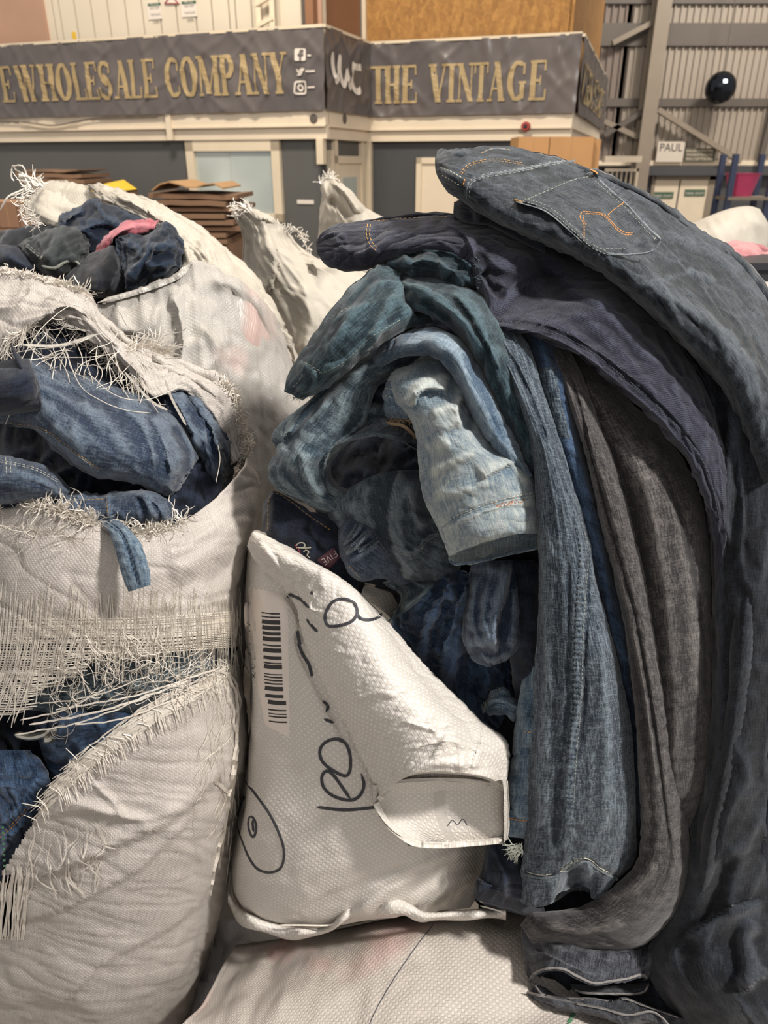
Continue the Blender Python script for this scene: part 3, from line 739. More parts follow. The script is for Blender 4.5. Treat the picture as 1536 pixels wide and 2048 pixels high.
# window and doors
m = MB(); u0, z1 = fuz(fL, 374, 281); u1, z0 = fuz(fL, 570, 440)
fw = MB()
z0 -= .02
for q in ((u0, u0 + .09, z0, z1), (u1 - .09, u1, z0, z1), (u0, u1, z1 - .1, z1), (u0, u1, z0, z0 + .08)): fbox(fw, fL, *q, 0, .05)
win = fw.build('window_1', M_cream2, kind='structure')
m = MB(); fbox(m, fL, u0 + .09, u0 + .5, z0 + .08, z1 - .1, 0, .012); m.build('pane', M_glass, win)
m = MB(); fbox(m, fL, u0 + .505, u1 - .09, z0 + .08, z1 - .1, 0, .018); m.build('pane', M_glass, win)
d = MB(); u0 = fuz(fM, 664, 330)[0]; u1 = fuz(fM, 718, 330)[0]; zt_ = fuz(fM, 690, 312)[1]
fbox(d, fM, u0, u0 + .07, 0, ZL, 0, .04); fbox(d, fM, u1, u1 + .07, 0, ZL, 0, .04); fbox(d, fM, u0, u1, zt_ - .07, zt_, 0, .04)
dr = d.build('door_1', M_cream2, kind='structure')
d = MB(); fbox(d, fM, u0 + .07, u1, 0, zt_ - .07, .005, .02); d.build('door_leaf', M_cream, dr)
d = MB(); fbox(d, fM, u0 + .2, u1 - .15, .9, zt_ - .2, .02, .03); d.build('pane', M_glass, dr)
d = MB(); u0, zt_ = fuz(fR, 835, 315); u1 = fuz(fR, 905, 315)[0]; u1 += .15
for q in ((u0, u0 + .06, 0, zt_), (u1 - .06, u1, 0, zt_), (u0, u1, zt_ - .06, zt_)): fbox(d, fR, *q, 0, .05)
dr = d.build('door_2', M_cream2, kind='structure')
d = MB(); fbox(d, fR, u0 + .06, u1 - .06, 0, zt_ - .06, 0, .03); d.build('door_leaf', M_cream, dr)
d = MB(); pbox(d, fL, 595, 400, 628, 408, 0, .01); o = d.build('small_sign', M_printw, label='small white plate on the dark cabin wall right of the window', cat='sign')
# ---- far warehouse wall on the right
YW = 19.0
def wx(px, py): p = atY(px, py, YW); return p[0], p[2]
fW = {'O': np.array([0, YW, 0.0]), 'u': np.array([1.0, 0, 0]), 'n': np.array([0, -1.0, 0])}
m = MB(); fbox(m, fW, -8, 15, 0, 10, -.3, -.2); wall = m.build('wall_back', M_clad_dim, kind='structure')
# trapezoid corrugation as geometry
def corr(x0, x1, z0, z1, pitch, dep, mat, off=-.2):
    V = []; Fc = []; x = x0; L = []
    while x < x1:
        L += [(x, 0), (x + pitch * .62, 0), (x + pitch * .7, dep), (x + pitch * .92, dep)]; x += pitch
    for a, b in L: V += [(a, YW - off - b - .4 + .2 * 0, z0), (a, YW - off - b - .4, z1)]
    for i in range(len(L) - 1): Fc.append((2 * i, 2 * i + 2, 2 * i + 3, 2 * i + 1))
    return mesh('cladding', V, Fc, mat, wall, kind='stuff')
zs = wx(1400, 323)[1]
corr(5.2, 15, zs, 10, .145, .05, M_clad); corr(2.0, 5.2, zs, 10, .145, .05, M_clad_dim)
def girt(py, h, name, mat, x0=2.0, x1=15, o=.30):
    z = wx(1400, py)[1]; m = MB(); fbox(m, fW, x0, x1, z - h / 2, z + h / 2, 0, o); return m.build(name, mat, kind='structure')
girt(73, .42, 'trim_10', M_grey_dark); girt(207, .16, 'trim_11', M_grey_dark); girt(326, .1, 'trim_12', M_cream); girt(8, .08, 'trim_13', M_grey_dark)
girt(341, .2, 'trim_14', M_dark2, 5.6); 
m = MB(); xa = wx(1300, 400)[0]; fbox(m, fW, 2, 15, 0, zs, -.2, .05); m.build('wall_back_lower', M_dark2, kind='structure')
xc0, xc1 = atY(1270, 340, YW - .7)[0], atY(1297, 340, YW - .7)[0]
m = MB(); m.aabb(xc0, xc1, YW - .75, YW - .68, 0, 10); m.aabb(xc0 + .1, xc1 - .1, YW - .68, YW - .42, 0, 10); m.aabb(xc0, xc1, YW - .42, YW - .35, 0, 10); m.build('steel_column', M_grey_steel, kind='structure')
br = 0
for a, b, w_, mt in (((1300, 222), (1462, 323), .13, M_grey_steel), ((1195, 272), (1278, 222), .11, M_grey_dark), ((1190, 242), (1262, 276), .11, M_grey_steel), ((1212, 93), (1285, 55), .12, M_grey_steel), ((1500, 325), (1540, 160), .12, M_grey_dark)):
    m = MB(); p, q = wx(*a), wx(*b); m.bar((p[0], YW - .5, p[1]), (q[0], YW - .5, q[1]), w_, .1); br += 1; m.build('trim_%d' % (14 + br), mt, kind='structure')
# mirror ball / dark globe
p = atY(1441, 176, YW - .9); r = 24 / F * 19.5
def ball(c, r, nu=24, nv=14, facet=False):
    V = []; Fc = []
    for i in range(nv + 1):
        th = math.pi * i / nv
        for j in range(nu): V.append((c[0] + r * math.sin(th) * math.cos(2 * math.pi * j / nu), c[1] + r * math.sin(th) * math.sin(2 * math.pi * j / nu), c[2] + r * math.cos(th)))
    for i in range(nv):
        for j in range(nu): Fc.append((i * nu + j, i * nu + (j + 1) % nu, (i + 1) * nu + (j + 1) % nu, (i + 1) * nu + j))
    return V, Fc
V, Fc = ball(p, r); mball = mesh('mirror_ball', V, Fc, plain('dark_mirror', '#30333a', .12, metal=.9), label='dark round mirror ball hanging before the ribbed metal wall', cat='mirror ball')
m = MB(); m.tube([(p[0], p[1], p[2] + r), (p[0], p[1], 10)], .012, 5, False); m.build('wire', M_grey_dark, mball)
# PAUL sign, dark lettered sign
m = MB(); pbox(m, fW, 1303, 284, 1356, 324, .35, .38); s = m.build('name_sign', plain('sign_white', '#c9beb0', .6), label='white sign reading PAUL on the far wall ledge', cat='sign')
a = wx(1308, 303); b = wx(1352, 303); text_lines(['PAUL'], fW, a[0], b[0], a[1], .17, .1, M_black, s, .385, fit=False)
m = MB(); pbox(m, fW, 1357, 297, 1418, 323, .35, .38); s = m.build('lettered_sign', plain('dark_green_board', '#4c4c3e', .6), label='dark green sign with three lines of pale letters beside the PAUL sign', cat='sign')
for k, tx in enumerate(('SALES CENTRE', 'WAREHOUSE', 'RECEPTION')):
    q = wx(1360, 304.5 + k * 8); text_lines([tx], fW, q[0], wx(1414, 300)[0], q[1], .055, .1, M_cream, s, .385, fit=False)
# far double doors
zt_ = wx(1350, 352)[1]; x0, x1 = wx(1300, 400)[0], wx(1425, 400)[0]
m = MB(); fbox(m, fW, x0, x1, zt_ - .08, zt_ + .02, .05, .12); fbox(m, fW, x1 - .2, x1, 0, zt_, .05, .12); fbox(m, fW, x0 - .05, x0 + .03, 0, zt_, .05, .12); dd = m.build('door_3', M_grey_steel, kind='structure')
xm = wx(1352, 400)[0]
for a, b, sx, sy in ((x0 + .03, xm - .02, 1303, 392), (xm + .02, x1 - .2, 1366, 387)):
    m = MB(); fbox(m, fW, a, b, 0, zt_ - .08, .05, .09); lf = m.build('door_leaf', M_cream, dd)
    m = MB(); q = wx(sx, sy); m.box((q[0], YW - .1, q[1] - .05), (36 / F * 19.5, 0, 0), (0, -.01, 0), (0, 0, .14)); m.build('exit_sign', M_green, lf)
    text_lines(['FIRE EXIT'], fW, q[0] + .03, q[0] + 34 / F * 19.5, q[1] - .02, .055, .1, M_printw, lf, .115, fit=False)
# wire cage left of the column
cg = empty('wire_cage', (wx(1240, 400)[0], 14.5, 0), 'white wire cage panel standing left of the steel column', 'cage')
def cx(px, py): p = atY(px, py, 14.5); return p
ztc = cx(1240, 337)[2]; xa, xb = cx(1200, 380)[0], cx(1272, 380)[0]
m = MB(); m.aabb(xa, xb, 14.48, 14.52, ztc - .05, ztc); m.aabb(xb - .04, xb, 14.48, 14.52, 0, ztc); m.aabb(xa, xa + .04, 14.48, 14.52, 0, ztc); m.aabb(xa, xb, 14.48, 14.52, .1, .15); m.aabb(xa, xb, 14.4, 14.6, ztc + .1, ztc + .2); m.build('frame', M_cream, cg)
k = 0; x = xa + .09
while x < xb - .05:
    m = MB(); m.aabb(x, x + .018, 14.49, 14.51, .12, ztc - .03); m.build('bar', M_cream, cg); x += .085
# blue rack with pink tub
Yk = 13.5
def kx(px, py): return atY(px, py, Yk)
M_blue = plain('blue_rack_paint', '#38415a', .5)
rk = empty('storage_rack', (kx(1500, 400)[0], Yk, 0), 'blue metal storage rack by the far right wall', 'rack')
for px_ in (1452, 1532):
    for dy in (0, .5):
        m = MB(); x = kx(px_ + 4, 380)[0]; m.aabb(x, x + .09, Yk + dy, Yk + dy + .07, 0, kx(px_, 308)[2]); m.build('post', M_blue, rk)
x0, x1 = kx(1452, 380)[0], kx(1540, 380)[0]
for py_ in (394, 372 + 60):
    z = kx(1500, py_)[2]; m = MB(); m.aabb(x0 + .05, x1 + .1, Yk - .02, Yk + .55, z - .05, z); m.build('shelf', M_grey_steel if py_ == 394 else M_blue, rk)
z = kx(1500, 394)[2]; c0 = kx(1494, 394); zt_ = kx(1494, 347)[2]
V = []; Fc = []; n = 20
for zz, rr in ((z, .19), (zt_ - .04, .27), (zt_, .30), (zt_, .27), (z + .02, .17)):
    for i in range(n): V.append((c0[0] + rr * math.cos(2 * math.pi * i / n), Yk + .3 + rr * .85 * math.sin(2 * math.pi * i / n), zz))
for i in range(4):
    for j in range(n): Fc.append((i * n + j, i * n + (j + 1) % n, (i + 1) * n + (j + 1) % n, (i + 1) * n + j))
Fc += [tuple(range(n)), tuple(4 * n + k for k in range(n))]
tub = mesh('tub', V, Fc, plain('pink_plastic', '#c4456f', .4), label='bright pink plastic tub on the blue rack shelf', cat='tub')
# ---- cardboard
M_card = plain('cardboard', '#b88a5a', .8, var=.06, bscale=6)
M_card_s = plain('cardboard_brown', '#7d6049', .85, var=.10, bscale=6)
M_card_l = plain('cardboard_light', '#a8845c', .85, var=.06, bscale=4)
def carton(x0, x1, y0, y1, z0, z1, label, mat, group=None, yaw=0):
    """closed box: body with four flaps meeting at a taped centre line"""
    b = MB(); b.aabb(x0, x1, y0, y1, z0, z1 - .006); o = b.build('cardboard_box', mat, label=label, cat='box', group=group)
    xm_ = (x0 + x1) / 2; ym_ = (y0 + y1) / 2
    for a_ in ((x0, x1, y0, ym_ - .002), (x0, x1, ym_ + .002, y1)):
        b = MB(); b.aabb(*a_, z1 - .006, z1); b.build('flap', mat, o)
    b = MB(); b.aabb(x0 - .001, x1 + .001, ym_ - .025, ym_ + .025, z1, z1 + .001); b.build('tape', M_card_l, o)
    b = MB(); b.aabb(xm_ - .002, xm_ + .002, y0 - .001, y0 + .001, z0, z1); b.build('joint', M_card_l, o)
    return o
# boxes right, stacked pallet load up from floor
Yb = 7.2
p0, p1 = atY(1036, 300, Yb), atY(1202, 300, Yb); zt_ = atY(1120, 273, Yb)[2]
xm_ = atY(1098, 300, Yb)[0]
zz = 0; hs = [.46, .46, .46, .46]; tot = sum(hs); sc_ = (zt_ - 0) / (tot + 0)
for k in range(4):
    h = hs[k] * sc_
    nm = ['bottom', 'second', 'third', 'top'][k]
    carton(p0[0], xm_ - .004, Yb, Yb + .45, k * h, (k + 1) * h - .002, 'tan cardboard box, %s of the left column behind the jeans pile' % nm, M_card)
    carton(xm_ + .004, p1[0] - .07, Yb, Yb + .45, k * h, (k + 1) * h - .002, 'tan cardboard box, %s of the right column behind the jeans pile' % nm, M_card)
b = MB(); b.box((p1[0] - .065, Yb + .05, 0), (.07, .0, 0), (0.02, .5, 0), (0, 0, zt_ - .02)); b.build('cardboard_sheet', M_card, label='upright folded cardboard leaning at the right end of the tan boxes', cat='cardboard')
# pale pad under pile of flattened cartons (left-centre)
rnd = random.Random(4)
ORD = ['topmost', 'second', 'third', 'fourth', 'fifth', 'sixth', 'seventh', 'eighth', 'ninth', 'tenth']
def flatstack(pxl, pxr, pyt, Y, depth, n, label, topm, group, top_fold=True):
    xl, xr = atY(pxl, pyt, Y)[0], atY(pxr, pyt, Y)[0]; zt = atY((pxl + pxr) / 2, pyt, Y)[2]
    z = .0; k = 0
    n = 9; base = zt - .42; ths = .42 / n
    carton(xl + .03, xr - .03, Y + .06, Y + depth - .06, 0, base, 'tall brown carton under ' + label.split('% ')[-1].split('%s ')[-1], M_card_s)
    for k in range(n):
        a, b_ = xl + rnd.uniform(-.07, .08), xr + rnd.uniform(-.08, .07); y0 = Y + rnd.uniform(-.05, .05); z0 = base + k * ths
        nx_ = 9; V = []; top = k == n - 1
        for s in (0, 1):
            for j in range(2):
                for i in range(nx_):
                    t = i / (nx_ - 1); wv = (.02 * math.sin(t * 5 + k) + .015 * math.sin(t * 11 + k * 2)) * (1 if k > n - 4 else .3)
                    lift = (.10 * math.sin(t * math.pi) * .6 + .03 * math.sin(t * 9)) if top and top_fold else 0
                    V.append((a + (b_ - a) * t, y0 + depth * j, z0 + wv * .35 * k / n + (.010 if top else ths * .72) * s + lift + (.004 if top else 0)))
        Fc = []
        q = 2 * nx_
        for i in range(nx_ - 1):
            Fc += [(i, i + nx_, i + nx_ + 1, i + 1), (q + i, q + i + 1, q + i + nx_ + 1, q + i + nx_), (i, i + 1, q + i + 1, q + i), (i + nx_, q + i + nx_, q + i + nx_ + 1, i + nx_ + 1)]
        Fc += [(0, q, q + nx_, nx_), (nx_ - 1, 2 * nx_ - 1, q + 2 * nx_ - 1, q + nx_ - 1)]
        mesh('flattened_carton', V, Fc, topm if top else M_card_s, label=label % ORD[n - 1 - k], cat='cardboard', group=group)
flatstack(285, 462, 372, 6.2, .8, 22, 'flattened cardboard carton, %s from the top of the stack before the cream window', M_card_l, 'flattened cartons before the window')
flatstack(42, 158, 333, 7.6, .8, 18, 'flattened cardboard carton, %s from the top of the stack at the far left wall', M_card_s, 'flattened cartons at the left wall', False)
m = MB(); q = atY(178, 374, 5.9); q2 = atY(232, 374, 5.9); m.aabb(q[0], q2[0], 5.9, 6.4, 0, q[2] - .03); m.build('crate', M_card_s, label='brown carton stack base under the yellow sheet at left', cat='box')
V = [(q[0], 5.9, q[2] - .03), (q[0] + .1, 5.92, q[2] + .02), (q2[0], 5.9, q[2] - .03), (q2[0], 6.4, q[2] - .03), (q[0] + .1, 6.4, q[2] + .04), (q[0], 6.4, q[2] - .02)]
V2 = [(a, b_, c - .012) for a, b_, c in V]
mesh('plastic_sheet', V + V2, [(0, 1, 4, 5), (1, 2, 3, 4), (6, 11, 10, 7), (7, 10, 9, 8), (0, 6, 7, 1), (1, 7, 8, 2), (2, 8, 9, 3), (3, 9, 10, 4), (4, 10, 11, 5), (5, 11, 6, 0)], M_yel, label='yellow plastic sheet on a carton behind the left sack', cat='plastic sheet')
M_card_d = plain('cardboard_far', '#8d6a52', .85, var=.06, bscale=4)
Yb = 5.2
for (a, b_, t_px, b_px, lb) in ((-90, -12, 404, 456, 'upper far'), (-10, 30, 404, 456, 'upper left'), (32, 72, 404, 456, 'upper right'), (-60, 30, 457, 520, 'lower left'), (32, 82, 457, 520, 'lower right')):
    p0, p1 = atY(a, t_px, Yb), atY(b_, t_px, Yb); zb_ = atY(a, b_px, Yb)[2]
    if 'lower' in lb: zb_ = 0
    carton(p0[0], p1[0], Yb, Yb + .4, zb_ + .002, p0[2], 'brown cardboard carton, %s one of the block behind the left sack' % lb, M_card_d)
# ================================================================ SACKS
M_sack = sackcloth('woven_sack_matte', '#c9c1b9', .0034, .5, .5, crink=.4, yarn=.55)
M_sackF = sackcloth('woven_sack_coarse', '#dbd5cc', .0058, .4, .5, crink=.35)
M_sackG = sackcloth('woven_sack_pink_printed', '#d3cac0', .0066, .38, .6, tint='#d9a7a2', crink=.3)
M_sackB = sackcloth('woven_sack_film', '#bbb6ae', .004, .33, .4, streak=.35, tint='#cfa9a0', crink=.7)
M_sackC = sackcloth('woven_sack_cream', '#cbc3b4', .004, .45, .5, crink=.6)
M_strip = plain('loose_tape_yarn', '#ddd5c8', .38, bump=.2, bscale=200, var=.08)
M_strip2 = plain('loose_tape_yarn_shiny', '#d3cbbf', .28, var=.1, bscale=100)
M_mark = plain('black_marker_ink', '#35353b', .6, var=.35, bscale=160)
M_pen = plain('ball_pen_ink', '#55555a', .6)
M_label = plain('white_paper_label', '#ded3c9', .5, bump=.15, bscale=40, var=.03)
M_bar = plain('printed_bar', '#2e2c2c', .6)

def inpoly(X, Y, poly):
    X = np.asarray(X); Y = np.asarray(Y); ins = np.zeros(X.shape, bool); n = len(poly)
    for i in range(n):
        x0, y0 = poly[i]; x1, y1 = poly[(i + 1) % n]
        c = ((y0 > Y) != (y1 > Y)) & (X < (x1 - x0) * (Y - y0) / ((y1 - y0) + 1e-9) + x0); ins ^= c
    return ins
class Strips:
    """flat tape yarns, collected into one mesh"""
    def __init__(s): s.V = []; s.F = []
    def add(s, P, w, lift=None):
        """P: list of (px,py,d); w width in px"""
        P = np.array(P, float); n = len(P); t = np.gradient(P[:, :2], axis=0); t /= np.linalg.norm(t, axis=1, keepdims=True) + 1e-9
        b = len(s.V)
        for i in range(n):
            ww = w / 2 * (1 if 0 < i < n - 1 else .5)
            for k in (-1, 1): s.V.append(W(P[i, 0] - t[i, 1] * ww * k, P[i, 1] + t[i, 0] * ww * k, P[i, 2] + (.0004 * k)))
        s.F += [(b + 2 * i, b + 2 * i + 1, b + 2 * i + 3, b + 2 * i + 2) for i in range(n - 1)]
    def build(s, name, mat, parent): return mesh(name, s.V, s.F, mat, parent, kind='stuff')
def on_strip(S, g, pts, w, lift, wob=0, seg=9, rnd=random):
    n = max(3, int(plen(pts) / seg)); P = smooth_path(pts, n)
    if wob:
        ph = rnd.random() * 99; P = P + np.stack([wob * gnoise(np.arange(n) * .35 + ph, np.zeros(n), 3), wob * gnoise(np.arange(n) * .35 + ph + 50, np.zeros(n), 4)], 1)
    D = depths(g, P); S.add(np.c_[P, D - lift], w)
def frays(g, line, n, l0, l1, mat, name, parent, seed=1, up=(0, -1), w=(1.3, 3.0), spread=1.0, lift=(.0, .02), curl=1.0, dfix=None, back=14):
    w = (w[0] * .7, w[1] * .72); n = int(n * 1.25)
    """short loose yarns standing off a torn edge"""
    rnd = random.Random(seed); S = Strips(); L = smooth_path(line, 200)
    Dl = depths(g, L) if dfix is None else np.full(200, dfix)
    for k in range(n):
        i = rnd.randrange(200); x, y = L[i]; d = Dl[i]
        a = math.atan2(up[1], up[0]) + rnd.gauss(0, .55 * spread); l = rnd.uniform(l0, l1) * rnd.uniform(.5, 1.2); c = rnd.gauss(0, .12) * curl
        px_, py_ = x - math.cos(a) * rnd.uniform(0, back), y - math.sin(a) * rnd.uniform(0, back); P = []
        lf = rnd.uniform(*lift); m = 7
        for j in range(m + 1):
            P.append((px_, py_, d - .002 - lf * j / m)); px_ += math.cos(a) * l / m; py_ += math.sin(a) * l / m; a += c + rnd.gauss(0, .16) * curl
        S.add(P, rnd.uniform(*w))
    return S.build(name, mat, parent)
def loose(paths, mat, name, parent, r=1.4):
    m = MB()
    for pts in paths:
        rr = r
        P = smooth_path([(p[0], p[1], Yd(p[1], p[2])) for p in pts], max(6, int(plen(pts) / 7)))
        m.tube([W(*p) for p in P], rr / F * P[:, 2].mean(), 4)
    return m.build(name, mat, parent, kind='stuff')

# ---------------------------------------------------------------- left front sack, torn, full of jeans
TEAR = [(-90, 1300), (-60, 1262), (60, 1262), (150, 1268), (240, 1262), (330, 1272), (400, 1268), (455, 1262), (478, 1290), (470, 1330), (452, 1352), (390, 1395), (330, 1428), (275, 1465), (215, 1512), (150, 1562), (92, 1606), (66, 1650), (36, 1700), (10, 1745), (-90, 1790)]
TEAR2 = [(-60, 1750), (25, 1745), (45, 1790), (35, 1850), (10, 1880), (-60, 1890)]
gA = cloth('woven_sack', [
    [(-330, 985, 1.3), (-150, 1000, 1.02), (0, 1018, .965), (80, 1012, .95), (170, 1040, .945), (250, 1062, .955), (340, 1056, .985), (420, 1010, 1.06), (475, 950, 1.16), (498, 905, 1.26)],
    [(-335, 1090, 1.3), (-150, 1095, 1.0), (0, 1100, .935), (80, 1100, .92), (170, 1110, .915), (250, 1120, .925), (340, 1115, .955), (430, 1085, 1.03), (495, 1040, 1.14), (528, 985, 1.26)],
    [(-335, 1210, 1.3), (-150, 1215, .98), (0, 1220, .915), (80, 1220, .90), (170, 1225, .895), (250, 1230, .905), (340, 1228, .935), (430, 1210, 1.0), (482, 1190, 1.1), (505, 1160, 1.22)],
    [(-335, 1350, 1.3), (-150, 1350, .97), (0, 1350, .905), (80, 1350, .888), (170, 1350, .882), (250, 1350, .892), (340, 1350, .92), (420, 1340, .98), (470, 1330, 1.07), (488, 1315, 1.2)],
    [(-335, 1500, 1.3), (-150, 1500, .96), (0, 1500, .895), (80, 1500, .878), (170, 1500, .870), (250, 1500, .878), (340, 1500, .905), (430, 1500, .96), (482, 1500, 1.05), (496, 1495, 1.18)],
    [(-320, 1680, 1.3), (-150, 1680, .96), (0, 1680, .89), (80, 1680, .87), (170, 1680, .862), (250, 1680, .872), (340, 1680, .90), (410, 1680, .95), (452, 1680, 1.03), (468, 1680, 1.16)],
    [(-300, 1860, 1.3), (-150, 1860, .97), (0, 1860, .90), (80, 1860, .88), (160, 1860, .872), (230, 1860, .88), (310, 1860, .91), (380, 1860, .965), (420, 1860, 1.04), (434, 1860, 1.16)],
    [(-260, 2060, 1.3), (-140, 2060, 1.0), (0, 2060, .93), (80, 2060, .91), (150, 2060, .905), (210, 2060, .915), (270, 2060, .94), (325, 2060, .99), (355, 2060, 1.05), (365, 2060, 1.16)],
    [(-180, 2400, 1.3), (-100, 2400, 1.1), (0, 2400, 1.02), (60, 2400, 1.0), (110, 2400, 1.0), (150, 2400, 1.0), (190, 2400, 1.02), (230, 2400, 1.05), (255, 2400, 1.1), (262, 2400, 1.2)]],
    T=.5, step=5.5, caps=(0, 1), lip=.004, lipdepth=.2, mat=M_sack, seed=3, key='A', cat='sack',
    label='large torn woven white sack at front left, jeans showing through the slit in its side',
    noise=[(.010, 5, 4, 'n'), (.003, 18, 14, 'n'), (.003, 5, 26, 'v', 20)],
    feats=[('S', [(20, 1800), (120, 1740), (250, 1690), (360, 1620), (470, 1500)], 26, .020), ('S', [(0, 1860), (140, 1810), (280, 1730), (400, 1610)], 20, .014), ('r', [(60, 1770), (200, 1700), (330, 1640)], 12, .010),
           ('S', [(60, 1640), (180, 1625), (300, 1640), (380, 1600)], 18, .010), ('r', [(110, 1600), (200, 1622), (310, 1655)], 9, .008), ('r', [(180, 1565), (230, 1610), (250, 1650)], 6, .008),
           ('S', [(80, 2048), (200, 1930), (330, 1860), (440, 1780)], 30, .014), ('r', [(330, 1150), (410, 1110), (500, 1020)], 22, .016), ('r', [(320, 1110), (400, 1075), (480, 1000)], 14, .010), ('r', [(400, 1180), (450, 1130), (505, 1090)], 16, -.012)],
    hole=lambda x, y: inpoly(x, y, TEAR) | inpoly(x, y, TEAR2))
oA = gA['o']
# loosened weave above and beside the tear
rnd = random.Random(7); S = Strips(); S2 = Strips()
def upper_edge(x): return float(np.interp(x, [-60, 0, 60, 110, 165, 240, 330, 430, 475], [1440, 1436, 1408, 1376, 1318, 1312, 1308, 1330, 1350]))
def lower_edge(x): return float(np.interp(x, [-60, 0, 36, 66, 92, 150, 215, 275, 330, 390, 452, 480], [1790, 1745, 1700, 1650, 1606, 1562, 1512, 1465, 1428, 1395, 1352, 1335]))
x = -60.0
while x < 480:
    y0 = 1226 + rnd.uniform(-46, 20) - 40 * rnd.random() ** 3; ue = upper_edge(x); le = lower_edge(x)
    y1 = min(ue + rnd.choice([rnd.uniform(-30, 25), rnd.uniform(0, 70)]), le - 10)
    if x > 400: y1 = le + 12
    dx = (-.10 * (y1 - y0) * (x < 180) + rnd.gauss(0, 4))
    on_strip(S, gA, [(x, y0), (x + dx * .3, (y0 * 2 + y1) / 3), (x + dx + rnd.gauss(0, 2), (y0 + 2 * y1) / 3), (x + dx * 2 + rnd.gauss(0, 8), y1)], rnd.uniform(1.4, 3.0), .0016 + rnd.uniform(0, .002), 1.3, rnd=rnd)
    x += rnd.uniform(1.5, 3.1)
y = 1238.0
while y < 1430:
    xr = 484 - max(0, (y - 1345)) * 2.2; xl = -60
    if y > 1310: # only kept at the left, running into the slit
        xr2 = float(np.interp(y, [1310, 1370, 1430], [200, 110, 30]))
        on_strip(S, gA, [(xl, y + 3), (xr2 * .5, y + 2), (xr2 + rnd.uniform(-10, 25), y - rnd.uniform(0, 6))], rnd.uniform(1.6, 3.4), .0012, 1.2, rnd=rnd)
    else: on_strip(S, gA, [(xl, y + 2), (120, y + rnd.uniform(-1, 2)), (300, y - 2 + rnd.uniform(-2, 2)), (xr, y - 16)], rnd.uniform(1.6, 3.0), .0012, .8, rnd=rnd)
    y += rnd.uniform(2.6, 4.6) if y < 1310 else rnd.uniform(3, 6)
for k in range(84):   # strips crossing the slit on the slant
    t = k / 45; off = rnd.uniform(-46, 6) * (1 - .2 * t)
    a = rnd.uniform(60, 230); b = rnd.uniform(300, 470)
    pts = [(a, lower_edge(a) + off + rnd.uniform(-6, 4)), ((a + b) / 2, lower_edge((a + b) / 2) + off * .8 - rnd.uniform(0, 14)), (b, lower_edge(b) + off * .5 + 4)]
    on_strip(S2, gA, pts, rnd.uniform(1.1, 2.8), .002 + rnd.uniform(0, .004), 3.0, rnd=rnd)
for k in range(120):   # short stubs standing on the lower lip of the slit
    a = rnd.uniform(60, 470); le = lower_edge(a); l = rnd.uniform(6, 60) * rnd.random() + 6
    on_strip(S2, gA, [(a + 8, le + rnd.uniform(8, 40)), (a, le), (a - 3 + rnd.gauss(0, 7), le - l * .5), (a - 4 + rnd.gauss(0, 18), le - l)], rnd.uniform(.8, 2.2), .003 + rnd.uniform(0, .006), 1.5, rnd=rnd)
for (x0, y0, x1, y1, w_) in ((60, 1450, 380, 1360, 4), (30, 1470, 300, 1392, 3), (110, 1420, 440, 1335, 3.4), (80, 1408, 300, 1350, 2.4), (150, 1450, 350, 1398, 3), (40, 1440, 210, 1378, 3)):
    on_strip(S2, gA, [(x0, y0), ((x0 + x1) / 2, (y0 + y1) / 2 + 12), (x1, y1)], w_, .009, 2.5, rnd=rnd)
for k in range(230):  # tangled fine yarn in the slit
    a = rnd.uniform(100, 440); c_ = rnd.uniform(upper_edge(a) - 12, min(lower_edge(a), upper_edge(a) + 80)); an = rnd.uniform(0, 6.28); P = [(a, c_)]; cu = rnd.gauss(0, .4)
    for j in range(7): an += cu + rnd.gauss(0, .3); P.append((P[-1][0] + 9 * math.cos(an), P[-1][1] + 9 * math.sin(an)))
    on_strip(S2, gA, P, rnd.uniform(.7, 1.4), .003 + rnd.uniform(0, .01), 0, rnd=rnd)
for k in range(26):
    x0 = rnd.uniform(-10, 60); on_strip(S2, gA, [(x0, 1745 + rnd.uniform(-20, 20)), (x0 - 6, 1800), (x0 - 14 + rnd.gauss(0, 6), 1880)], rnd.uniform(2, 5), .003 + rnd.uniform(0, .004), 2, rnd=rnd)
S.build('loosened_weave', M_strip, oA); S2.build('loose_yarns', M_strip2, oA)
for pts in ([(446, 1348), (466, 1420), (474, 1500), (466, 1590), (455, 1690)], [(452, 1350), (474, 1398), (470, 1520), (452, 1640), (438, 1740)], [(440, 1340), (470, 1362), (478, 1430), (462, 1570)], [(430, 1560), (470, 1610), (440, 1690), (420, 1790)]):
    SS = Strips(); on_strip(SS, gA, pts, rnd.uniform(4, 7), .012, 4, rnd=rnd); SS.build('hanging_yarn', M_strip2, oA)
SS = Strips()
for k in range(40):
    x0 = rnd.uniform(410, 470); y0 = rnd.uniform(1340, 1600); l = rnd.uniform(60, 200)
    on_strip(SS, gA, [(x0, y0), (x0 + rnd.gauss(0, 14), y0 + l * .5), (x0 - rnd.uniform(0, 30), y0 + l)], rnd.uniform(.8, 1.8), .006, 3, rnd=rnd)
for k in range(30):
    x0 = rnd.uniform(20, 210); y0 = rnd.uniform(1640, 1760); l = rnd.uniform(40, 90)
    on_strip(SS, gA, [(x0, y0), (x0 + rnd.gauss(0, 10), y0 + l * .5), (x0 + rnd.gauss(0, 20), y0 + l)], rnd.uniform(1.2, 3.4), .006, 3, rnd=rnd)
SS.build('loose_yarns', M_strip2, oA)
frays(gA, [(-40, 1020), (30, 1012), (100, 1018), (170, 1040), (190, 1050)], 420, 14, 55, M_strip2, 'frayed_edge', oA, 21, spread=2.2, curl=2.2, lift=(0, .03))
frays(gA, [(235, 1062), (300, 1062), (360, 1045), (420, 1005)], 300, 14, 60, M_strip2, 'frayed_edge', oA, 22, spread=2.0, curl=2.6, lift=(0, .02))
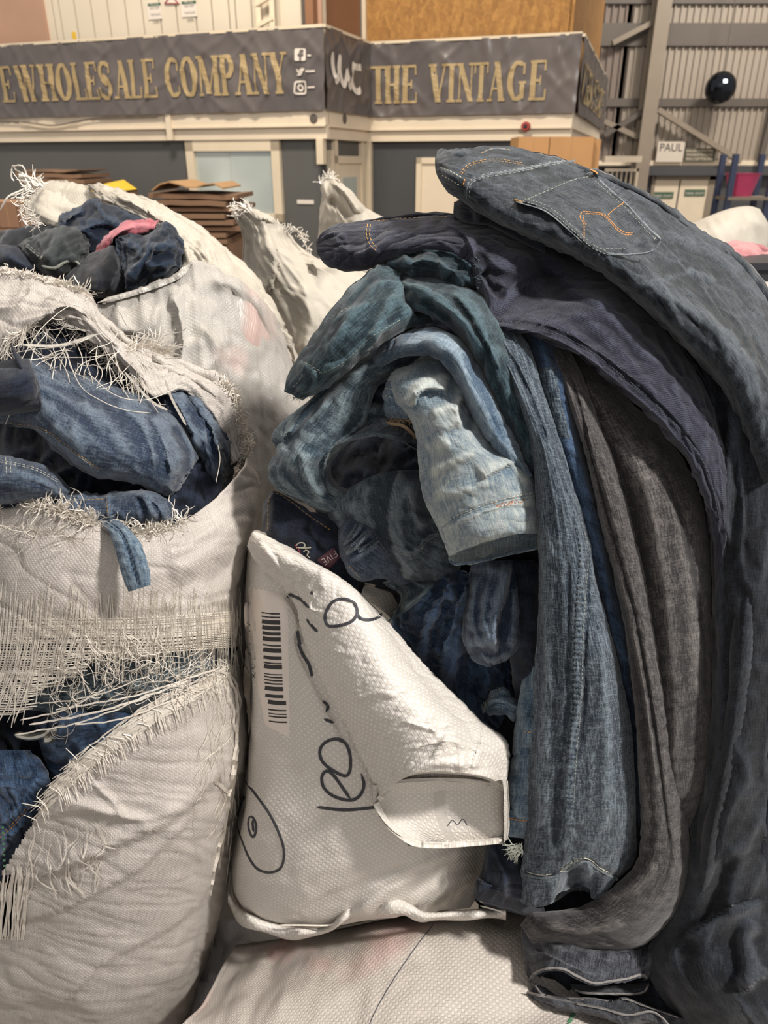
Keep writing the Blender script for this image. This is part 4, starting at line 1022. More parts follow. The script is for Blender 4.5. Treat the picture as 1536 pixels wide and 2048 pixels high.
frays(gA, [(420, 1005), (465, 955), (492, 905), (500, 880)], 300, 8, 26, M_strip2, 'frayed_edge', oA, 23, up=(-.8, -.6), spread=1.6, curl=1.5)
frays(gA, [(-20, 1050), (60, 1060), (150, 1075)], 60, 30, 90, M_strip2, 'frayed_edge', oA, 24, up=(.2, 1), spread=1.5, curl=2.0, w=(.8, 1.8))
m_green = plain('green_print', '#4c7a5c', .6)
for k in range(9): band(gA, [(3 + k * .5, 1655 + k * 11), (8 + k * .5, 1655 + k * 11)], 5, .0012, m_green, 'green_dash', ends=False)
# standing rear wall of the sack mouth, folded over
gA2 = cloth('rear_flap', [
    (-70, 760, 1.30, -70, 525, 1.42, .04), (0, 716, 1.27, 0, 536, 1.40, .05), (56, 668, 1.26, 62, 547, 1.40, .05), (112, 640, 1.26, 122, 564, 1.38, .05), (158, 652, 1.25, 166, 580, 1.36, .04),
    (196, 690, 1.23, 196, 625, 1.32, .035), (238, 722, 1.21, 232, 660, 1.30, .03), (276, 772, 1.19, 280, 688, 1.30, .03), (306, 800, 1.18, 322, 708, 1.30, .03), (360, 782, 1.20, 375, 729, 1.31, .025), (395, 800, 1.21, 430, 752, 1.31, .025),
    (425, 838, 1.22, 468, 790, 1.30, .02), (446, 882, 1.23, 484, 850, 1.29, .02), (462, 930, 1.22, 498, 905, 1.28, .02)],
    T=.02, step=4, mat=M_sack, parent=oA, seed=5, key='A2', caps=(1, 1),
    noise=[(.008, 12, 10, 'n'), (.006, 30, 8, 'r'), (.004, 40, 12, 'v', 15), (.002, 90, 60, 'n')],
    feats=[('S', [(-40, 740), (20, 690), (70, 650), (130, 612), (190, 640)], 14, .022), ('r', [(170, 600), (215, 665), (262, 720), (300, 770)], 9, .014), ('S', [(300, 700), (330, 735), (400, 765), (450, 812)], 12, .012),
           ('r', [(195, 640), (245, 690), (285, 735), (320, 745)], 6, -.012)])
frays(gA2, [(0, 540), (60, 550), (120, 566), (165, 582)], 150, 6, 24, M_strip2, 'frayed_edge', oA, 31, up=(.3, -1), spread=1.6, curl=2)
frays(gA2, [(120, 566), (165, 582), (178, 592)], 60, 10, 40, M_strip2, 'frayed_edge', oA, 32, up=(1, -.1), spread=1.0)
frays(gA2, [(250, 700), (290, 692), (330, 705)], 90, 16, 60, M_strip2, 'frayed_edge', oA, 33, up=(1, -.6), spread=.8, curl=.8)
frays(gA2, [(440, 765), (468, 788), (478, 830), (488, 880)], 240, 8, 34, M_strip2, 'frayed_edge', oA, 34, up=(.5, -.6), spread=2.2, curl=2.0)
frays(gA2, [(150, 665), (230, 722), (275, 765), (300, 800)], 160, 10, 50, M_strip2, 'frayed_edge', oA, 35, up=(-.6, .7), spread=1.6, curl=1.4, w=(.9, 2.2))
frays(gA2, [(-20, 700), (60, 655), (130, 640)], 120, 20, 80, M_strip2, 'frayed_edge', oA, 36, up=(.1, 1), spread=1.3, curl=1.0, w=(.9, 2.4))
rnd = random.Random(15)
lp = [[(0, 712, 1.2), (60, 700, 1.15), (140, 690, 1.12), (205, 665, 1.18)], [(0, 730, 1.14), (90, 716, 1.12), (180, 714, 1.12), (240, 705, 1.2)], [(100, 700, 1.15), (110, 720, 1.12), (105, 760, 1.08), (118, 790, 1.05)],
      [(155, 690, 1.13), (165, 720, 1.1), (158, 750, 1.08)], [(195, 690, 1.13), (192, 720, 1.1), (205, 745, 1.08), (195, 772, 1.07)], [(175, 745, 1.08), (230, 790, 1.04), (290, 800, 1.04), (345, 780, 1.07), (368, 768, 1.1)],
      [(130, 700, 1.14), (160, 770, 1.06), (200, 800, 1.04), (250, 820, 1.03), (300, 826, 1.03)], [(436, 890, 1.12), (440, 920, 1.1), (432, 965, 1.08)], [(428, 760, 1.25), (432, 740, 1.22), (430, 718, 1.2)], [(185, 645, 1.2), (150, 610, 1.22), (100, 640, 1.16), (60, 690, 1.12), (0, 800, 1.08)],
      [(0, 745, 1.08), (20, 760, 1.04), (30, 800, 1.02), (10, 850, 1.02)], [(10, 700, 1.1), (40, 740, 1.06), (45, 775, 1.04)], [(60, 1050, .9), (75, 1030, .92), (90, 990, .95), (112, 965, 1.0)], [(170, 1010, .97), (160, 985, .97), (140, 975, .98)]]
for k in range(60):
    x0, y0 = rnd.uniform(20, 300), rnd.uniform(650, 760); a = rnd.uniform(.3, 2.6); P = [(x0, y0, 1.17)]
    for j in range(5): a += rnd.gauss(0, .35); P.append((P[-1][0] + 18 * math.cos(a), P[-1][1] + 18 * math.sin(a), 1.17 - .02 * j))
    lp.append(P)
loose(lp, M_strip2, 'loose_yarns', oA, .85)
SS = Strips()
for p in ([(45, 690), (120, 690), (195, 668)], [(250, 745), (300, 800), (335, 820)], [(330, 760), (345, 800), (372, 850)]):
    P = smooth_path(p, 14); SS.add(np.c_[P, [Yd(q[1], 1.12) for q in P]], 5)
SS.build('loose_strip', M_strip, oA)

# ---------------------------------------------------------------- second sack behind it
gB = cloth('woven_sack', [
    [(-120, 640, 2.0), (0, 650, 1.85), (120, 628, 1.78), (200, 606, 1.76), (280, 580, 1.78), (350, 552, 1.80), (390, 520, 1.82), (450, 545, 1.84), (520, 600, 1.9), (575, 665, 2.02)],
    [(-125, 720, 2.0), (0, 720, 1.83), (120, 700, 1.74), (210, 680, 1.70), (300, 665, 1.70), (380, 640, 1.72), (440, 630, 1.75), (500, 660, 1.80), (560, 710, 1.9), (606, 760, 2.02)],
    [(-125, 850, 2.0), (0, 850, 1.8), (120, 840, 1.7), (220, 830, 1.66), (320, 820, 1.65), (400, 810, 1.66), (470, 810, 1.7), (540, 820, 1.76), (600, 840, 1.86), (640, 860, 2.0)],
    [(-120, 1050, 2.0), (0, 1050, 1.8), (150, 1050, 1.68), (280, 1050, 1.64), (400, 1050, 1.64), (500, 1050, 1.68), (580, 1050, 1.76), (640, 1050, 1.86), (670, 1050, 1.95), (680, 1050, 2.05)],
    [(-60, 1400, 2.0), (50, 1400, 1.85), (200, 1400, 1.75), (300, 1400, 1.72), (400, 1400, 1.72), (480, 1400, 1.76), (550, 1400, 1.84), (600, 1400, 1.9), (630, 1400, 1.98), (640, 1400, 2.1)],
    [(0, 1640, 2.1), (100, 1640, 2.0), (200, 1640, 1.95), (300, 1640, 1.93), (380, 1640, 1.93), (450, 1640, 1.95), (510, 1640, 1.98), (550, 1640, 2.0), (580, 1640, 2.05), (590, 1640, 2.15)]],
    T=.45, step=6.5, caps=(0, 1), lip=.004, lipdepth=.2, mat=M_sackB, seed=8, key='B', cat='sack', label='large pale sack behind the torn one, mouth open on navy and pink clothes',
    noise=[(.016, 4, 2.5, 'n'), (.008, 14, 3, 'r', 4), (.006, 20, 12, 'v', 20), (.003, 40, 30, 'n')],
    feats=[('S', [(330, 560), (350, 620), (360, 700), (345, 780)], 24, .03), ('s', [(400, 640), (440, 690), (430, 730), (380, 780)], 22, .03), ('r', [(400, 560), (470, 570), (530, 630), (580, 720), (610, 800)], 14, .03),
           ('r', [(450, 640), (470, 800), (480, 950)], 10, .010), ('r', [(500, 690), (520, 850), (525, 950)], 10, -.010), ('r', [(210, 640), (260, 660), (330, 640)], 26, .02), ('r', [(260, 660), (250, 740), (300, 790)], 16, -.02)])
oB = gB['o']
band(gB, [(195, 606), (280, 582), (350, 556), (384, 528)], 12, .012, M_sackB, 'rolled_hem', taper=.1)
gB2 = cloth('side_flap', [
    (175, 372, 2.3, 176, 368, 2.3, .0), (200, 396, 2.2, 230, 378, 2.28, .03), (262, 424, 2.12, 300, 398, 2.24, .04), (316, 452, 2.06, 362, 436, 2.2, .05), (362, 492, 1.98, 424, 478, 2.15, .06),
    (370, 530, 1.92, 480, 520, 2.1, .07), (366, 548, 1.86, 530, 575, 2.05, .07), (392, 560, 1.84, 566, 640, 2.02, .06), (470, 590, 1.86, 590, 700, 2.05, .05), (540, 660, 1.9, 612, 780, 2.05, .03)],
    T=.03, step=5, mat=M_sackC, parent=oB, seed=9, key='B2', noise=[(.012, 8, 6, 'n'), (.008, 26, 8, 'r'), (.005, 34, 14, 'v', 25)],
    feats=[('S', [(215, 385), (300, 425), (365, 480), (380, 540)], 18, .03), ('r', [(395, 440), (440, 520), (520, 590), (570, 680)], 16, .03), ('r', [(360, 470), (395, 520), (400, 555)], 9, -.02), ('s', [(400, 480), (420, 530), (405, 560)], 10, .02)])
gB3 = cloth('rear_flap', [
    [(100, 462, 2.2), (62, 430, 2.25), (52, 405, 2.3), (66, 384, 2.35), (86, 366, 2.35), (100, 362, 2.4)],
    [(140, 470, 2.15), (90, 430, 2.2), (84, 405, 2.25), (95, 384, 2.3), (112, 368, 2.35), (124, 362, 2.4)],
    [(200, 480, 2.1), (150, 440, 2.2), (130, 410, 2.24), (134, 388, 2.3), (145, 372, 2.35), (152, 364, 2.4)],
    [(240, 480, 2.1), (215, 450, 2.2), (200, 430, 2.24), (190, 405, 2.3), (182, 385, 2.35), (178, 370, 2.38)]],
    T=.012, step=4, mat=M_sackC, parent=oB, seed=10, key='B3', noise=[(.008, 14, 9, 'n'), (.004, 50, 14, 'r', 40)])
frays(gB3, [(60, 385), (50, 410), (60, 432), (80, 450)], 80, 12, 34, M_strip2, 'frayed_edge', oB, 41, up=(-1, 0), spread=1.6, curl=1.5, w=(1.2, 3), lift=(0, .01))
frays(gB3, [(85, 366), (70, 376), (62, 384)], 40, 14, 60, M_strip2, 'frayed_edge', oB, 42, up=(-1, -.35), spread=1.0, curl=1.6, w=(1.5, 4), lift=(0, .01))
loose([[(86, 366, 2.3), (50, 350, 2.25), (30, 338, 2.2), (26, 330, 2.2), (22, 352, 2.2), (28, 362, 2.2)], [(60, 372, 2.2), (40, 382, 2.15), (16, 394, 2.1), (0, 420, 2.1)], [(28, 332, 2.2), (45, 332, 2.2), (54, 352, 2.2), (56, 362, 2.2)], [(40, 420, 2.2), (46, 440, 2.2), (56, 452, 2.2)], [(84, 350, 2.3), (76, 356, 2.3), (66, 364, 2.3)]], M_strip2, 'loose_yarns', oB, 1.8)
loose([[(86, 364, 2.32), (60, 358, 2.28), (36, 350, 2.25)], [(84, 368, 2.32), (56, 364, 2.28), (36, 352, 2.25)]], M_strip, 'twisted_corner', oB, 5)
# ---------------------------------------------------------------- third sack, centre, leaning
gC = cloth('woven_sack', [
    [(468, 430, 2.5), (478, 420, 2.48), (490, 414, 2.48), (505, 420, 2.52)],
    [(482, 470, 2.5), (510, 452, 2.42), (540, 445, 2.45), (566, 455, 2.6)],
    [(478, 520, 2.55), (530, 500, 2.38), (580, 500, 2.4), (628, 520, 2.6)],
    [(482, 560, 2.55), (550, 560, 2.34), (640, 560, 2.34), (740, 545, 2.6)],
    [(500, 650, 2.55), (580, 650, 2.3), (700, 650, 2.28), (860, 640, 2.6)],
    [(520, 800, 2.5), (600, 800, 2.26), (740, 800, 2.24), (900, 800, 2.55)],
    [(530, 1000, 2.5), (620, 1000, 2.26), (760, 1000, 2.24), (900, 1000, 2.55)],
    [(560, 1300, 2.5), (640, 1300, 2.3), (760, 1300, 2.3), (860, 1300, 2.55)],
    [(600, 1500, 2.6), (680, 1500, 2.45), (760, 1500, 2.45), (820, 1500, 2.6)]],
    T=.35, step=6, mat=M_sackC, seed=12, key='C', cat='sack', label='cream sack leaning in the middle, frayed corner pointing up before the window',
    noise=[(.016, 5, 4, 'n'), (.008, 14, 4, 'r', 10), (.004, 26, 9, 'v', -15)],
    feats=[('S', [(500, 430), (560, 450), (610, 500), (640, 560)], 14, .04), ('r', [(545, 450), (600, 470), (618, 520), (680, 540)], 9, .04), ('r', [(600, 560), (620, 640), (600, 740)], 14, .03), ('s', [(540, 470), (550, 540), (530, 600)], 12, .03)])
oC = gC['o']
frays(gC, [(470, 432), (485, 418), (500, 418)], 90, 10, 32, M_strip2, 'frayed_edge', oC, 51, up=(-.7, -.8), spread=1.0, w=(1.2, 3), lift=(0, .01))
frays(gC, [(560, 450), (600, 465), (620, 500)], 60, 6, 18, M_strip2, 'frayed_edge', oC, 52, up=(.8, -.8), spread=1.3, w=(1.2, 3), lift=(0, .01))
gD = cloth('woven_sack', [
    [(645, 362, 3.2), (652, 356, 3.2), (660, 354, 3.2), (670, 362, 3.25)], [(640, 400, 3.2), (660, 385, 3.1), (684, 375, 3.1), (704, 388, 3.25)], [(640, 440, 3.2), (670, 425, 3.05), (710, 410, 3.05), (745, 425, 3.25)],
    [(640, 520, 3.2), (700, 500, 3.0), (760, 490, 3.0), (850, 490, 3.25)], [(620, 700, 3.2), (700, 700, 3.0), (780, 700, 3.0), (900, 700, 3.25)], [(660, 1300, 3.2), (720, 1300, 3.1), (780, 1300, 3.1), (840, 1300, 3.3)]],
    T=.35, step=5, mat=M_sackC, seed=14, key='D', cat='sack', label='small frayed sack tip before the glazed cabin door',
    noise=[(.014, 6, 5, 'n'), (.007, 18, 6, 'r', 15)], feats=[('S', [(655, 360), (690, 385), (720, 430)], 12, .05), ('r', [(655, 400), (680, 410), (700, 440)], 8, -.04)])
frays(gD, [(643, 365), (655, 355), (668, 358)], 70, 8, 24, M_strip2, 'frayed_edge', gD['o'], 53, up=(-.3, -1), spread=1.6, w=(1, 2.6), lift=(0, .01))
# ---------------------------------------------------------------- sack at far right
gE = cloth('woven_sack', [
    [(1330, 470, 2.9), (1385, 446, 2.85), (1450, 420, 2.85), (1495, 412, 2.9), (1520, 418, 3.0)], [(1340, 500, 2.8), (1400, 470, 2.7), (1460, 445, 2.7), (1510, 440, 2.8), (1530, 450, 3.0)],
    [(1380, 540, 2.75), (1420, 520, 2.65), (1470, 500, 2.65), (1510, 500, 2.75), (1534, 500, 3.0)], [(1400, 620, 2.75), (1440, 600, 2.6), (1490, 600, 2.6), (1540, 600, 2.75), (1580, 600, 3.0)],
    [(1380, 900, 2.75), (1440, 900, 2.6), (1500, 900, 2.6), (1560, 900, 2.75), (1600, 900, 3.0)], [(1330, 1280, 2.9), (1380, 1280, 2.8), (1440, 1280, 2.8), (1500, 1280, 2.9), (1530, 1280, 3.0)]],
    T=.4, step=6, mat=M_sackC, seed=16, key='E', cat='sack', label='cream sack at the far right behind the jeans pile, pink cloth at its foot', noise=[(.012, 5, 4, 'n'), (.006, 16, 8, 'r')],
    feats=[('r', [(1378, 452), (1440, 428), (1495, 417), (1512, 430), (1522, 470), (1530, 520)], 6, .03)])
M_pinkcloth = denim('pink_cotton', '#b06a6e', '#dca8a4', .3, .2, .1)
M_redcloth = denim('red_cotton', '#8c4040', '#b8605c', .3, .2, .1)
cloth('crumpled_shirt', [(1395, 492, 2.55, 1400, 484, 2.6, .02), (1440, 506, 2.5, 1445, 486, 2.6, .04), (1490, 520, 2.48, 1492, 488, 2.6, .05), (1545, 545, 2.48, 1550, 500, 2.6, .05)], T=.06, step=4, mat=M_pinkcloth, seed=17,
      label='pale pink cloth crumpled below the far right sack', cat='clothing', noise=[(.012, 20, 12, 'n'), (.01, 30, 12, 'r')])
cloth('crumpled_shirt', [(1405, 502, 2.46, 1410, 488, 2.5, .02), (1430, 506, 2.45, 1440, 492, 2.5, .02), (1480, 528, 2.43, 1484, 508, 2.5, .03), (1530, 545, 2.42, 1530, 528, 2.5, .03)], T=.05, step=4, mat=M_redcloth, seed=18,
      label='dull red cloth lying before the pale pink cloth at far right', cat='clothing', noise=[(.012, 20, 12, 'n')])
cr = MB(); p0 = atY(1498, 525, 2.3); cr.aabb(p0[0], p0[0] + .3, 2.3, 2.6, p0[2] - .3, p0[2] - .02); oc = cr.build('crate', plain('black_plastic', '#26272c', .4), label='black plastic crate behind the jeans at the right edge', cat='crate')
carton(p0[0] - .02, p0[0] + .32, 2.28, 2.62, 0, p0[2] - .302, 'tan carton under the black crate at the right edge', M_card_s)
cr = MB(); cr.aabb(p0[0] - .012, p0[0] + .31, 2.288, 2.61, p0[2] - .02, p0[2]); cr.build('rim', plain('black_plastic', '#26272c', .4), oc)
cr = MB(); cr.aabb(p0[0] + .02, p0[0] + .09, 2.296, 2.299, p0[2] - .09, p0[2] - .055); cr.build('printed_label', M_printw, oc)

# ---------------------------------------------------------------- centre sack with marker writing
gF = cloth('woven_sack', [
    [(494, 1098, 1.12), (510, 1060, 1.09), (560, 1085, 1.06), (640, 1130, 1.07), (700, 1180, 1.12), (740, 1215, 1.2)],
    [(489, 1190, 1.12), (505, 1180, 1.05), (560, 1185, 1.02), (660, 1200, 1.03), (760, 1230, 1.1), (800, 1260, 1.2)],
    [(494, 1300, 1.12), (512, 1300, 1.03), (570, 1300, .99), (680, 1300, .99), (800, 1320, 1.06), (860, 1340, 1.2)],
    [(500, 1430, 1.12), (518, 1430, 1.01), (580, 1430, .97), (700, 1430, .96), (840, 1440, 1.02), (950, 1450, 1.18)],
    [(490, 1550, 1.12), (512, 1550, 1.0), (580, 1550, .95), (700, 1550, .93), (860, 1550, .98), (1000, 1550, 1.15)],
    [(474, 1650, 1.12), (500, 1650, .99), (580, 1650, .935), (700, 1650, .915), (860, 1640, .95), (1000, 1630, 1.12)],
    [(459, 1740, 1.12), (490, 1745, .99), (580, 1750, .94), (700, 1745, .92), (850, 1730, .95), (985, 1710, 1.12)],
    [(462, 1800, 1.12), (500, 1822, 1.0), (590, 1835, .96), (700, 1825, .945), (830, 1800, .97), (960, 1785, 1.10)],
    [(500, 1838, 1.12), (530, 1852, 1.03), (600, 1862, .995), (700, 1850, .985), (820, 1826, 1.0), (940, 1815, 1.08)]],
    T=.36, step=4.5, mat=M_sackF, seed=20, key='F', cat='sack', label='white woven sack with marker writing and barcode label, its mouth folded over',
    noise=[(.008, 6, 4, 'n'), (.0022, 26, 18, 'n')],
    feats=[('r', [(500, 1180), (575, 1190), (605, 1240), (600, 1290), (640, 1380), (700, 1500)], 7, -.008), ('S', [(830, 1720), (720, 1765), (620, 1810), (560, 1850)], 26, -.018), ('r', [(950, 1690), (840, 1740), (740, 1800), (700, 1850)], 17, .022),
           ('r', [(960, 1740), (880, 1775), (800, 1815)], 12, .014), ('r', [(900, 1720), (780, 1770), (680, 1830)], 8, -.014), ('r', [(560, 1480), (620, 1540), (640, 1640)], 30, .006), ('r', [(940, 1760), (900, 1790)], 6, .012)])
oF = gF['o']
gF2 = cloth('folded_flap', [
    [(494, 1092, 1.065), (500, 1074, 1.06), (506, 1064, 1.06), (514, 1060, 1.08)],
    [(520, 1136, 1.04), (550, 1120, 1.00), (580, 1105, 1.00), (600, 1110, 1.05)],
    [(578, 1196, 1.0), (620, 1180, .965), (680, 1165, .965), (722, 1190, 1.02)],
    [(604, 1270, .975), (660, 1255, .93), (740, 1245, .93), (800, 1270, 1.0)],
    [(646, 1358, .95), (702, 1350, .90), (780, 1335, .895), (870, 1350, .985)],
    [(692, 1448, .93), (752, 1440, .87), (850, 1420, .865), (950, 1428, .97)],
    [(728, 1530, .915), (800, 1510, .85), (900, 1490, .845), (1016, 1488, .95)],
    [(756, 1596, .90), (785, 1568, .86), (830, 1545, .835), (900, 1543, .835), (965, 1552, .86), (1012, 1572, .93)]],
    T=.035, step=4.2, mat=M_sackF, parent=oF, seed=22, key='F2', caps=(1, 0), lip=.003, lipdepth=.03,
    noise=[(.006, 9, 5, 'n'), (.0016, 26, 18, 'n'), (.0022, 20, 40, 'v', 10)],
    feats=[('r', [(870, 1480), (940, 1490), (1000, 1510)], 12, .009), ('r', [(905, 1455), (925, 1500), (920, 1545)], 10, .008), ('r', [(790, 1560), (860, 1528), (960, 1528)], 8, .007), ('S', [(970, 1440), (960, 1490), (940, 1540)], 12, .012),
           ('r', [(512, 1070), (545, 1120), (590, 1190)], 6, .006), ('r', [(640, 1180), (650, 1130)], 8, .005), ('r', [(610, 1200), (622, 1230), (606, 1290)], 6, .007), ('r', [(575, 1190), (604, 1215), (640, 1225)], 4, .005), ('r', [(600, 1180), (612, 1150)], 5, -.004), ('r', [(640, 1300), (720, 1310)], 5, .003), ('r', [(700, 1400), (760, 1385), (800, 1395)], 5, .004), ('r', [(800, 1440), (870, 1460), (930, 1450)], 5, .005), ('r', [(820, 1500), (900, 1480)], 4, .004), ('r', [(880, 1400), (860, 1440), (880, 1480)], 5, .004), ('S', [(900, 1420), (890, 1470), (860, 1520)], 8, .006), ('r', [(700, 1420), (850, 1380)], 10, -.004), ('r', [(760, 1480), (900, 1420)], 8, .004)])
band(gF2, [(757, 1600), (784, 1573), (830, 1551), (900, 1549), (965, 1558), (1008, 1576)], 13, .003, M_sackF, 'mouth_hem')
gF3 = cloth('inner_face', [
    [(745, 1570, .90), (790, 1560, .91), (880, 1555, .92), (960, 1560, .92), (1014, 1575, .94)],
    [(748, 1612, .885), (790, 1620, .935), (880, 1622, .945), (960, 1620, .94), (1018, 1620, .94)],
    [(778, 1656, .88), (815, 1660, .925), (890, 1668, .925), (960, 1662, .92), (1016, 1655, .92)],
    [(826, 1688, .885), (860, 1692, .895), (910, 1694, .895), (960, 1690, .90), (1012, 1684, .91)]],
    T=.012, step=5, mat=M_sackF, parent=oF, seed=23, key='F3', noise=[(.003, 14, 10, 'n')])
cloth('side_shade_panel', [[(1004, 1556, .88), (1010, 1558, .90), (1016, 1562, .94)], [(1008, 1600, .885), (1013, 1602, .905), (1019, 1606, .94)], [(1008, 1650, .89), (1013, 1650, .905), (1018, 1650, .94)], [(1006, 1682, .90), (1010, 1682, .91), (1014, 1680, .94)]],
      T=.01, step=3, mat=M_sackF, parent=oF, seed=29, noise=[(.002, 20, 20, 'n')])  # right wall of the mouth, added to keep light off the inner face
band(gF3, [(752, 1606), (770, 1640), (800, 1668), (830, 1686), (880, 1690), (940, 1686), (1008, 1680)], 14, .006, M_sackF, 'mouth_hem')
band(gF3, [(895, 1652), (905, 1640), (915, 1650), (925, 1638), (934, 1650)], 3, .001, M_pen, 'faint_stitching')
# bottom seam, wavy hem
hem = [[(456 + dx, 1788 + dy), (484 + dx, 1826 + dy), (540 + dx, 1848 + dy), (600 + dx, 1862 + dy), (655 + dx, 1858 + dy), (700 + dx, 1818 + dy), (760 + dx, 1812 + dy), (805 + dx, 1802 + dy), (850 + dx, 1830 + dy), (930 + dx, 1826 + dy), (1012 + dx, 1822 + dy)] for dx, dy in ((0, 0),)][0]
HP = smooth_path(hem, 150); V = []; Fc = []
for i, (x, y) in enumerate(HP):
    t = i / 149; wv = 16 + 7 * math.sin(t * 13) + 4 * math.sin(t * 31)
    Yb = np.interp(t, [0, .1, .3, .6, 1], [1.06, .99, .955, .95, .98]) + .008 * math.sin(t * 40)
    for k, (dy, dY) in enumerate(((-7, .012), (0, -.004 + .004 * math.sin(t * 60)), (wv * .6, -.004 + .01 * math.sin(t * 26)), (wv, .004 + .012 * math.sin(t * 26 + .6)), (wv + 2, .012 + .012 * math.sin(t * 26 + .6)), (wv * .5, .02))):
        V.append(W(x, y + dy, Yd(y + dy, Yb + dY)))
m_ = 6; Fc = [(i * m_ + k, i * m_ + (k + 1) % m_, (i + 1) * m_ + (k + 1) % m_, (i + 1) * m_ + k) for i in range(149) for k in range(m_)]
uvs = [(k * .008, i * .004) for i in range(150) for k in range(m_)]
mesh('bottom_hem', V, Fc, M_sackF, oF, smooth=True, uv=uvs)
loose([[(690, 1838, .95), (660, 1850, .95), (600, 1850, .955), (560, 1850, .96)], [(960, 1812, .97), (985, 1818, .97), (1012, 1826, .96)], [(955, 1800, .97), (975, 1806, .96), (990, 1800, .96)]], M_strip, 'seam_thread', oF, 2)
# barcode label
gl = patch(gF, ([(495, 1170), (488, 1230), (500, 1320), (520, 1400), (528, 1452)], [(572, 1190), (578, 1230), (579, 1340), (580, 1420), (579, 1478)]), .0016, M_label, 'barcode_label', 12, 26)
y = 1226; rb = random.Random(3); k = 0
while y < 1446:
    w_ = rb.choice([3, 4, 4, 7, 9]); gp = rb.choice([2.5, 3.5, 4, 6]); x0 = 522 + (y - 1226) * .045 + (0 if y < 1400 else 5)
    band(gl, [(x0 + 1, y - 1.5), (x0 + 18, y + 1), (x0 + 37, y + 1.5)], w_, .0009, M_bar, 'printed_bar', ends=False); y += w_ + gp
def glyphs(g, strokes, w, mat, name, parent=None, h=.0012):
    for s in strokes: band(g, s, w, h, mat, name, ends=False, parent=parent, taper=.04, step=4)
glyphs(gl, [[(499, 1302), (506, 1300), (510, 1306), (505, 1311), (499, 1308), (499, 1302)], [(500, 1318), (508, 1320), (511, 1314)], [(501, 1330), (507, 1327), (511, 1333), (506, 1338), (501, 1334), (501, 1330)], [(502, 1346), (511, 1356)], [(512, 1344), (507, 1352), (502, 1358)]], 2.2, M_pen, 'printed_digit')
glyphs(gl, [[(497, 1250), (501, 1250)], [(497, 1262), (501, 1262)], [(498, 1274), (502, 1274)], [(498, 1286), (502, 1288)]], 3, M_pen, 'printed_digit')
# marker writing
glyphs(gF2, [[(574, 1192), (586, 1230), (594, 1262), (600, 1290), (598, 1278)], [(576, 1188), (600, 1198), (618, 1216)], [(613, 1238), (624, 1252), (635, 1264)], [(623, 1182), (624, 1190)],
             [(708, 1205), (690, 1198), (668, 1202), (654, 1220), (650, 1238), (658, 1252), (684, 1250), (704, 1242), (714, 1228), (712, 1212), (704, 1200)], [(712, 1214), (718, 1234), (735, 1240), (755, 1236), (764, 1226)]], 6.5, M_mark, 'marker_stroke', h=.0016)
glyphs(gF, [[(596, 1286), (606, 1310), (618, 1330), (624, 1354)], [(645, 1402), (656, 1412), (652, 1424)], [(648, 1438), (668, 1446)],
            [(694, 1488), (676, 1478), (652, 1484), (640, 1500), (644, 1522), (664, 1540), (690, 1552), (700, 1540), (700, 1510), (690, 1486), (672, 1480)],
            [(702, 1600), (684, 1574), (668, 1552), (654, 1542), (644, 1552), (646, 1572), (660, 1588), (682, 1598), (706, 1600), (722, 1588), (728, 1568), (722, 1548)],
            [(634, 1614), (690, 1620), (757, 1614)]], 6.5, M_mark, 'marker_stroke', h=.0016)
glyphs(gF, [[(490, 1562), (512, 1590), (540, 1630), (560, 1672), (568, 1705), (562, 1735), (540, 1745), (515, 1738), (498, 1715), (488, 1690), (474, 1650)], [(499, 1632), (497, 1650), (501, 1668), (507, 1674), (512, 1662), (511, 1645), (505, 1634), (499, 1634)], [(505, 1640), (507, 1664)], [(482, 1600), (492, 1596)], [(812, 1686), (822, 1690), (830, 1687)], [(488, 1590), (480, 1622)]], 5.5, M_mark, 'marker_stroke', h=.0016)
# inner far rim of the centre sack, seen under the jeans
cloth('rear_flap', [[(730, 1165, 1.25), (726, 1178, 1.22), (722, 1190, 1.2)], [(760, 1168, 1.24), (750, 1195, 1.2), (742, 1215, 1.18)], [(820, 1172, 1.24), (790, 1205, 1.2), (770, 1240, 1.16)], [(850, 1190, 1.25), (830, 1240, 1.2), (800, 1290, 1.15)]], T=.015, step=5, mat=M_sackF, parent=oF, seed=24, noise=[(.004, 14, 10, 'n')])
# ---------------------------------------------------------------- foreground sack the others rest on
gG = cloth('woven_sack', [
    [(470, 1890, 1.10), (640, 1865, 1.12), (850, 1825, 1.14), (1060, 1820, 1.14), (1300, 1840, 1.14), (1560, 1880, 1.12)],
    [(430, 1950, 1.0), (640, 1905, 1.0), (850, 1862, 1.02), (1060, 1852, 1.04), (1300, 1870, 1.06), (1580, 1920, 1.05)],
    [(400, 2000, .92), (640, 1958, .91), (850, 1925, .93), (1060, 1915, .96), (1300, 1930, .99), (1600, 1975, .98)],
    [(350, 2070, .84), (600, 2050, .81), (850, 2030, .81), (1100, 2025, .86), (1340, 2030, .90), (1640, 2060, .90)],
    [(300, 2250, .76), (560, 2240, .66), (850, 2230, .64), (1120, 2230, .64), (1380, 2240, .66), (1680, 2250, .74)],
    [(200, 2700, .70), (520, 2700, .52), (850, 2700, .48), (1120, 2700, .48), (1450, 2700, .52), (1780, 2700, .68)],
    [(120, 3050, .74), (500, 3050, .58), (850, 3050, .54), (1150, 3050, .54), (1500, 3050, .58), (1840, 3050, .72)]],
    T=.62, step=9, mat=M_sackG, seed=26, key='G', cat='sack', label='full white woven sack lying in the foreground under the others, pen line across it',
    noise=[(.012, 5, 4, 'n'), (.003, 18, 14, 'n')], feats=[('r', [(640, 1990), (760, 1920), (860, 1880)], 40, .01)])
band(gG, [(868, 1848), (835, 1890), (790, 1955), (752, 2020), (735, 2060)], 3.2, .0007, M_pen, 'pen_line', ends=False)
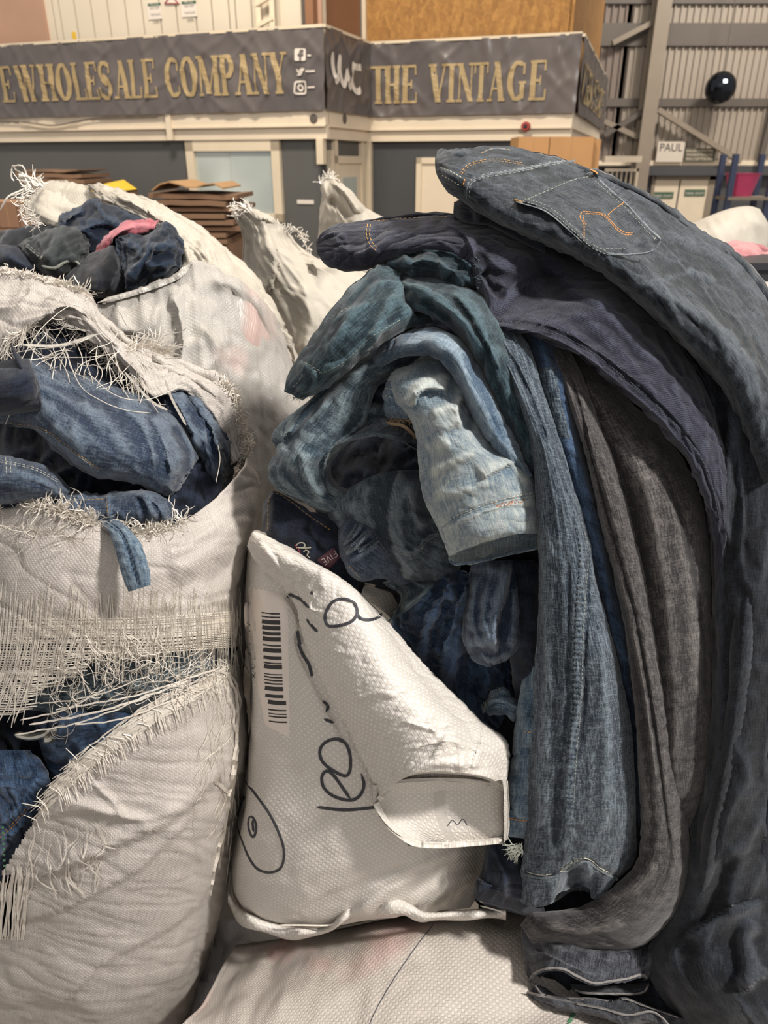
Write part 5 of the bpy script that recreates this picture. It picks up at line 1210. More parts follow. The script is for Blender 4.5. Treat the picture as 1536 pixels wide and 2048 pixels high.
for k in range(4): band(gG, [(1156 - k * 5.5, 2016 + k * 11), (1149 - k * 5.5, 2024 + k * 11)], 11, .0007, m_green, 'green_dash', ends=False)
# shiny grey film sack glimpsed between them, down low
M_film = sackcloth('grey_film', '#a9a6a6', .005, .22, .4, crink=1.2)
cloth('plastic_sack', [[(380, 1890, 1.30), (440, 1840, 1.26), (520, 1850, 1.28), (570, 1880, 1.34)], [(350, 1950, 1.22), (430, 1930, 1.14), (520, 1930, 1.15), (600, 1950, 1.24)], [(330, 2040, 1.18), (430, 2040, 1.08), (520, 2040, 1.08), (620, 2040, 1.18)], [(300, 2280, 1.2), (430, 2280, 1.15), (500, 2280, 1.15), (600, 2280, 1.2)]],
      T=.12, step=7, mat=M_film, seed=28, cat='sack', label='shiny grey plastic sack glimpsed low between the torn sack and the written one', noise=[(.012, 14, 12, 'r'), (.006, 40, 40, 'n')])
# ================================================================ JEANS AND CLOTHES
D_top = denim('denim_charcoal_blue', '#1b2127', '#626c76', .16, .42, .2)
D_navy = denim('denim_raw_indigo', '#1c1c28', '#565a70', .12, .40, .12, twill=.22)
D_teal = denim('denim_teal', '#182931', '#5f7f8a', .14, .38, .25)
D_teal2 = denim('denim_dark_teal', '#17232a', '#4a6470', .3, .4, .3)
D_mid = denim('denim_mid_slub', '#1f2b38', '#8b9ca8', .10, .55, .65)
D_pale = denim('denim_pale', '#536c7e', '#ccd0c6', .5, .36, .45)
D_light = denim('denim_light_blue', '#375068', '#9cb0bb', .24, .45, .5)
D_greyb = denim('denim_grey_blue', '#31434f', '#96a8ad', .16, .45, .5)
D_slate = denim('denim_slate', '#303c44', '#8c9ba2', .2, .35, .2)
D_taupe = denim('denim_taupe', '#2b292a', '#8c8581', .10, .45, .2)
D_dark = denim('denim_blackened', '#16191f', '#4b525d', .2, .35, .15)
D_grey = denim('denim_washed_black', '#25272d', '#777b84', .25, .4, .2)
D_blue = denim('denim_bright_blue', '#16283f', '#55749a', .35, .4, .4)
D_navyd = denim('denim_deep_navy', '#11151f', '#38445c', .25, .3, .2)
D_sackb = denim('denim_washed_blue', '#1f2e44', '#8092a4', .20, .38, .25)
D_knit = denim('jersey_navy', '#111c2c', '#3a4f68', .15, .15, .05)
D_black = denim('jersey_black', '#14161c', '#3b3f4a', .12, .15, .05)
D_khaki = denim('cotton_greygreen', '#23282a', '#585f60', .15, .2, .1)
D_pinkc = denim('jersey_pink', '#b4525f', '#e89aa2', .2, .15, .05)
TH_gold = plain('thread_gold', '#b98d4e', .6); TH_or = plain('thread_orange', '#c07f35', .6); TH_pale = plain('thread_pale', '#8d8f84', .8); TH_dk = plain('thread_dark', '#39434a', .7); TH_cream = plain('thread_cream', '#c9c6b4', .7)
FN = [(.0045, 9, 3.5, 'n'), (.0030, 22, 7, 'r'), (.0022, 9, 24, 'v', 12), (.0012, 60, 40, 'n')]          # long soft folds
FC = [(.007, 9, 9, 'n'), (.006, 22, 13, 'r', 25), (.004, 34, 18, 'v', -30), (.0012, 70, 60, 'n')]   # crumpled
FS = [(.003, 8, 3, 'n'), (.002, 30, 12, 'v', 15), (.0009, 90, 70, 'n')]           # nearly smooth
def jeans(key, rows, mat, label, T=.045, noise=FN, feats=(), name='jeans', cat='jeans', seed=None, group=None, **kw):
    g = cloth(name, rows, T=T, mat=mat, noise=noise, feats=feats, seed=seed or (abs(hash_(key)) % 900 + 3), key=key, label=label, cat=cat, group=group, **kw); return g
def hash_(s): return sum((i + 3) * ord(c) for i, c in enumerate(s))
def dbl(g, line, off, mat=None, w=1.6, dash=6, gap=3, name='stitching'):
    P = np.array(smooth_path(line, max(8, int(plen(line) / 10)))); t = np.gradient(P, axis=0); t /= np.linalg.norm(t, axis=1, keepdims=True); n = np.stack([-t[:, 1], t[:, 0]], 1)
    stitches(g, [(P + n * o).tolist() for o in off], mat or TH_pale, w=w, dash=dash, gap=gap, name=name)

# ---------------------------------------------------------------- inside the torn sack
jeans('a0', [[(-120, 640, 1.34), (60, 640, 1.28), (250, 690, 1.27), (420, 780, 1.28), (480, 830, 1.32)], [(-120, 800, 1.30), (60, 790, 1.2), (250, 820, 1.19), (430, 860, 1.22), (478, 890, 1.3)],
    [(-120, 960, 1.28), (60, 950, 1.12), (250, 960, 1.10), (420, 960, 1.14), (462, 960, 1.25)], [(-120, 1080, 1.28), (60, 1080, 1.08), (250, 1080, 1.06), (400, 1080, 1.1), (440, 1060, 1.22)]], D_navyd,
    'very dark navy jeans filling the back of the torn sack', T=.12, noise=FC, step=6)
jeans('a1', [(-60, 850, 1.10, -60, 735, 1.16, .06), (0, 850, 1.07, 10, 735, 1.15, .07), (62, 862, 1.05, 62, 715, 1.16, .08), (108, 905, 1.02, 130, 738, 1.17, .09), (160, 942, 1.0, 200, 760, 1.17, .10), (212, 956, 1.0, 262, 782, 1.17, .10),
    (275, 966, 1.01, 312, 806, 1.18, .09), (322, 988, 1.02, 355, 838, 1.18, .08), (352, 988, 1.05, 385, 880, 1.17, .05), (372, 960, 1.09, 396, 915, 1.16, .02)], D_sackb,
    'washed blue jeans spread across the mouth of the torn sack', T=.06, noise=[(.005, 8, 5, 'n'), (.003, 30, 14, 'r', 30), (.001, 80, 60, 'n')], step=4.5,
    feats=[('r', [(20, 852), (90, 868), (146, 912), (200, 948)], 5, .006), ('r', [(75, 745), (120, 765), (165, 775), (195, 765)], 4, .004), ('S', [(300, 830), (330, 890), (345, 960)], 20, .016), ('S', [(230, 800), (290, 860), (310, 940)], 18, .010),
           ('r', [(150, 800), (220, 850), (260, 920)], 14, .006), ('r', [(60, 780), (140, 820), (200, 880)], 10, -.005), ('r', [(100, 850), (180, 900)], 12, .005), ('r', [(340, 850), (370, 900), (372, 950)], 9, -.01), ('s', [(360, 860), (385, 900), (385, 940)], 8, .01)])
dbl(G['a1'], [(70, 742), (115, 762), (165, 775), (198, 765)], (-2.5, 2.5), TH_dk); dbl(G['a1'], [(10, 846), (85, 858), (150, 904), (200, 940)], (0,), TH_gold, w=1.3)
jeans('a2', [(300, 830, 1.22, 305, 752, 1.26, .02), (345, 855, 1.19, 352, 765, 1.26, .04), (385, 890, 1.17, 395, 792, 1.26, .05), (410, 930, 1.16, 428, 830, 1.25, .05), (422, 965, 1.16, 458, 870, 1.24, .04), (428, 985, 1.17, 462, 905, 1.23, .02)], D_sackb,
    'blue jeans tucked under the right edge of the torn mouth', T=.05, noise=FC, feats=[('S', [(330, 770), (365, 830), (400, 900)], 12, .02), ('S', [(370, 780), (420, 850), (440, 920)], 12, .02)], step=4.5)
jeans('a4', [(-60, 722, 1.02, -60, 832, 1.0, .06), (0, 720, 1.02, 0, 832, .99, .06), (35, 716, 1.02, 40, 828, .99, .06), (62, 722, 1.02, 70, 822, 1.0, .05), (80, 775, 1.01, 82, 818, 1.0, .02)], D_navyd,
    'dark indigo trouser cuff at the far left of the torn mouth', T=.05, noise=FS, caps=(1, 0), lip=.004, feats=[('r', [(68, 730), (84, 780), (80, 815)], 5, .006)], step=4)
jeans('a5', [(-60, 905, .99, -60, 1010, .97, .04), (0, 910, .99, 0, 1008, .965, .05), (60, 922, .99, 55, 1004, .965, .05), (105, 942, 1.0, 100, 1002, .97, .04), (138, 978, 1.0, 132, 1000, .98, .01)], D_sackb,
    'dark blue waistband with grey stitching at the lower left of the mouth', T=.05, noise=FN, feats=[('r', [(0, 935), (70, 955), (130, 985)], 4, .005), ('r', [(26, 915), (28, 950)], 9, .004)], step=4)
dbl(G['a5'], [(0, 922), (70, 938), (120, 965)], (-2, 2), TH_cream, w=1.3); dbl(G['a5'], [(20, 914), (22, 948)], (0, 9), TH_cream, w=1.3)
jeans('a6', [(8, 1024, .975, 12, 986, 1.0, .01), (60, 1034, .965, 64, 984, 1.0, .02), (130, 1040, .962, 134, 984, 1.0, .02), (200, 1046, .962, 205, 986, 1.0, .02), (262, 1052, .968, 262, 980, 1.0, .03), (312, 1052, .98, 300, 980, 1.01, .03), (352, 1040, 1.0, 338, 1000, 1.02, .01)], D_sackb,
    'light blue jeans waistband lying just inside the frayed front rim', T=.03, noise=[(.003, 20, 20, 'n'), (.003, 40, 20, 'r', 60)], feats=[('r', [(20, 992), (130, 996), (250, 992)], 4, .003), ('r', [(215, 990), (220, 1045)], 4, .004), ('S', [(255, 980), (290, 1000), (310, 1040)], 10, .012), ('S', [(280, 985), (315, 1010), (330, 1045)], 8, .010), ('r', [(150, 1000), (152, 1030)], 5, .003)], step=3.5)
dbl(G['a6'], [(20, 998), (130, 1000), (210, 998)], (0,), TH_gold, w=1.3); dbl(G['a6'], [(212, 992), (217, 1040)], (0,), TH_gold, w=1.3)
gst = jeans('strap', [(186, 1042, .965, 232, 1036, .96, .008), (206, 1052, .935, 250, 1050, .93, .008), (222, 1072, .908, 268, 1068, .905, .008), (232, 1106, .89, 286, 1098, .885, .008), (240, 1140, .878, 296, 1130, .875, .008), (248, 1162, .872, 300, 1152, .87, .006), (256, 1184, .868, 301, 1170, .866, .004)], D_light,
    'blue denim strip with dark double stitching hanging over the torn sack rim', T=.010, name='denim_strip', cat='strip', noise=[(.0015, 60, 60, 'n')], backs=.95,
    feats=[('r', [(210, 1040), (240, 1062), (256, 1100), (268, 1140), (280, 1178)], 3, -.003), ('p', [(195, 1042), (228, 1070), (240, 1106), (250, 1150), (262, 1180)], 8, .0022, 'x', 24), ('p', [(228, 1038), (262, 1068), (280, 1106), (290, 1150)], 8, .0022, 'x', 22)], step=2.5)
dbl(gst, [(212, 1042), (242, 1066), (258, 1100), (270, 1140), (279, 1174)], (-3, 3), plain('thread_navy', '#1c2a3c', .7), w=2.2, dash=9, gap=2)
# through the slit in the sack's side
jeans('t0', [(-80, 1260, 1.08, 480, 1250, 1.16, .06), (-80, 1360, 1.05, 470, 1350, 1.14, .06), (-80, 1500, 1.04, 400, 1480, 1.12, .06), (-80, 1640, 1.04, 260, 1640, 1.12, .05), (-80, 1900, 1.04, 120, 1900, 1.1, .05)], D_navyd, 'almost black jeans deep behind the slit in the torn sack', T=.08, noise=FC, step=7)
jeans('t1', [(60, 1420, 1.0, 70, 1370, 1.0, .02), (130, 1440, .985, 130, 1340, .99, .03), (210, 1440, .985, 210, 1300, .99, .04), (300, 1430, .99, 300, 1285, 1.0, .04), (390, 1400, 1.03, 380, 1270, 1.04, .03), (440, 1370, 1.10, 440, 1260, 1.12, .01)], D_greyb,
    'grey-blue jeans behind the loosened weave at the top of the slit', T=.05, noise=FC, feats=[('S', [(70, 1395), (160, 1400), (240, 1430)], 10, .012), ('r', [(120, 1370), (200, 1385), (260, 1410)], 6, .006)], step=4.5)
jeans('t2', [(100, 1560, .985, 66, 1440, 1.0, .02), (160, 1570, .965, 130, 1420, .98, .04), (220, 1540, .965, 200, 1415, .98, .04), (290, 1490, .98, 270, 1415, .99, .03), (340, 1450, 1.0, 330, 1420, 1.01, .01)], D_blue,
    'deep blue jeans in the middle of the slit beside the buckle', T=.05, noise=FC, feats=[('r', [(130, 1430), (110, 1470), (80, 1490)], 5, .008), ('S', [(190, 1420), (200, 1480), (180, 1540)], 12, .01)], step=4)
jeans('t3', [(-60, 1500, .95, 60, 1500, .965, .02), (-60, 1560, .935, 90, 1545, .95, .03), (-60, 1640, .93, 96, 1610, .94, .03), (-60, 1700, .93, 60, 1690, .94, .03), (-60, 1760, .94, 10, 1760, .95, .01)], D_blue,
    'faded blue jeans with a puckered seam bulging out at the left end of the slit', T=.05, noise=FC, feats=[('p', [(-10, 1640), (30, 1620), (70, 1580), (90, 1540)], 12, .006, 'x', 13), ('p', [(0, 1700), (30, 1660), (80, 1610)], 8, .005, 'x', 13)], step=3.5)
dbl(G['t3'], [(-10, 1680), (25, 1650), (60, 1610)], (-2, 3), TH_or, w=1.8)
bk = MB(); bk.tube([W(x, y, Yd(y, .955)) for x, y in smooth_path([(30, 1468), (60, 1474), (90, 1468), (104, 1456)], 12)], .006, 8); bk.tube([W(x, y, Yd(y, .955)) for x, y in smooth_path([(108, 1452), (112, 1464), (104, 1476), (88, 1478)], 10)], .008, 8)
bk.build('belt_buckle', plain('worn_silver', '#b9b6ac', .25, metal=.9), label='silver belt buckle glinting inside the slit of the torn sack', cat='buckle')
# ---------------------------------------------------------------- clothes in the second sack
jeans('b0', [(-60, 540, 2.12, -60, 480, 2.2, .05), (60, 600, 2.0, 60, 450, 2.2, .05), (200, 610, 1.95, 200, 430, 2.2, .05), (330, 580, 1.98, 330, 445, 2.2, .05), (368, 540, 2.0, 366, 470, 2.2, .03)], D_black, 'black clothes deep in the second sack', T=.15, noise=FC, step=6, name='folded_clothes', cat='clothes')
jeans('b1', [(112, 466, 2.06, 118, 430, 2.12, .02), (140, 500, 2.02, 150, 412, 2.12, .05), (178, 512, 2.0, 188, 394, 2.14, .06), (225, 510, 2.0, 208, 404, 2.14, .06), (262, 480, 2.02, 262, 425, 2.14, .05), (312, 470, 2.04, 316, 444, 2.14, .02)], D_knit,
    'navy sweatshirt peaked at the back of the second sack', T=.08, noise=FC, step=4, name='sweatshirt', cat='clothing', feats=[('S', [(120, 470), (135, 440), (170, 420)], 8, .02), ('r', [(190, 396), (205, 430), (240, 450)], 6, .02), ('S', [(150, 470), (200, 450), (260, 460)], 10, .02), ('r', [(140, 500), (150, 470), (190, 465)], 7, .015)])
jeans('b2', [(34, 492, 1.98, 50, 478, 2.0, .01), (62, 520, 1.93, 80, 466, 2.0, .04), (90, 548, 1.90, 112, 456, 2.0, .06), (130, 546, 1.9, 145, 458, 2.0, .06), (160, 525, 1.92, 168, 464, 2.0, .04), (176, 510, 1.95, 180, 480, 2.0, .02)], D_khaki,
    'dark grey-green trousers with a pale seam in the second sack', T=.08, noise=FC, step=4, name='trousers', cat='trousers', feats=[('r', [(40, 490), (60, 500), (80, 520)], 4, .008), ('S', [(110, 460), (105, 490), (90, 520)], 9, .015), ('r', [(100, 530), (130, 515), (165, 525)], 5, .01)])
dbl(G['b2'], [(46, 484), (66, 500), (84, 515)], (-2, 3), TH_pale); 
jeans('b3', [(186, 508, 1.95, 192, 500, 1.97, .005), (210, 498, 1.93, 222, 470, 1.97, .02), (235, 474, 1.94, 248, 448, 1.98, .03), (275, 474, 1.95, 275, 440, 2.0, .03), (305, 462, 1.97, 318, 443, 2.0, .015)], D_pinkc,
    'pink T-shirt squeezed between navy clothes in the second sack', T=.05, noise=FC, step=3, name='t_shirt', cat='clothing', feats=[('r', [(215, 485), (250, 458), (300, 450)], 5, .012)])
jeans('b4', [(128, 555, 1.88, 178, 508, 1.94, .02), (150, 592, 1.83, 205, 498, 1.93, .05), (180, 598, 1.82, 228, 492, 1.92, .06), (215, 594, 1.83, 242, 520, 1.9, .05), (246, 588, 1.84, 250, 550, 1.9, .02)], D_black,
    'black sweatshirt at the front of the second sack', T=.08, noise=FS, step=4, name='sweatshirt', cat='clothing', feats=[('S', [(228, 500), (235, 540), (215, 590)], 10, .015), ('r', [(180, 530), (200, 560), (190, 590)], 10, .01)])
jeans('b5', [(232, 500, 1.9, 230, 468, 1.95, .01), (244, 560, 1.85, 258, 468, 1.94, .04), (255, 588, 1.82, 290, 466, 1.94, .06), (290, 576, 1.82, 325, 446, 1.95, .07), (330, 560, 1.83, 352, 456, 1.94, .06), (360, 535, 1.86, 366, 490, 1.92, .02)], D_knit,
    'crumpled navy jersey at the right side of the second sack', T=.09, noise=FC, step=3.5, name='jersey', cat='clothing', feats=[('S', [(300, 480), (290, 510), (265, 540), (250, 560)], 10, .03), ('S', [(345, 470), (310, 500), (290, 540)], 9, .025), ('r', [(300, 500), (330, 490), (350, 500)], 6, .015), ('r', [(290, 540), (330, 530), (355, 530)], 8, .015), ('r', [(240, 480), (275, 500), (285, 520)], 8, .015)])
jeans('b6', [(-60, 536, 1.95, -60, 488, 2.0, .03), (0, 534, 1.93, 0, 488, 2.0, .04), (40, 545, 1.91, 36, 494, 1.98, .04), (64, 548, 1.91, 78, 528, 1.95, .02)], D_navyd, 'indigo jeans at the left edge of the second sack', T=.07, noise=FN, step=4, feats=[('r', [(0, 505), (30, 520), (60, 540)], 5, .01)])
m = MB(); 
for p in ([(80, 518, 1.88), (92, 510, 1.88), (110, 512, 1.88), (124, 520, 1.88)], [(84, 532, 1.87), (110, 536, 1.86), (130, 524, 1.87), (150, 522, 1.88), (160, 530, 1.88)]):
    m.tube([W(a, b, Yd(b, c)) for a, b, c in smooth_path(p, 14)], .0035, 5)
m.build('drawcord', TH_pale, label='grey drawcord loop on the dark clothes in the second sack', cat='cord', kind='thing')

# ---------------------------------------------------------------- the heap on the right: hidden core, added for support and to darken the gaps
jeans('core', [[(760, 640, 1.36), (900, 590, 1.30), (1150, 600, 1.30), (1400, 700, 1.32), (1640, 800, 1.4)], [(740, 800, 1.34), (900, 790, 1.2), (1150, 790, 1.18), (1400, 830, 1.2), (1640, 900, 1.35)],
    [(630, 1000, 1.3), (900, 1000, 1.14), (1150, 1000, 1.12), (1400, 1000, 1.12), (1640, 1000, 1.3)], [(740, 1250, 1.28), (900, 1250, 1.13), (1150, 1250, 1.08), (1400, 1250, 1.07), (1640, 1250, 1.25)],
    [(900, 1550, 1.24), (1020, 1550, 1.12), (1200, 1550, 1.06), (1400, 1550, 1.04), (1640, 1550, 1.2)], [(960, 1860, 1.2), (1060, 1860, 1.10), (1200, 1860, 1.04), (1400, 1860, 1.0), (1640, 1860, 1.15)],
    [(980, 2060, 1.15), (1080, 2060, 1.04), (1240, 2060, 1.0), (1400, 2060, .96), (1640, 2060, 1.1)]], D_navyd, 'dark filler body added inside the right heap to support it and darken its gaps', T=.35, noise=FC, step=9)
# inner slate bowl
jeans('j7a', [(735, 755, 1.16, 850, 765, 1.15, .02), (692, 815, 1.13, 852, 820, 1.12, .04), (662, 868, 1.10, 848, 856, 1.09, .05), [(646, 925, 1.085), (654, 902, 1.05), (672, 884, 1.035), (700, 872, 1.03), (754, 862, 1.03), (801, 872, 1.035), (842, 896, 1.06)]], D_slate,
    'dark slate jeans hood arching over the shadowed hollow of the heap', T=.05, noise=FN, step=4, caps=(1, 0), lip=.006, lipdepth=.04, feats=[('r', [(690, 850), (720, 825), (760, 812)], 8, .012), ('r', [(760, 850), (800, 840), (835, 850)], 7, .01), ('r', [(720, 790), (760, 800), (800, 800)], 8, -.01)])
band(G['j7a'], [(656, 914), (672, 894), (700, 880), (754, 869), (801, 879), (836, 898)], 7, .004, D_slate, 'rolled_edge', wob=.3)
jeans('j7r', [(640, 905, 1.09, 668, 905, 1.08, .03), (638, 945, 1.075, 664, 950, 1.07, .03), (648, 985, 1.065, 682, 972, 1.06, .03), (668, 1008, 1.06, 706, 984, 1.065, .02)], D_slate, 'slate denim roll edging the left of the hollow', T=.04, noise=FN, step=3.5)
jeans('j7', [[(672, 1000, 1.07), (688, 984, 1.055), (712, 968, 1.05), (754, 948, 1.05), (809, 940, 1.05), (885, 940, 1.06)], [(650, 1020, 1.07), (690, 1010, 1.04), (740, 990, 1.03), (800, 985, 1.03), (850, 985, 1.03), (890, 990, 1.05)], (676, 1060, 1.07, 898, 1060, 1.06, .04), (722, 1105, 1.07, 915, 1115, 1.07, .04), (770, 1148, 1.09, 925, 1160, 1.07, .03), (800, 1172, 1.12, 925, 1185, 1.1, .01)], D_slate,
    'dark slate jeans bunched in the hollow under the pale leg', T=.05, noise=FN, step=4,
    feats=[('S', [(806, 935), (786, 1000), (782, 1060), (800, 1120), (820, 1170)], 22, .035), ('r', [(740, 960), (730, 1010), (750, 1070)], 10, .008), ('r', [(820, 960), (828, 1020), (850, 1065)], 10, .010), ('r', [(800, 1100), (832, 1103), (856, 1073), (890, 1064)], 4, .008), ('r', [(700, 1000), (720, 1040), (730, 1080)], 10, .010), ('r', [(690, 1030), (760, 1120)], 8, -.008)])
stitches(G['j7'], [[(790, 1106), (830, 1109), (858, 1079), (892, 1070)]], TH_pale, w=1.6)
# blue jeans sunk in the written sack
jeans('j9', [(770, 1260, 1.12, 870, 1125, 1.10, .02), (800, 1300, 1.10, 905, 1135, 1.07, .05), (840, 1340, 1.09, 935, 1140, 1.06, .05), (880, 1385, 1.09, 965, 1160, 1.08, .04), (930, 1440, 1.08, 1000, 1250, 1.10, .03), (980, 1490, 1.08, 1050, 1350, 1.1, .02)], D_blue,
    'blue crumpled jeans sunk inside the written sack', T=.08, noise=FC, step=4, feats=[('S', [(905, 1140), (880, 1200), (850, 1260), (840, 1330)], 16, .03), ('S', [(940, 1150), (910, 1230), (890, 1300), (880, 1370)], 14, .03), ('r', [(860, 1170), (830, 1210), (790, 1230)], 12, .015), ('r', [(925, 1250), (905, 1330), (900, 1390)], 8, .015), ('r', [(900, 1190), (870, 1260), (862, 1330)], 7, -.02)])
jeans('j9c', [(765, 1165, 1.12, 850, 1142, 1.12, .01), (800, 1190, 1.09, 870, 1150, 1.09, .02), (790, 1225, 1.07, 880, 1165, 1.06, .02), (772, 1245, 1.06, 870, 1195, 1.07, .01)], D_greyb, 'grey-blue denim fold lying at the mouth of the written sack', T=.02, noise=FN, step=3.5, feats=[('S', [(820, 1160), (850, 1180), (800, 1220)], 8, .012)])
jeans('j9b', [(940, 1122, 1.06, 1070, 1120, 1.05, .03), (930, 1180, 1.04, 1068, 1180, 1.04, .04), (926, 1235, 1.02, 1066, 1235, 1.03, .04), (930, 1285, 1.0, 1058, 1270, 1.02, .04), (948, 1318, .995, 1040, 1296, 1.01, .03), (976, 1334, .995, 1012, 1318, 1.0, .01)], D_sackb,
    'blue denim fold drooping like a pouch below the pale cuff', T=.05, noise=FN, step=3.2, feats=[('s', [(1020, 1118), (1004, 1190), (990, 1250), (992, 1310)], 24, .045), ('r', [(950, 1300), (985, 1320), (1020, 1300)], 6, .006), ('r', [(946, 1140), (936, 1180), (934, 1230)], 7, -.006), ('r', [(950, 1150), (944, 1240), (966, 1305)], 6, .008), ('r', [(1024, 1160), (1030, 1240), (1018, 1295)], 6, .008), ('r', [(972, 1160), (966, 1230), (978, 1290)], 5, .007)])
jeans('j9d', [(1005, 1125, 1.04, 1085, 1125, 1.03, .02), (1012, 1220, 1.03, 1085, 1220, 1.01, .03), (1022, 1320, 1.03, 1085, 1320, 1.0, .03), (1030, 1400, 1.04, 1080, 1400, 1.0, .02), (1040, 1520, 1.04, 1080, 1520, 1.0, .02)], D_navyd, 'narrow purple-navy leg hanging left of the slubbed leg', T=.05, noise=FN, step=5)
jeans('j9e', [(968, 1425, 1.02, 975, 1400, 1.02, .01), (1000, 1430, 1.0, 1002, 1380, 1.01, .015), (1040, 1440, 1.0, 1034, 1402, 1.01, .01)], D_light, 'small torn light blue denim scrap near the rim of the written sack', T=.02, noise=FC, step=3, name='denim_scrap', cat='scrap')
frays(G['j9e'], [(968, 1424), (975, 1404), (1002, 1382)], 30, 5, 14, TH_pale, 'frayed_edge', G['j9e']['o'], 61, up=(-.7, -.7), w=(.8, 1.4), lift=(0, .004), back=3)
# waist with woven label, behind the flap of the written sack
jeans('j8', [(520, 1100, 1.12, 527, 1004, 1.12, .01), (536, 1110, 1.08, 545, 978, 1.10, .03), (575, 1130, 1.06, 580, 992, 1.10, .03), (620, 1150, 1.05, 617, 1016, 1.08, .03), (665, 1170, 1.05, 664, 1040, 1.07, .03), (715, 1190, 1.07, 718, 1070, 1.08, .02)], D_navyd,
    'dark blue jeans waist with a maroon woven label at the sack mouth', T=.04, noise=FN, step=3.6, feats=[('r', [(530, 1060), (532, 1005), (548, 982), (580, 998), (625, 1032), (668, 1060)], 4, .006), ('r', [(606, 1050), (630, 1080), (650, 1110)], 6, -.006)])
dbl(G['j8'], [(535, 1060), (537, 1006), (550, 986), (580, 1002), (625, 1036), (664, 1062)], (0,), TH_gold, w=1.3)
glb = patch(G['j8'], [(632, 1120), (668, 1093), (682, 1114), (656, 1142)], .003, plain('maroon_label', '#54303a', .7), 'woven_label', 10, 10, label='maroon woven label lettered FIVE')
wl = plain('label_thread', '#cfc4c2', .7)
def lab(a, b): return (667 - .8 * a + .55 * b, 1099 + .6 * a + .83 * b)
for st in ([(0, 2), (0, 15)], [(0, 15), (7, 15)], [(0, 9), (5, 9)], [(11, 2), (11, 15)], [(15, 15), (18, 2)], [(18, 2), (22, 15)], [(26, 2), (26, 15)], [(26, 15), (32, 15)], [(26, 9), (31, 9)], [(26, 2), (32, 2)]):
    band(glb, [lab(*q) for q in st], 2.0, .0007, wl, 'label_lettering', ends=False, step=3)
for k, st in enumerate(([(592, 1092), (598, 1086), (607, 1086), (610, 1092), (604, 1096)], [(592, 1095), (610, 1096), (622, 1095)], [(607, 1104), (612, 1100), (618, 1104), (614, 1110), (620, 1116)])):
    band(G['j8'], st, 3, .0016, TH_cream, 'embroidery', ends=False, step=3)
band(G['j8'], [(590, 1090), (598, 1100), (600, 1108), (606, 1112)], 2.5, .0018, plain('thread_red', '#a8384c', .7), 'embroidery', ends=False, step=3)
jeans('j8b', [(674, 1100, 1.05, 676, 1060, 1.06, .01), (684, 1122, 1.03, 694, 1040, 1.05, .02), (700, 1148, 1.02, 722, 1034, 1.04, .03), (724, 1162, 1.02, 752, 1058, 1.04, .03), (752, 1158, 1.03, 786, 1098, 1.05, .02), (775, 1160, 1.05, 815, 1130, 1.07, .01), (800, 1172, 1.08, 870, 1150, 1.1, .01)], D_sackb,
    'blue jeans waistband with stacked belt loops beside the maroon label', T=.03, noise=[(.002, 30, 30, 'n')], step=3, feats=[('S', [(690, 1090), (716, 1066), (726, 1046)], 6, .012), ('S', [(692, 1112), (722, 1086), (742, 1062)], 6, .012), ('r', [(700, 1124), (728, 1106), (756, 1086)], 5, .007), ('r', [(692, 1130), (722, 1158)], 3, .004)])
for ln in ([(684, 1088), (706, 1068), (716, 1050)], [(690, 1104), (716, 1084), (734, 1062)], [(716, 1102), (740, 1090), (758, 1078)]):
    band(G['j8b'], ln, 10, .005, D_mid, 'belt_loop', step=4); dbl(G['j8b'], ln, (-5, 5), TH_pale, w=1.2, dash=4, gap=2)
dbl(G['j8b'], [(698, 1132), (722, 1156)], (0,), TH_gold, w=1.3); dbl(G['j8b'], [(760, 1086), (776, 1106), (794, 1116)], (0,), TH_pale, w=1.3)
# beige waist lining strip and light waist
jeans('j6w', [(772, 764, 1.04, 806, 758, 1.03, .01), (766, 796, 1.04, 812, 786, 1.02, .02), (766, 826, 1.05, 822, 816, 1.03, .02), (775, 838, 1.06, 828, 836, 1.04, .01)], D_light, 'light blue waist scrap showing beside the pale leg', T=.03, noise=FN, step=3)
stitches(G['j6w'], [[(770, 776), (788, 780), (806, 782)], [(768, 790), (790, 796), (812, 796)]], TH_cream, w=1.4)
jeans('j6l', [(772, 850, 1.06, 776, 838, 1.05, .003), (800, 862, 1.06, 806, 838, 1.04, .01), (824, 876, 1.06, 828, 850, 1.04, .01), (840, 902, 1.07, 838, 876, 1.05, .005)], D_taupe, 'small beige waist lining curled under the pale leg', T=.015, noise=FC, step=2.5, name='waist_lining', cat='lining')
m_tan = plain('tan_binding', '#9c8468', .8, bump=.2, bscale=200)
band(G['j6l'], [(772, 846), (790, 848), (806, 852), (824, 866), (836, 886)], 7, .003, m_tan, 'binding', step=4)
frays(G['j6l'], [(778, 842), (800, 840), (822, 846)], 60, 6, 18, m_tan, 'frayed_edge', G['j6l']['o'], 62, up=(.3, -1), w=(1, 2), spread=2, curl=2, lift=(0, .006), back=3)
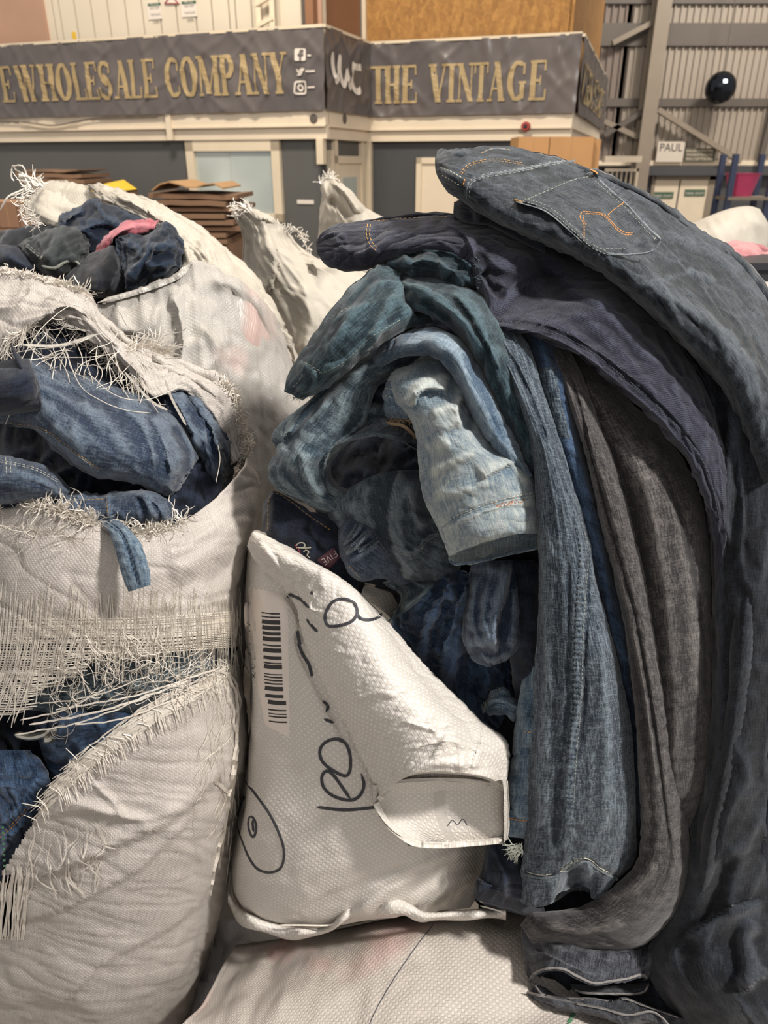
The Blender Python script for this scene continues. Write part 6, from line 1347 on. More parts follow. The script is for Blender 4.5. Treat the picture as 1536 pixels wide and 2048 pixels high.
# grey-blue lobed leg at the left
jeans('j6e', [(742, 716, 1.15, 770, 742, 1.13, .01), (662, 772, 1.13, 700, 800, 1.11, .02), (588, 826, 1.12, 620, 862, 1.10, .02), (548, 862, 1.12, 572, 902, 1.10, .02), (543, 876, 1.12, 556, 908, 1.11, .01)], D_greyb, 'narrow grey-blue hem peeping out above the lobed leg', T=.03, noise=FN, step=3.5, feats=[('r', [(560, 862), (578, 896)], 3, .004)])
jeans('j6c', [(792, 690, 1.14, 842, 712, 1.12, .01), (730, 708, 1.12, 800, 742, 1.10, .03), (672, 748, 1.11, 750, 780, 1.09, .04), (622, 795, 1.10, 738, 838, 1.09, .05), (572, 848, 1.10, 715, 872, 1.09, .06), (546, 900, 1.09, 672, 918, 1.08, .06), (530, 945, 1.09, 652, 948, 1.07, .05), (546, 976, 1.09, 656, 975, 1.06, .04), (598, 1004, 1.08, 676, 1000, 1.06, .03), (650, 1026, 1.07, 684, 1016, 1.06, .01)], D_greyb,
    'grey-blue jeans leg lobing out at the left of the heap', T=.06, noise=FN, step=4.2, feats=[('S', [(700, 730), (640, 790), (590, 850), (556, 900)], 18, -.02), ('r', [(556, 880), (600, 850), (660, 800)], 7, .012), ('S', [(735, 800), (720, 850), (660, 900), (648, 950), (668, 990)], 10, .016), ('S', [(600, 900), (610, 950), (640, 1000)], 16, .018), ('r', [(560, 930), (600, 975), (640, 1000)], 10, -.008),
           ('p', [(735, 838), (700, 870), (668, 895)], 9, .006, 'x', 15), ('r', [(620, 860), (590, 910), (585, 950)], 14, .008)])
# pale leg
jeans('j6', [(792, 738, 1.06, 905, 704, 1.07, .02), (776, 762, 1.04, 944, 745, 1.05, .05), (792, 800, 1.01, 962, 800, 1.03, .06), (822, 838, .985, 988, 858, 1.01, .06), (834, 880, .975, 1010, 898, 1.0, .06), (837, 928, .97, 1062, 932, .99, .055), (842, 985, .965, 1085, 975, .98, .055), (862, 1038, .96, 1090, 1020, .975, .055),
    (882, 1078, .958, 1092, 1052, .97, .055), [(896, 1112, .965), (908, 1108, .945), (935, 1096, .93), (975, 1084, .92), (1015, 1074, .92), (1055, 1066, .93), (1092, 1062, .96)]], D_pale,
    'pale faded jeans leg with turned cuff in the middle of the heap', T=.05, caps=(1, 0), lip=.003, lipdepth=.05, step=4, noise=[(.003, 9, 5, 'n'), (.0012, 12, 30, 'v', 20), (.0008, 80, 60, 'n')],
    feats=[('S', [(826, 815), (832, 788), (858, 776), (900, 782)], 12, .022), ('r', [(822, 800), (850, 762), (905, 755)], 10, .012), ('S', [(925, 860), (915, 820), (935, 780), (942, 750)], 16, .018), ('r', [(932, 862), (950, 820), (965, 800)], 9, -.012), ('S', [(960, 960), (1000, 935), (1040, 920)], 14, .012), ('r', [(860, 990), (920, 985), (990, 960)], 12, .006),
           ('r', [(852, 900), (900, 880)], 14, .006), ('r', [(850, 950), (905, 925), (960, 900)], 8, .005), ('r', [(882, 1054), (930, 1028), (1000, 1005), (1070, 990)], 3.5, -.004), ('r', [(886, 1062), (935, 1037), (1000, 1014), (1075, 1000)], 5, .003), ('r', [(1000, 900), (1030, 935), (1060, 970)], 8, .008), ('r', [(860, 830), (900, 815), (930, 825)], 9, .007)])
dbl(G['j6'], [(882, 1050), (930, 1024), (1000, 1000), (1072, 984)], (0,), TH_cream, w=1.7)
stitches(G['j6'], [[(988, 1006), (1000, 1014), (1008, 1002), (1020, 1012), (1028, 998), (1040, 1006), (1050, 996)], [(992, 1014), (1004, 1006), (1012, 1012), (1024, 1002), (1032, 1008)]], plain('thread_rust', '#9a5a30', .7), w=2.2, dash=5, gap=1.5, name='rust_stitching')
jeans('j6i', [[(898, 1100, 1.0), (930, 1085, 1.01), (1000, 1065, 1.0), (1092, 1050, 1.0)], [(896, 1116, .975), (930, 1112, .99), (1000, 1096, .985), (1094, 1076, .985)], [(900, 1126, .965), (915, 1132, .965), (965, 1124, .96), (1010, 1112, .96), (1094, 1094, .97)]], D_pale,
    'inner face of the pale cuff, lower lip of its open mouth', T=.006, noise=FS, step=4, parent=G['j6']['o'], name='cuff_lip')
band(G['j6i'], [(899, 1122), (915, 1128), (960, 1121), (1010, 1108), (1090, 1091)], 5, .003, D_light, 'hem_edge')
# light blue arch
jeans('j6b', [(742, 745, 1.09, 740, 700, 1.12, .01), (775, 722, 1.06, 772, 676, 1.10, .03), (820, 706, 1.03, 818, 660, 1.09, .04), (868, 710, 1.01, 874, 656, 1.07, .05), (902, 738, .99, 926, 684, 1.05, .05), (928, 788, .98, 958, 732, 1.03, .05), (958, 850, .97, 992, 800, 1.0, .045), (992, 906, .965, 1030, 870, .99, .04), (1034, 962, .965, 1072, 950, .98, .02)], D_light,
    'light blue jeans leg arching over the pale one', T=.04, noise=FN, step=4, feats=[('r', [(780, 700), (850, 682), (910, 705), (940, 770), (980, 850)], 10, .010), ('S', [(920, 700), (940, 760), (975, 830), (1010, 890)], 8, -.012), ('r', [(830, 672), (880, 670), (925, 700)], 6, .006), ('r', [(850, 700), (895, 715), (915, 750)], 6, -.008)])
# teal jeans
jeans('j3', [(748, 530, 1.20, 762, 512, 1.22, .01), (790, 540, 1.16, 802, 490, 1.22, .03), (840, 552, 1.14, 850, 482, 1.2, .04), (890, 566, 1.13, 895, 484, 1.18, .05), (935, 582, 1.12, 942, 508, 1.16, .04), (962, 590, 1.13, 972, 545, 1.15, .02)], D_teal2,
    'dark crumpled teal jeans tucked under the raw indigo pair', T=.06, noise=FC, step=3.8, feats=[('S', [(770, 520), (830, 500), (900, 505), (950, 540)], 10, .015), ('r', [(800, 530), (860, 520), (920, 550)], 6, .01)])
jeans('j4b', [(790, 612, 1.12, 790, 535, 1.18, .02), (842, 626, 1.08, 850, 548, 1.15, .04), (892, 652, 1.05, 912, 566, 1.12, .05), (935, 700, 1.02, 968, 600, 1.08, .05), (968, 760, 1.0, 1012, 680, 1.04, .05), (1002, 840, .985, 1060, 780, 1.02, .04), (1046, 920, .98, 1090, 880, 1.0, .03), (1070, 990, .985, 1100, 980, 1.0, .01)], D_teal,
    'teal jeans leg curving down behind the light blue arch', T=.05, noise=FN, step=4.2, feats=[('r', [(800, 560), (860, 590), (920, 640), (970, 720)], 12, .012), ('S', [(900, 580), (950, 640), (1000, 740)], 12, .014), ('r', [(840, 600), (890, 632), (930, 680)], 7, -.01)])
jeans('j4', [(868, 645, 1.12, 796, 528, 1.18, .03), (822, 655, 1.08, 752, 528, 1.16, .05), (772, 682, 1.05, 700, 572, 1.13, .06), (722, 716, 1.04, 650, 636, 1.10, .06), (684, 750, 1.04, 606, 698, 1.09, .05), (645, 778, 1.05, 576, 750, 1.08, .04), (604, 798, 1.06, 568, 782, 1.08, .015)], D_teal,
    'teal jeans waist end jutting out to the left of the heap', T=.06, noise=FN, step=4, feats=[('r', [(830, 560), (790, 600), (760, 650), (740, 690)], 10, .012), ('S', [(805, 545), (812, 600), (840, 640)], 14, -.022), ('r', [(800, 640), (740, 675), (690, 720), (640, 745)], 5, .008), ('r', [(655, 645), (700, 620), (740, 610)], 5, .005), ('r', [(590, 720), (630, 750), (620, 790)], 4, .006), ('S', [(700, 600), (680, 660), (640, 700)], 16, .010), ('r', [(752, 540), (730, 580), (690, 620)], 7, -.006)])
stitches(G['j4'], [[(800, 640), (740, 676), (690, 722), (645, 745), (622, 738)], [(585, 775), (600, 760), (606, 742)], [(640, 650), (700, 612)], [(592, 716), (640, 742)]], TH_pale, w=1.5)
frays(G['j4'], [(574, 790), (590, 796), (606, 796)], 20, 4, 12, TH_pale, 'frayed_edge', G['j4']['o'], 63, up=(0, 1), w=(.8, 1.4), lift=(0, .004), back=3)
# ---------------------------------------------------------------- upright legs at front right
jeans('j12', [(1046, 660, 1.07, 1104, 668, 1.06, .02), (1072, 740, 1.03, 1132, 760, 1.02, .03), (1096, 840, 1.0, 1160, 870, 1.0, .03), (1126, 950, .985, 1192, 980, .985, .03), (1156, 1060, .98, 1216, 1090, .98, .03), (1186, 1180, .98, 1244, 1200, .98, .03), (1220, 1300, .98, 1268, 1310, .98, .03), (1240, 1420, .985, 1276, 1420, .985, .02), (1245, 1570, .985, 1282, 1570, .985, .02), (1245, 1705, .99, 1280, 1710, .99, .02)], D_blue,
    'bright blue jeans strip showing between the slubbed leg and the taupe leg', T=.04, noise=FN, step=4.5, feats=[('p', [(1072, 735), (1082, 780), (1100, 840), (1106, 880)], 8, .005, 'x', 9)])
gp = patch(G['j12'], ([(1062, 735), (1078, 800), (1100, 880)], [(1112, 730), (1124, 800), (1146, 880)]), .002, D_mid, 'faded_panel', 8, 20)
dbl(gp, [(1070, 740), (1082, 790), (1100, 850)], (-4, 4), TH_pale, w=1.5, dash=5)
jeans('j10', [(1052, 1290, 1.02, 1090, 1290, 1.0, .015), (1038, 1410, .99, 1085, 1410, .975, .02), (1024, 1510, .975, 1080, 1510, .965, .025), (1010, 1600, .97, 1075, 1605, .96, .025), (1000, 1640, .968, 1070, 1655, .96, .025), [(997, 1655, .97), (1005, 1664, .955), (1025, 1671, .95), (1048, 1676, .95), (1068, 1678, .96)]], D_light,
    'narrow light blue leg with orange hem stitch above the navy cuff', T=.035, caps=(1, 0), noise=FN, step=3.5, feats=[('r', [(1002, 1620), (1030, 1636), (1060, 1640)], 3, -.003), ('r', [(1045, 1330), (1035, 1450), (1030, 1560)], 7, .005)])
stitches(G['j10'], [[(1004, 1624), (1016, 1634), (1034, 1640), (1062, 1642)]], TH_or, w=2.6, dash=7, gap=2)
jeans('j10b', [(1044, 1440, .955, 1085, 1440, .95, .01), (1042, 1470, .95, 1085, 1475, .945, .012), (1042, 1494, .95, 1085, 1502, .945, .008)], D_light, 'tiny light blue cuff beside the narrow leg', T=.02, caps=(1, 0), noise=FS, step=3, name='trouser_cuff', cat='cuff')
stitches(G['j10b'], [[(1046, 1462), (1056, 1464), (1068, 1464)]], TH_gold, w=1.8)
jeans('j11', [(975, 1686, 1.0, 1060, 1690, .99, .02), (962, 1738, .985, 1070, 1745, .97, .03), (950, 1776, .975, 1080, 1795, .96, .03), [(946, 1788, .98), (955, 1800, .962), (990, 1812, .955), (1040, 1828, .955), (1090, 1836, .97)]], D_navyd, 'dark navy cuff poking out low at the left of the heap', T=.04, caps=(1, 0), noise=FN, step=4, feats=[('r', [(950, 1770), (1000, 1785), (1060, 1800)], 3, .003), ('r', [(985, 1690), (1005, 1740), (1010, 1790)], 4, .004)])
stitches(G['j11'], [[(952, 1762), (1000, 1778), (1050, 1790)]], TH_dk, w=1.5)
# slubbed blue leg
jeans('j5', [(952, 636, 1.08, 1012, 640, 1.07, .02), (982, 700, 1.03, 1052, 690, 1.03, .03), (1018, 780, .99, 1086, 786, .99, .035), (1052, 860, .965, 1116, 880, .965, .035), (1068, 940, .95, 1142, 968, .95, .035), (1073, 1020, .945, 1166, 1044, .945, .04), (1077, 1150, .94, 1192, 1168, .94, .04), (1071, 1290, .94, 1230, 1288, .94, .045), (1064, 1410, .94, 1260, 1410, .945, .045),
    (1058, 1520, .94, 1268, 1520, .945, .045), (1051, 1640, .942, 1270, 1640, .945, .045), (1043, 1735, .945, 1270, 1722, .95, .045), [(1039, 1796, .95), (1050, 1808, .93), (1078, 1813, .915), (1104, 1806, .91), (1118, 1788, .925), (1150, 1776, .945), (1176, 1778, .945), (1186, 1798, .925), (1206, 1790, .92), (1234, 1762, .94)]], D_mid,
    'long slubbed mid-blue jeans leg with puckered seam and turned hem', T=.045, caps=(1, 0), lip=.003, lipdepth=.06, step=4, noise=[(.004, 10, 2.5, 'n'), (.0022, 30, 5, 'r', 4), (.001, 80, 50, 'n')],
    feats=[('p', [(1156, 1040), (1168, 1100), (1162, 1204), (1157, 1307), (1154, 1409), (1145, 1512), (1139, 1614), (1144, 1716)], 9, .005, 'x', 11), ('r', [(1172, 1060), (1176, 1204), (1171, 1307), (1168, 1409), (1159, 1512)], 3, -.004), ('r', [(1136, 1100), (1138, 1300), (1128, 1500)], 4, -.003),
           ('r', [(1090, 1000), (1096, 1200), (1090, 1450), (1080, 1700)], 12, .006), ('r', [(1200, 1250), (1215, 1450), (1210, 1680)], 12, .006), ('r', [(1115, 1550), (1112, 1700)], 10, -.006), ('r', [(1040, 1742), (1085, 1752), (1125, 1744), (1168, 1718), (1200, 1736), (1240, 1756)], 4, -.004, 'full'), ('r', [(1176, 1720), (1180, 1780)], 5, .008),
           ('r', [(1148, 1730), (1150, 1780)], 14, -.018), ('r', [(980, 670), (1030, 770), (1075, 890)], 7, .006), ('r', [(1000, 680), (1060, 790), (1100, 900)], 5, -.005)])
dbl(G['j5'], [(1163, 1044), (1176, 1104), (1170, 1204), (1165, 1307), (1162, 1409), (1153, 1512), (1147, 1614)], (0, ), TH_pale, w=1.7, dash=5, gap=3)
dbl(G['j5'], [(1148, 1044), (1160, 1104), (1153, 1204), (1148, 1307), (1146, 1409), (1136, 1512)], (0, ), plain('thread_black', '#15181c', .7), w=2.4, dash=6, gap=5)
stitches(G['j5'], [[(1041, 1740), (1080, 1750), (1110, 1747)], [(1120, 1743), (1140, 1740)], [(1168, 1716), (1185, 1722), (1200, 1736), (1232, 1752)]], TH_cream, w=2.0, dash=12, gap=1)
frays(G['j5'], [(1120, 1742), (1140, 1728), (1168, 1716)], 50, 4, 12, TH_pale, 'frayed_edge', G['j5']['o'], 64, up=(.3, -1), w=(.8, 1.6), spread=2, lift=(0, .003), back=3)
SS = Strips(); rnd = random.Random(5)
for k in range(34):
    x0, y0 = rnd.uniform(1030, 1046), rnd.uniform(1684, 1700); P = [(x0, y0, Yd(y0, .93))]; a = rnd.uniform(1.8, 2.9)
    for j in range(5): a += rnd.gauss(0, .3); P.append((P[-1][0] + 6 * math.cos(a), P[-1][1] + 6 * math.sin(a), P[-1][2]))
    SS.add(P, rnd.uniform(1, 2.4))
SS.build('frayed_tuft', TH_pale, G['j5']['o'])
# taupe pair
TN = [(.004, 8, 2.2, 'n'), (.0012, 22, 5, 'r'), (.0014, 8, 20, 'v', 10), (.0008, 70, 40, 'n')]
jeans('j13b', [(1138, 716, 1.06, 1180, 700, 1.08, .01), (1165, 800, 1.02, 1250, 790, 1.05, .03), (1200, 900, .99, 1338, 880, 1.03, .04), (1230, 1000, .975, 1400, 990, 1.0, .05), (1262, 1150, .965, 1420, 1130, .985, .05), (1290, 1310, .96, 1432, 1300, .98, .05), (1300, 1460, .96, 1434, 1460, .975, .05), (1305, 1570, .96, 1420, 1570, .97, .05), (1295, 1700, .97, 1388, 1690, .98, .03), (1290, 1800, .98, 1360, 1800, .99, .02)], D_taupe,
    'taupe jeans leg, the wider one, hanging behind its seamed twin', T=.05, noise=TN, step=5, feats=[('r', [(1230, 830), (1290, 950), (1330, 1150), (1350, 1400), (1340, 1600)], 20, .006), ('r', [(1280, 850), (1350, 1000), (1385, 1200), (1395, 1400)], 14, .004), ('r', [(1200, 860), (1260, 1000), (1300, 1200)], 8, -.006), ('r', [(1310, 900), (1366, 1050), (1400, 1250), (1410, 1450)], 6, -.008)])
jeans('j13a', [(1082, 678, 1.05, 1134, 692, 1.05, .01), (1108, 740, 1.02, 1166, 760, 1.02, .02), (1144, 828, .985, 1194, 838, .99, .025), (1176, 930, .965, 1228, 928, .97, .025), (1194, 1010, .955, 1256, 1006, .96, .03), (1226, 1150, .945, 1292, 1150, .95, .03), (1250, 1270, .94, 1314, 1266, .945, .03), (1266, 1400, .935, 1336, 1396, .94, .03), (1274, 1530, .932, 1354, 1520, .94, .035), (1279, 1650, .93, 1374, 1640, .94, .035),
    (1270, 1722, .925, 1382, 1745, .935, .04), (1226, 1770, .92, 1352, 1828, .92, .04), (1165, 1808, .93, 1292, 1888, .915, .04), (1105, 1822, .945, 1215, 1902, .92, .04), (1062, 1828, .95, 1130, 1900, .93, .03), (1042, 1850, .955, 1064, 1888, .945, .015)], D_taupe,
    'taupe jeans leg with a long side seam, its end swept to the left', T=.05, noise=TN, step=4.5, feats=[('r', [(1118, 690), (1150, 780), (1180, 900), (1224, 1060), (1262, 1200), (1290, 1340), (1312, 1480), (1330, 1620), (1340, 1720), (1310, 1790), (1280, 1840)], 3, -.005), ('r', [(1108, 690), (1140, 790), (1170, 900), (1212, 1060), (1250, 1200), (1280, 1340), (1302, 1480), (1320, 1620)], 4, .004),
           ('r', [(1240, 1200), (1262, 1400), (1290, 1600), (1290, 1720)], 8, .006), ('S', [(1080, 1845), (1120, 1860), (1180, 1866), (1260, 1850)], 14, .012), ('r', [(1190, 1800), (1260, 1780), (1320, 1720)], 14, .008)])
# washed-black folded legs with the open cuffs
jeans('j15a', [[(1042, 1858, .975), (1120, 1870, .945), (1220, 1885, .94), (1330, 1880, .94)], [(1044, 1890, .955), (1120, 1895, .905), (1210, 1912, .90), (1322, 1915, .91)], [(1050, 1925, .935), (1100, 1915, .89), (1170, 1932, .88), (1240, 1945, .885), (1306, 1940, .90)],
    [(1053, 1968, .92), (1068, 1948, .89), (1094, 1939, .875), (1127, 1940, .868), (1154, 1955, .862), (1188, 1969, .858), (1221, 1965, .862), (1255, 1960, .868), (1285, 1952, .88), (1298, 1960, .90)]], D_grey,
    'washed-black leg folded low in front, its cuff mouth open', T=.045, caps=(1, 0), lip=.004, lipdepth=.05, noise=FN, step=3.6, feats=[('r', [(1050, 1915), (1080, 1904), (1121, 1922), (1171, 1945), (1215, 1950)], 3, .004), ('r', [(1070, 1870), (1110, 1890), (1160, 1910)], 8, .006), ('r', [(1250, 1935), (1258, 1962)], 3, .004)])
jeans('j15c', [[(1140, 1968, .905), (1190, 1976, .90), (1240, 1974, .90), (1298, 1964, .905)], [(1146, 1980, .895), (1190, 1984, .885), (1240, 1984, .885), (1297, 1974, .89)], [(1160, 1987, .89), (1195, 1990, .88), (1240, 1990, .88), (1290, 1984, .885)]], D_grey,
    'inner layer of the folded cuff', T=.006, noise=FS, step=3.5, parent=G['j15a']['o'], name='cuff_lip')
jeans('j15e', [[(1050, 1925, .95), (1120, 1925, .94), (1220, 1930, .935), (1320, 1925, .93), (1430, 1900, .93)], [(1056, 1968, .93), (1120, 1965, .925), (1220, 1968, .92), (1320, 1975, .90), (1430, 1970, .90)], [(1076, 1990, .91), (1130, 2000, .90), (1220, 2004, .895), (1320, 2016, .875), (1430, 2020, .87)], [(1120, 2010, .90), (1170, 2014, .89), (1240, 2024, .885), (1330, 2050, .86), (1430, 2070, .85)]], D_dark,
    'near-black cloth inside and behind the open cuffs at the foot of the heap', T=.02, noise=FN, step=5)
E_rim = plain('overlocked_edge', '#8b8784', .8, bump=.5, bscale=600, var=.2)
band(G['j15a'], [(1055, 1964), (1070, 1946), (1094, 1937), (1127, 1938), (1154, 1952), (1188, 1966), (1221, 1962), (1255, 1957), (1284, 1949), (1296, 1958)], 5, .003, E_rim, 'overlocked_edge', wob=.3)
band(G['j15c'], [(1150, 1980), (1166, 1985), (1190, 1987), (1230, 1988), (1270, 1988), (1290, 1982), (1296, 1968)], 5, .003, E_rim, 'overlocked_edge', wob=.3)
jeans('j15b', [[(1068, 1968, .90), (1087, 1992, .875), (1137, 1998, .865), (1188, 2000, .86), (1221, 2005, .856), (1248, 1998, .855), (1289, 2013, .853), (1356, 2034, .85), (1420, 2050, .85)], [(1062, 1982, .90), (1087, 2004, .87), (1137, 2012, .858), (1188, 2014, .852), (1221, 2020, .85), (1248, 2016, .85), (1289, 2028, .848), (1356, 2048, .845), (1420, 2066, .845)],
    [(1066, 1992, .89), (1090, 2012, .868), (1140, 2022, .855), (1190, 2026, .85), (1225, 2034, .846), (1255, 2036, .846), (1295, 2046, .844), (1360, 2070, .84), (1420, 2090, .84)]], D_grey, 'lower washed-black leg layer lying under the open cuff', T=.03, noise=FN, step=3.6, caps=(0, 1), lip=.003, lipdepth=.02)
band(G['j15b'], [(1070, 1970), (1087, 1990), (1137, 1996), (1188, 1998), (1221, 2003), (1248, 1997), (1289, 2011), (1356, 2034)], 5, .004, E_rim, 'overlocked_edge', wob=.3)
jeans('j15d', [[(1054, 1984, .89), (1100, 1997, .86), (1154, 2007, .848), (1205, 2017, .84), (1255, 2030, .833), (1299, 2024, .832), (1340, 2054, .83)], [(1060, 1996, .888), (1100, 2008, .856), (1154, 2018, .843), (1205, 2030, .835), (1255, 2044, .828), (1299, 2040, .828), (1345, 2072, .826)], [(1070, 2002, .89), (1110, 2014, .862), (1160, 2024, .85), (1210, 2038, .84), (1260, 2054, .835), (1305, 2052, .835), (1350, 2090, .83)]], D_grey,
    'bottommost washed-black hem resting on the foreground sack', T=.02, noise=FN, step=4)
band(G['j15d'], [(1054, 1984), (1100, 1996), (1154, 2007), (1205, 2017), (1255, 2030), (1299, 2023), (1322, 2034), (1340, 2054)], 5, .004, E_rim, 'overlocked_edge', wob=.3)
# dark legs at the right edge
jeans('j14', [(1360, 690, 1.14, 1660, 640, 1.16, .04), (1385, 790, 1.06, 1660, 760, 1.1, .06), (1412, 900, 1.02, 1660, 880, 1.05, .07), (1418, 1020, .99, 1660, 1000, 1.02, .07), (1420, 1180, .97, 1660, 1160, 1.0, .07), (1420, 1320, .96, 1660, 1320, .98, .07), (1412, 1460, .95, 1660, 1460, .97, .07), (1390, 1600, .945, 1660, 1600, .96, .07), (1362, 1740, .94, 1660, 1740, .95, .07), (1325, 1850, .93, 1660, 1850, .94, .08), (1295, 1910, .92, 1660, 1920, .92, .09), (1310, 1970, .90, 1670, 1990, .9, .10), (1350, 2040, .88, 1690, 2060, .88, .10), (1400, 2140, .86, 1700, 2150, .86, .08)], D_dark,
    'blackened blue jeans legs massed down the right edge', T=.08, noise=[(.008, 7, 2.2, 'n'), (.005, 18, 4, 'r'), (.0015, 60, 40, 'n')], step=6.5,
    feats=[('S', [(1470, 800), (1450, 950), (1440, 1100)], 16, .02), ('S', [(1530, 1800), (1440, 1830), (1370, 1880)], 24, .018), ('r', [(1480, 1980), (1500, 1930), (1490, 1870), (1520, 1840)], 16, .02), ('r', [(1345, 1880), (1360, 1950), (1400, 2000)], 5, .005), ('r', [(1455, 1700), (1440, 1780), (1400, 1850)], 16, -.015), ('r', [(1430, 1000), (1436, 1200), (1430, 1400)], 8, .012), ('S', [(1480, 1990), (1510, 1960), (1536, 1940)], 10, .02)])
jeans('j14b', [(1500, 900, .99, 1560, 880, .99, .02), (1492, 990, .965, 1545, 980, .965, .025), (1486, 1080, .95, 1526, 1088, .95, .02), (1477, 1160, .94, 1526, 1162, .94, .02), (1463, 1256, .93, 1522, 1258, .93, .025), (1452, 1384, .925, 1515, 1386, .925, .025), (1437, 1486, .92, 1500, 1492, .92, .025), (1417, 1589, .915, 1472, 1600, .915, .025), (1396, 1716, .91, 1446, 1722, .91, .025), (1380, 1819, .91, 1420, 1832, .91, .02), (1362, 1892, .915, 1396, 1908, .915, .01)], D_dark,
    'narrow dark leg with a long pale side seam at the right edge', T=.035, noise=[(.003, 14, 4, 'n'), (.002, 40, 10, 'n')], step=4.5, feats=[('p', [(1505, 1090), (1500, 1256), (1494, 1384), (1480, 1490), (1452, 1595), (1428, 1716)], 12, .002, 'x', 17), ('r', [(1514, 1092), (1511, 1256), (1504, 1384), (1489, 1490), (1462, 1597), (1436, 1718)], 2.5, -.003)])
stitches(G['j14b'], [[(1519, 1090), (1520, 1162), (1515, 1258), (1508, 1386), (1492, 1490), (1465, 1598), (1440, 1718), (1412, 1828)]], TH_pale, w=1.2, dash=5, gap=5)
jeans('j14c', [(1528, 1010, .97, 1620, 1000, .97, .03), (1526, 1200, .95, 1620, 1200, .95, .04), (1522, 1400, .93, 1620, 1400, .93, .04), (1506, 1560, .925, 1620, 1560, .92, .04), (1470, 1700, .92, 1620, 1700, .91, .04), (1440, 1830, .915, 1620, 1830, .90, .04), (1440, 1900, .91, 1620, 1900, .89, .03)], D_navyd, 'deep navy leg cut by the right edge of the picture', T=.04, noise=TN, step=6)
# ---------------------------------------------------------------- raw indigo pair
jeans('j2', [(634, 508, 1.26, 632, 482, 1.27, .01), (664, 534, 1.22, 670, 450, 1.27, .03), (725, 540, 1.19, 725, 438, 1.27, .05), (782, 520, 1.17, 805, 431, 1.27, .06), (870, 505, 1.15, 905, 426, 1.27, .06), (935, 540, 1.12, 1010, 440, 1.26, .07), (962, 610, 1.08, 1090, 470, 1.25, .08), [(962, 655, 1.04), (985, 640, 1.03), (1030, 600, 1.07), (1090, 560, 1.13), (1150, 520, 1.19), (1190, 500, 1.24)],
    (1060, 676, 1.01, 1265, 570, 1.17, .06), (1148, 716, .99, 1335, 650, 1.12, .05), (1228, 778, .975, 1392, 730, 1.07, .05), (1308, 850, .96, 1432, 810, 1.03, .045), (1372, 922, .95, 1456, 890, 1.0, .04), (1412, 1002, .945, 1464, 970, .98, .03), (1432, 1080, .945, 1466, 1065, .97, .02), (1438, 1180, .95, 1462, 1170, .965, .01)], D_navy,
    'raw dark indigo jeans swept across the heap and down to the right', T=.06, step=4.5, noise=[(.006, 7, 4, 'n'), (.0028, 22, 9, 'r', 15), (.0022, 30, 16, 'v', -25), (.001, 80, 60, 'n')],
    feats=[('S', [(960, 540), (985, 580), (1010, 600)], 14, -.02), ('r', [(955, 500), (985, 545), (1040, 560)], 12, -.012), ('r', [(970, 650), (1060, 665), (1150, 700), (1240, 770), (1330, 850), (1400, 950), (1430, 1060)], 6, .005), ('r', [(980, 636), (1070, 648), (1160, 686), (1250, 752), (1345, 838), (1415, 930)], 3, -.004),
           ('r', [(745, 445), (740, 490), (760, 510)], 6, .006), ('r', [(700, 520), (780, 470), (870, 450)], 12, .008), ('r', [(830, 440), (900, 460), (960, 500)], 14, .008), ('r', [(1060, 490), (1150, 560), (1250, 650), (1340, 750)], 20, .012), ('r', [(1020, 580), (1120, 620), (1220, 700)], 16, -.006), ('S', [(880, 440), (930, 470), (950, 520)], 12, .01), ('r', [(655, 470), (690, 475), (700, 530)], 4, .004)])
dbl(G['j2'], [(738, 448), (736, 470), (744, 490), (756, 500)], (-3, 3), TH_gold, w=1.6); dbl(G['j2'], [(745, 442), (820, 436), (900, 434)], (0,), TH_gold, w=1.3)
dbl(G['j2'], [(668, 466), (680, 500), (676, 530)], (0,), TH_dk)
stitches(G['j2'], [[(980, 640), (1070, 652), (1160, 690), (1250, 756), (1345, 842), (1412, 935), (1440, 1040)]], TH_dk, w=1.6)
frays(G['j2'], [(955, 515), (962, 545), (962, 575)], 30, 6, 18, TH_dk, 'frayed_edge', G['j2']['o'], 65, up=(-.6, .6), w=(.8, 1.5), lift=(0, .006), back=4)
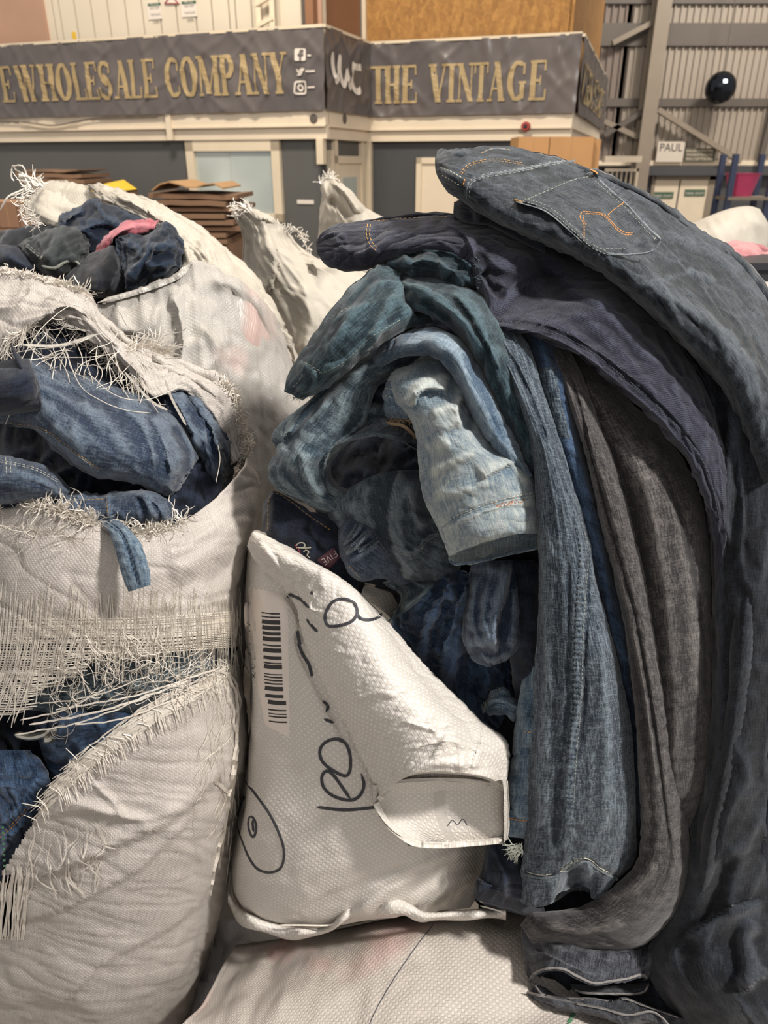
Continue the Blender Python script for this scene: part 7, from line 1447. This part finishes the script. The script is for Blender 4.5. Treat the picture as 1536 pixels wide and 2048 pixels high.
# ---------------------------------------------------------------- second waistband and the top pair
jeans('j1b', [(906, 432, 1.22, 908, 404, 1.24, .01), (930, 444, 1.19, 928, 398, 1.24, .03), (975, 450, 1.17, 972, 410, 1.23, .03), (1030, 478, 1.16, 1030, 425, 1.22, .03), (1090, 505, 1.15, 1090, 450, 1.21, .02)], D_dark,
    'near-black waistband rolled between the top pair and the indigo pair', T=.04, step=3.2, noise=[(.003, 20, 14, 'n')], feats=[('r', [(950, 410), (955, 445)], 6, .006), ('r', [(970, 425), (1010, 440), (1060, 460)], 4, .006), ('S', [(915, 410), (940, 418), (960, 440)], 7, .01)])
jeans('j1', [[(902, 386, 1.22), (884, 368, 1.20), (872, 345, 1.21), (870, 320, 1.23), (874, 302, 1.27), (884, 296, 1.32)], [(934, 408, 1.20), (918, 384, 1.15), (902, 352, 1.14), (902, 320, 1.19), (918, 300, 1.27), (941, 303, 1.35)],
    [(980, 438, 1.19), (962, 408, 1.13), (952, 370, 1.13), (955, 335, 1.19), (970, 305, 1.30), (996, 292, 1.40)], [(1048, 472, 1.17), (1030, 440, 1.10), (1020, 400, 1.12), (1025, 360, 1.19), (1050, 325, 1.30), (1100, 312, 1.42)],
    [(1130, 508, 1.15), (1120, 478, 1.07), (1110, 440, 1.09), (1115, 400, 1.17), (1145, 358, 1.29), (1195, 342, 1.40)], [(1210, 560, 1.13), (1205, 528, 1.05), (1200, 490, 1.06), (1212, 450, 1.14), (1250, 405, 1.26), (1310, 392, 1.37)],
    [(1290, 628, 1.10), (1290, 595, 1.02), (1290, 555, 1.03), (1310, 510, 1.11), (1350, 468, 1.22), (1405, 462, 1.33)], [(1370, 705, 1.07), (1375, 670, .99), (1385, 630, 1.0), (1410, 585, 1.08), (1450, 535, 1.2), (1485, 510, 1.3)],
    [(1436, 782, 1.04), (1448, 745, .97), (1465, 705, .98), (1495, 660, 1.06), (1530, 615, 1.17), (1550, 600, 1.27)], [(1475, 880, 1.02), (1500, 840, .95), (1530, 800, .96), (1565, 760, 1.03), (1600, 720, 1.13), (1610, 700, 1.22)],
    [(1500, 1000, 1.0), (1540, 960, .93), (1580, 930, .94), (1620, 900, 1.0), (1650, 860, 1.1), (1660, 840, 1.2)]], D_top,
    'dark charcoal-blue jeans with a stitched back pocket on top of the heap', T=.07, step=4.0, noise=[(.005, 7, 4, 'n'), (.0026, 20, 10, 'r', 35), (.002, 36, 18, 'v', -20), (.001, 80, 60, 'n')],
    feats=[('r', [(1200, 560), (1260, 575), (1330, 560)], 6, .004), ('r', [(1260, 540), (1330, 600), (1370, 660)], 5, .004), ('r', [(1340, 500), (1380, 540), (1450, 560)], 5, .005), ('r', [(1400, 560), (1430, 610), (1490, 640)], 5, .004), ('r', [(1300, 600), (1360, 620), (1420, 690)], 5, -.004), ('S', [(1180, 530), (1240, 560), (1300, 620), (1340, 690)], 14, -.008), ('r', [(1060, 440), (1120, 500), (1180, 540)], 5, .003), ('r', [(965, 300), (1010, 312), (960, 325), (925, 345), (932, 398)], 3, -.002), ('S', [(884, 300), (915, 310), (945, 306)], 6, .008), ('r', [(918, 345), (940, 325), (990, 315), (1050, 322)], 4, .004), ('r', [(934, 385), (942, 362), (975, 350), (1040, 340), (1100, 325), (1150, 322)], 5, .004), ('r', [(938, 372), (980, 356), (1050, 346), (1120, 330)], 2.5, -.003),
           ('r', [(960, 400), (1020, 440), (1100, 480), (1180, 520)], 14, .008), ('r', [(1150, 540), (1250, 590), (1330, 650), (1420, 740)], 20, .010), ('r', [(1240, 400), (1330, 460), (1420, 500), (1500, 560)], 14, .008), ('r', [(1330, 520), (1400, 580), (1480, 660)], 20, -.008),
           ('p', [(1030, 402), (1090, 420), (1140, 460), (1180, 496), (1212, 512)], 8, .007, 'x', 10), ('p', [(1190, 345), (1218, 372), (1258, 410), (1300, 455), (1322, 478)], 9, .008, 'x', 11), ('r', [(1080, 385), (1130, 372), (1170, 372)], 7, .004), ('r', [(1100, 410), (1150, 395), (1200, 395)], 7, -.003), ('r', [(1290, 530), (1350, 600), (1440, 660), (1520, 760)], 14, .008), ('r', [(1320, 560), (1380, 545), (1440, 560)], 8, .005), ('r', [(1180, 560), (1290, 640), (1380, 730)], 10, -.006), ('r', [(1400, 620), (1460, 700), (1520, 820)], 16, .010)])
gj = G['j1']
dbl(gj, [(920, 346), (942, 326), (990, 318), (1048, 326)], (0, 4), TH_gold, w=1.3, dash=5); dbl(gj, [(936, 396), (936, 374), (946, 360), (980, 350), (1040, 340), (1100, 327), (1146, 322)], (-3, 3), TH_pale, w=1.5)
dbl(gj, [(962, 306), (990, 296), (1024, 300)], (0,), TH_gold, w=1.2)
glp = patch(gj, ([(876, 330), (880, 338), (884, 352), (886, 356)], [(930, 356), (934, 362), (930, 376), (922, 380)]), .008, D_top, 'belt_loop', 14, 8)
stitches(glp, [[(880, 334), (900, 342), (928, 358)], [(884, 350), (902, 360), (924, 374)]], TH_cream, w=1.6, dash=5, gap=2); stitches(glp, [[(929, 358), (926, 376)]], TH_or, w=2.4, dash=6, gap=1)
# back pocket: left side edge, right side edge
gpk = patch(gj, ([(1030, 402), (1090, 420), (1140, 460), (1180, 496), (1212, 512)], [(1184, 342), (1215, 372), (1258, 410), (1300, 455), (1324, 478)]), .0035, D_top, 'back_pocket', 40, 40)
pk = gpk
for (a, b_) in (([(1030, 402), (1090, 420), (1140, 460), (1180, 496), (1212, 512)], (3, 9)), ([(1184, 342), (1215, 372), (1258, 410), (1300, 455), (1324, 478)], (-3 + 6, 9))): dbl(pk, a, tuple(-x for x in b_) if a[0][0] < 1100 else b_, TH_pale, w=1.5, dash=5, gap=3)
stitches(pk, [[(1036, 394), (1090, 372), (1140, 350), (1180, 342)], [(1046, 402), (1098, 380), (1146, 360), (1186, 352)], [(1214, 506), (1260, 506), (1300, 502), (1322, 480)], [(1212, 498), (1256, 498), (1292, 494), (1312, 474)]], TH_pale, w=1.6, dash=6, gap=2.5)
D_worn = denim('denim_worn_edge', '#4c5860', '#a3abae', .2, .5, .4)
for ln, ww in (([(1032, 404), (1090, 423), (1140, 463), (1180, 498), (1212, 511)], 4), ([(1186, 346), (1214, 374), (1256, 412), (1298, 457), (1322, 478)], 4), ([(1214, 509), (1262, 509), (1302, 503), (1322, 482)], 4), ([(1034, 399), (1090, 377), (1140, 354), (1184, 344)], 3)):
    band(pk, ln, ww, .0018, D_worn, 'worn_edge', wob=.5)
band(gj, [(934, 400), (934, 376), (944, 361), (980, 350), (1040, 340), (1100, 327), (1150, 321)], 4, .0012, D_worn, 'worn_edge', wob=.5)
band(gj, [(962, 306), (990, 297), (1022, 301)], 3, .0012, D_worn, 'worn_edge', wob=.5)
band(G['j6'], [(884, 1055), (930, 1029), (1000, 1006), (1074, 990)], 4, .0014, D_pale, 'worn_edge', wob=.4)
band(G['j5'], [(1041, 1746), (1080, 1756), (1120, 1750), (1168, 1723), (1200, 1741), (1236, 1760)], 5, .0014, D_worn, 'worn_edge', wob=.4)
band(G['a1'], [(12, 850), (85, 862), (150, 908), (200, 944)], 4, .0014, D_worn, 'worn_edge', wob=.4)
M_thr = TH_or
for ln in ([(1254, 400), (1238, 412), (1222, 424), (1216, 430), (1222, 436)], [(1168, 475), (1168, 450), (1160, 436), (1164, 424), (1180, 424), (1206, 428), (1220, 440), (1234, 455), (1252, 466), (1272, 464)], [(1172, 450), (1166, 438), (1170, 428), (1184, 428), (1204, 430), (1216, 440), (1232, 458), (1250, 470), (1270, 468)]):
    stitches(pk, [ln], M_thr, w=2.1, dash=5, gap=1.2, name='pocket_motif')
band(pk, [(1028, 401), (1038, 404), (1046, 406)], 7, .002, TH_gold, 'bar_tack'); band(pk, [(1180, 340), (1190, 344), (1194, 348)], 5, .002, TH_or, 'bar_tack')
rn = random.Random(9)
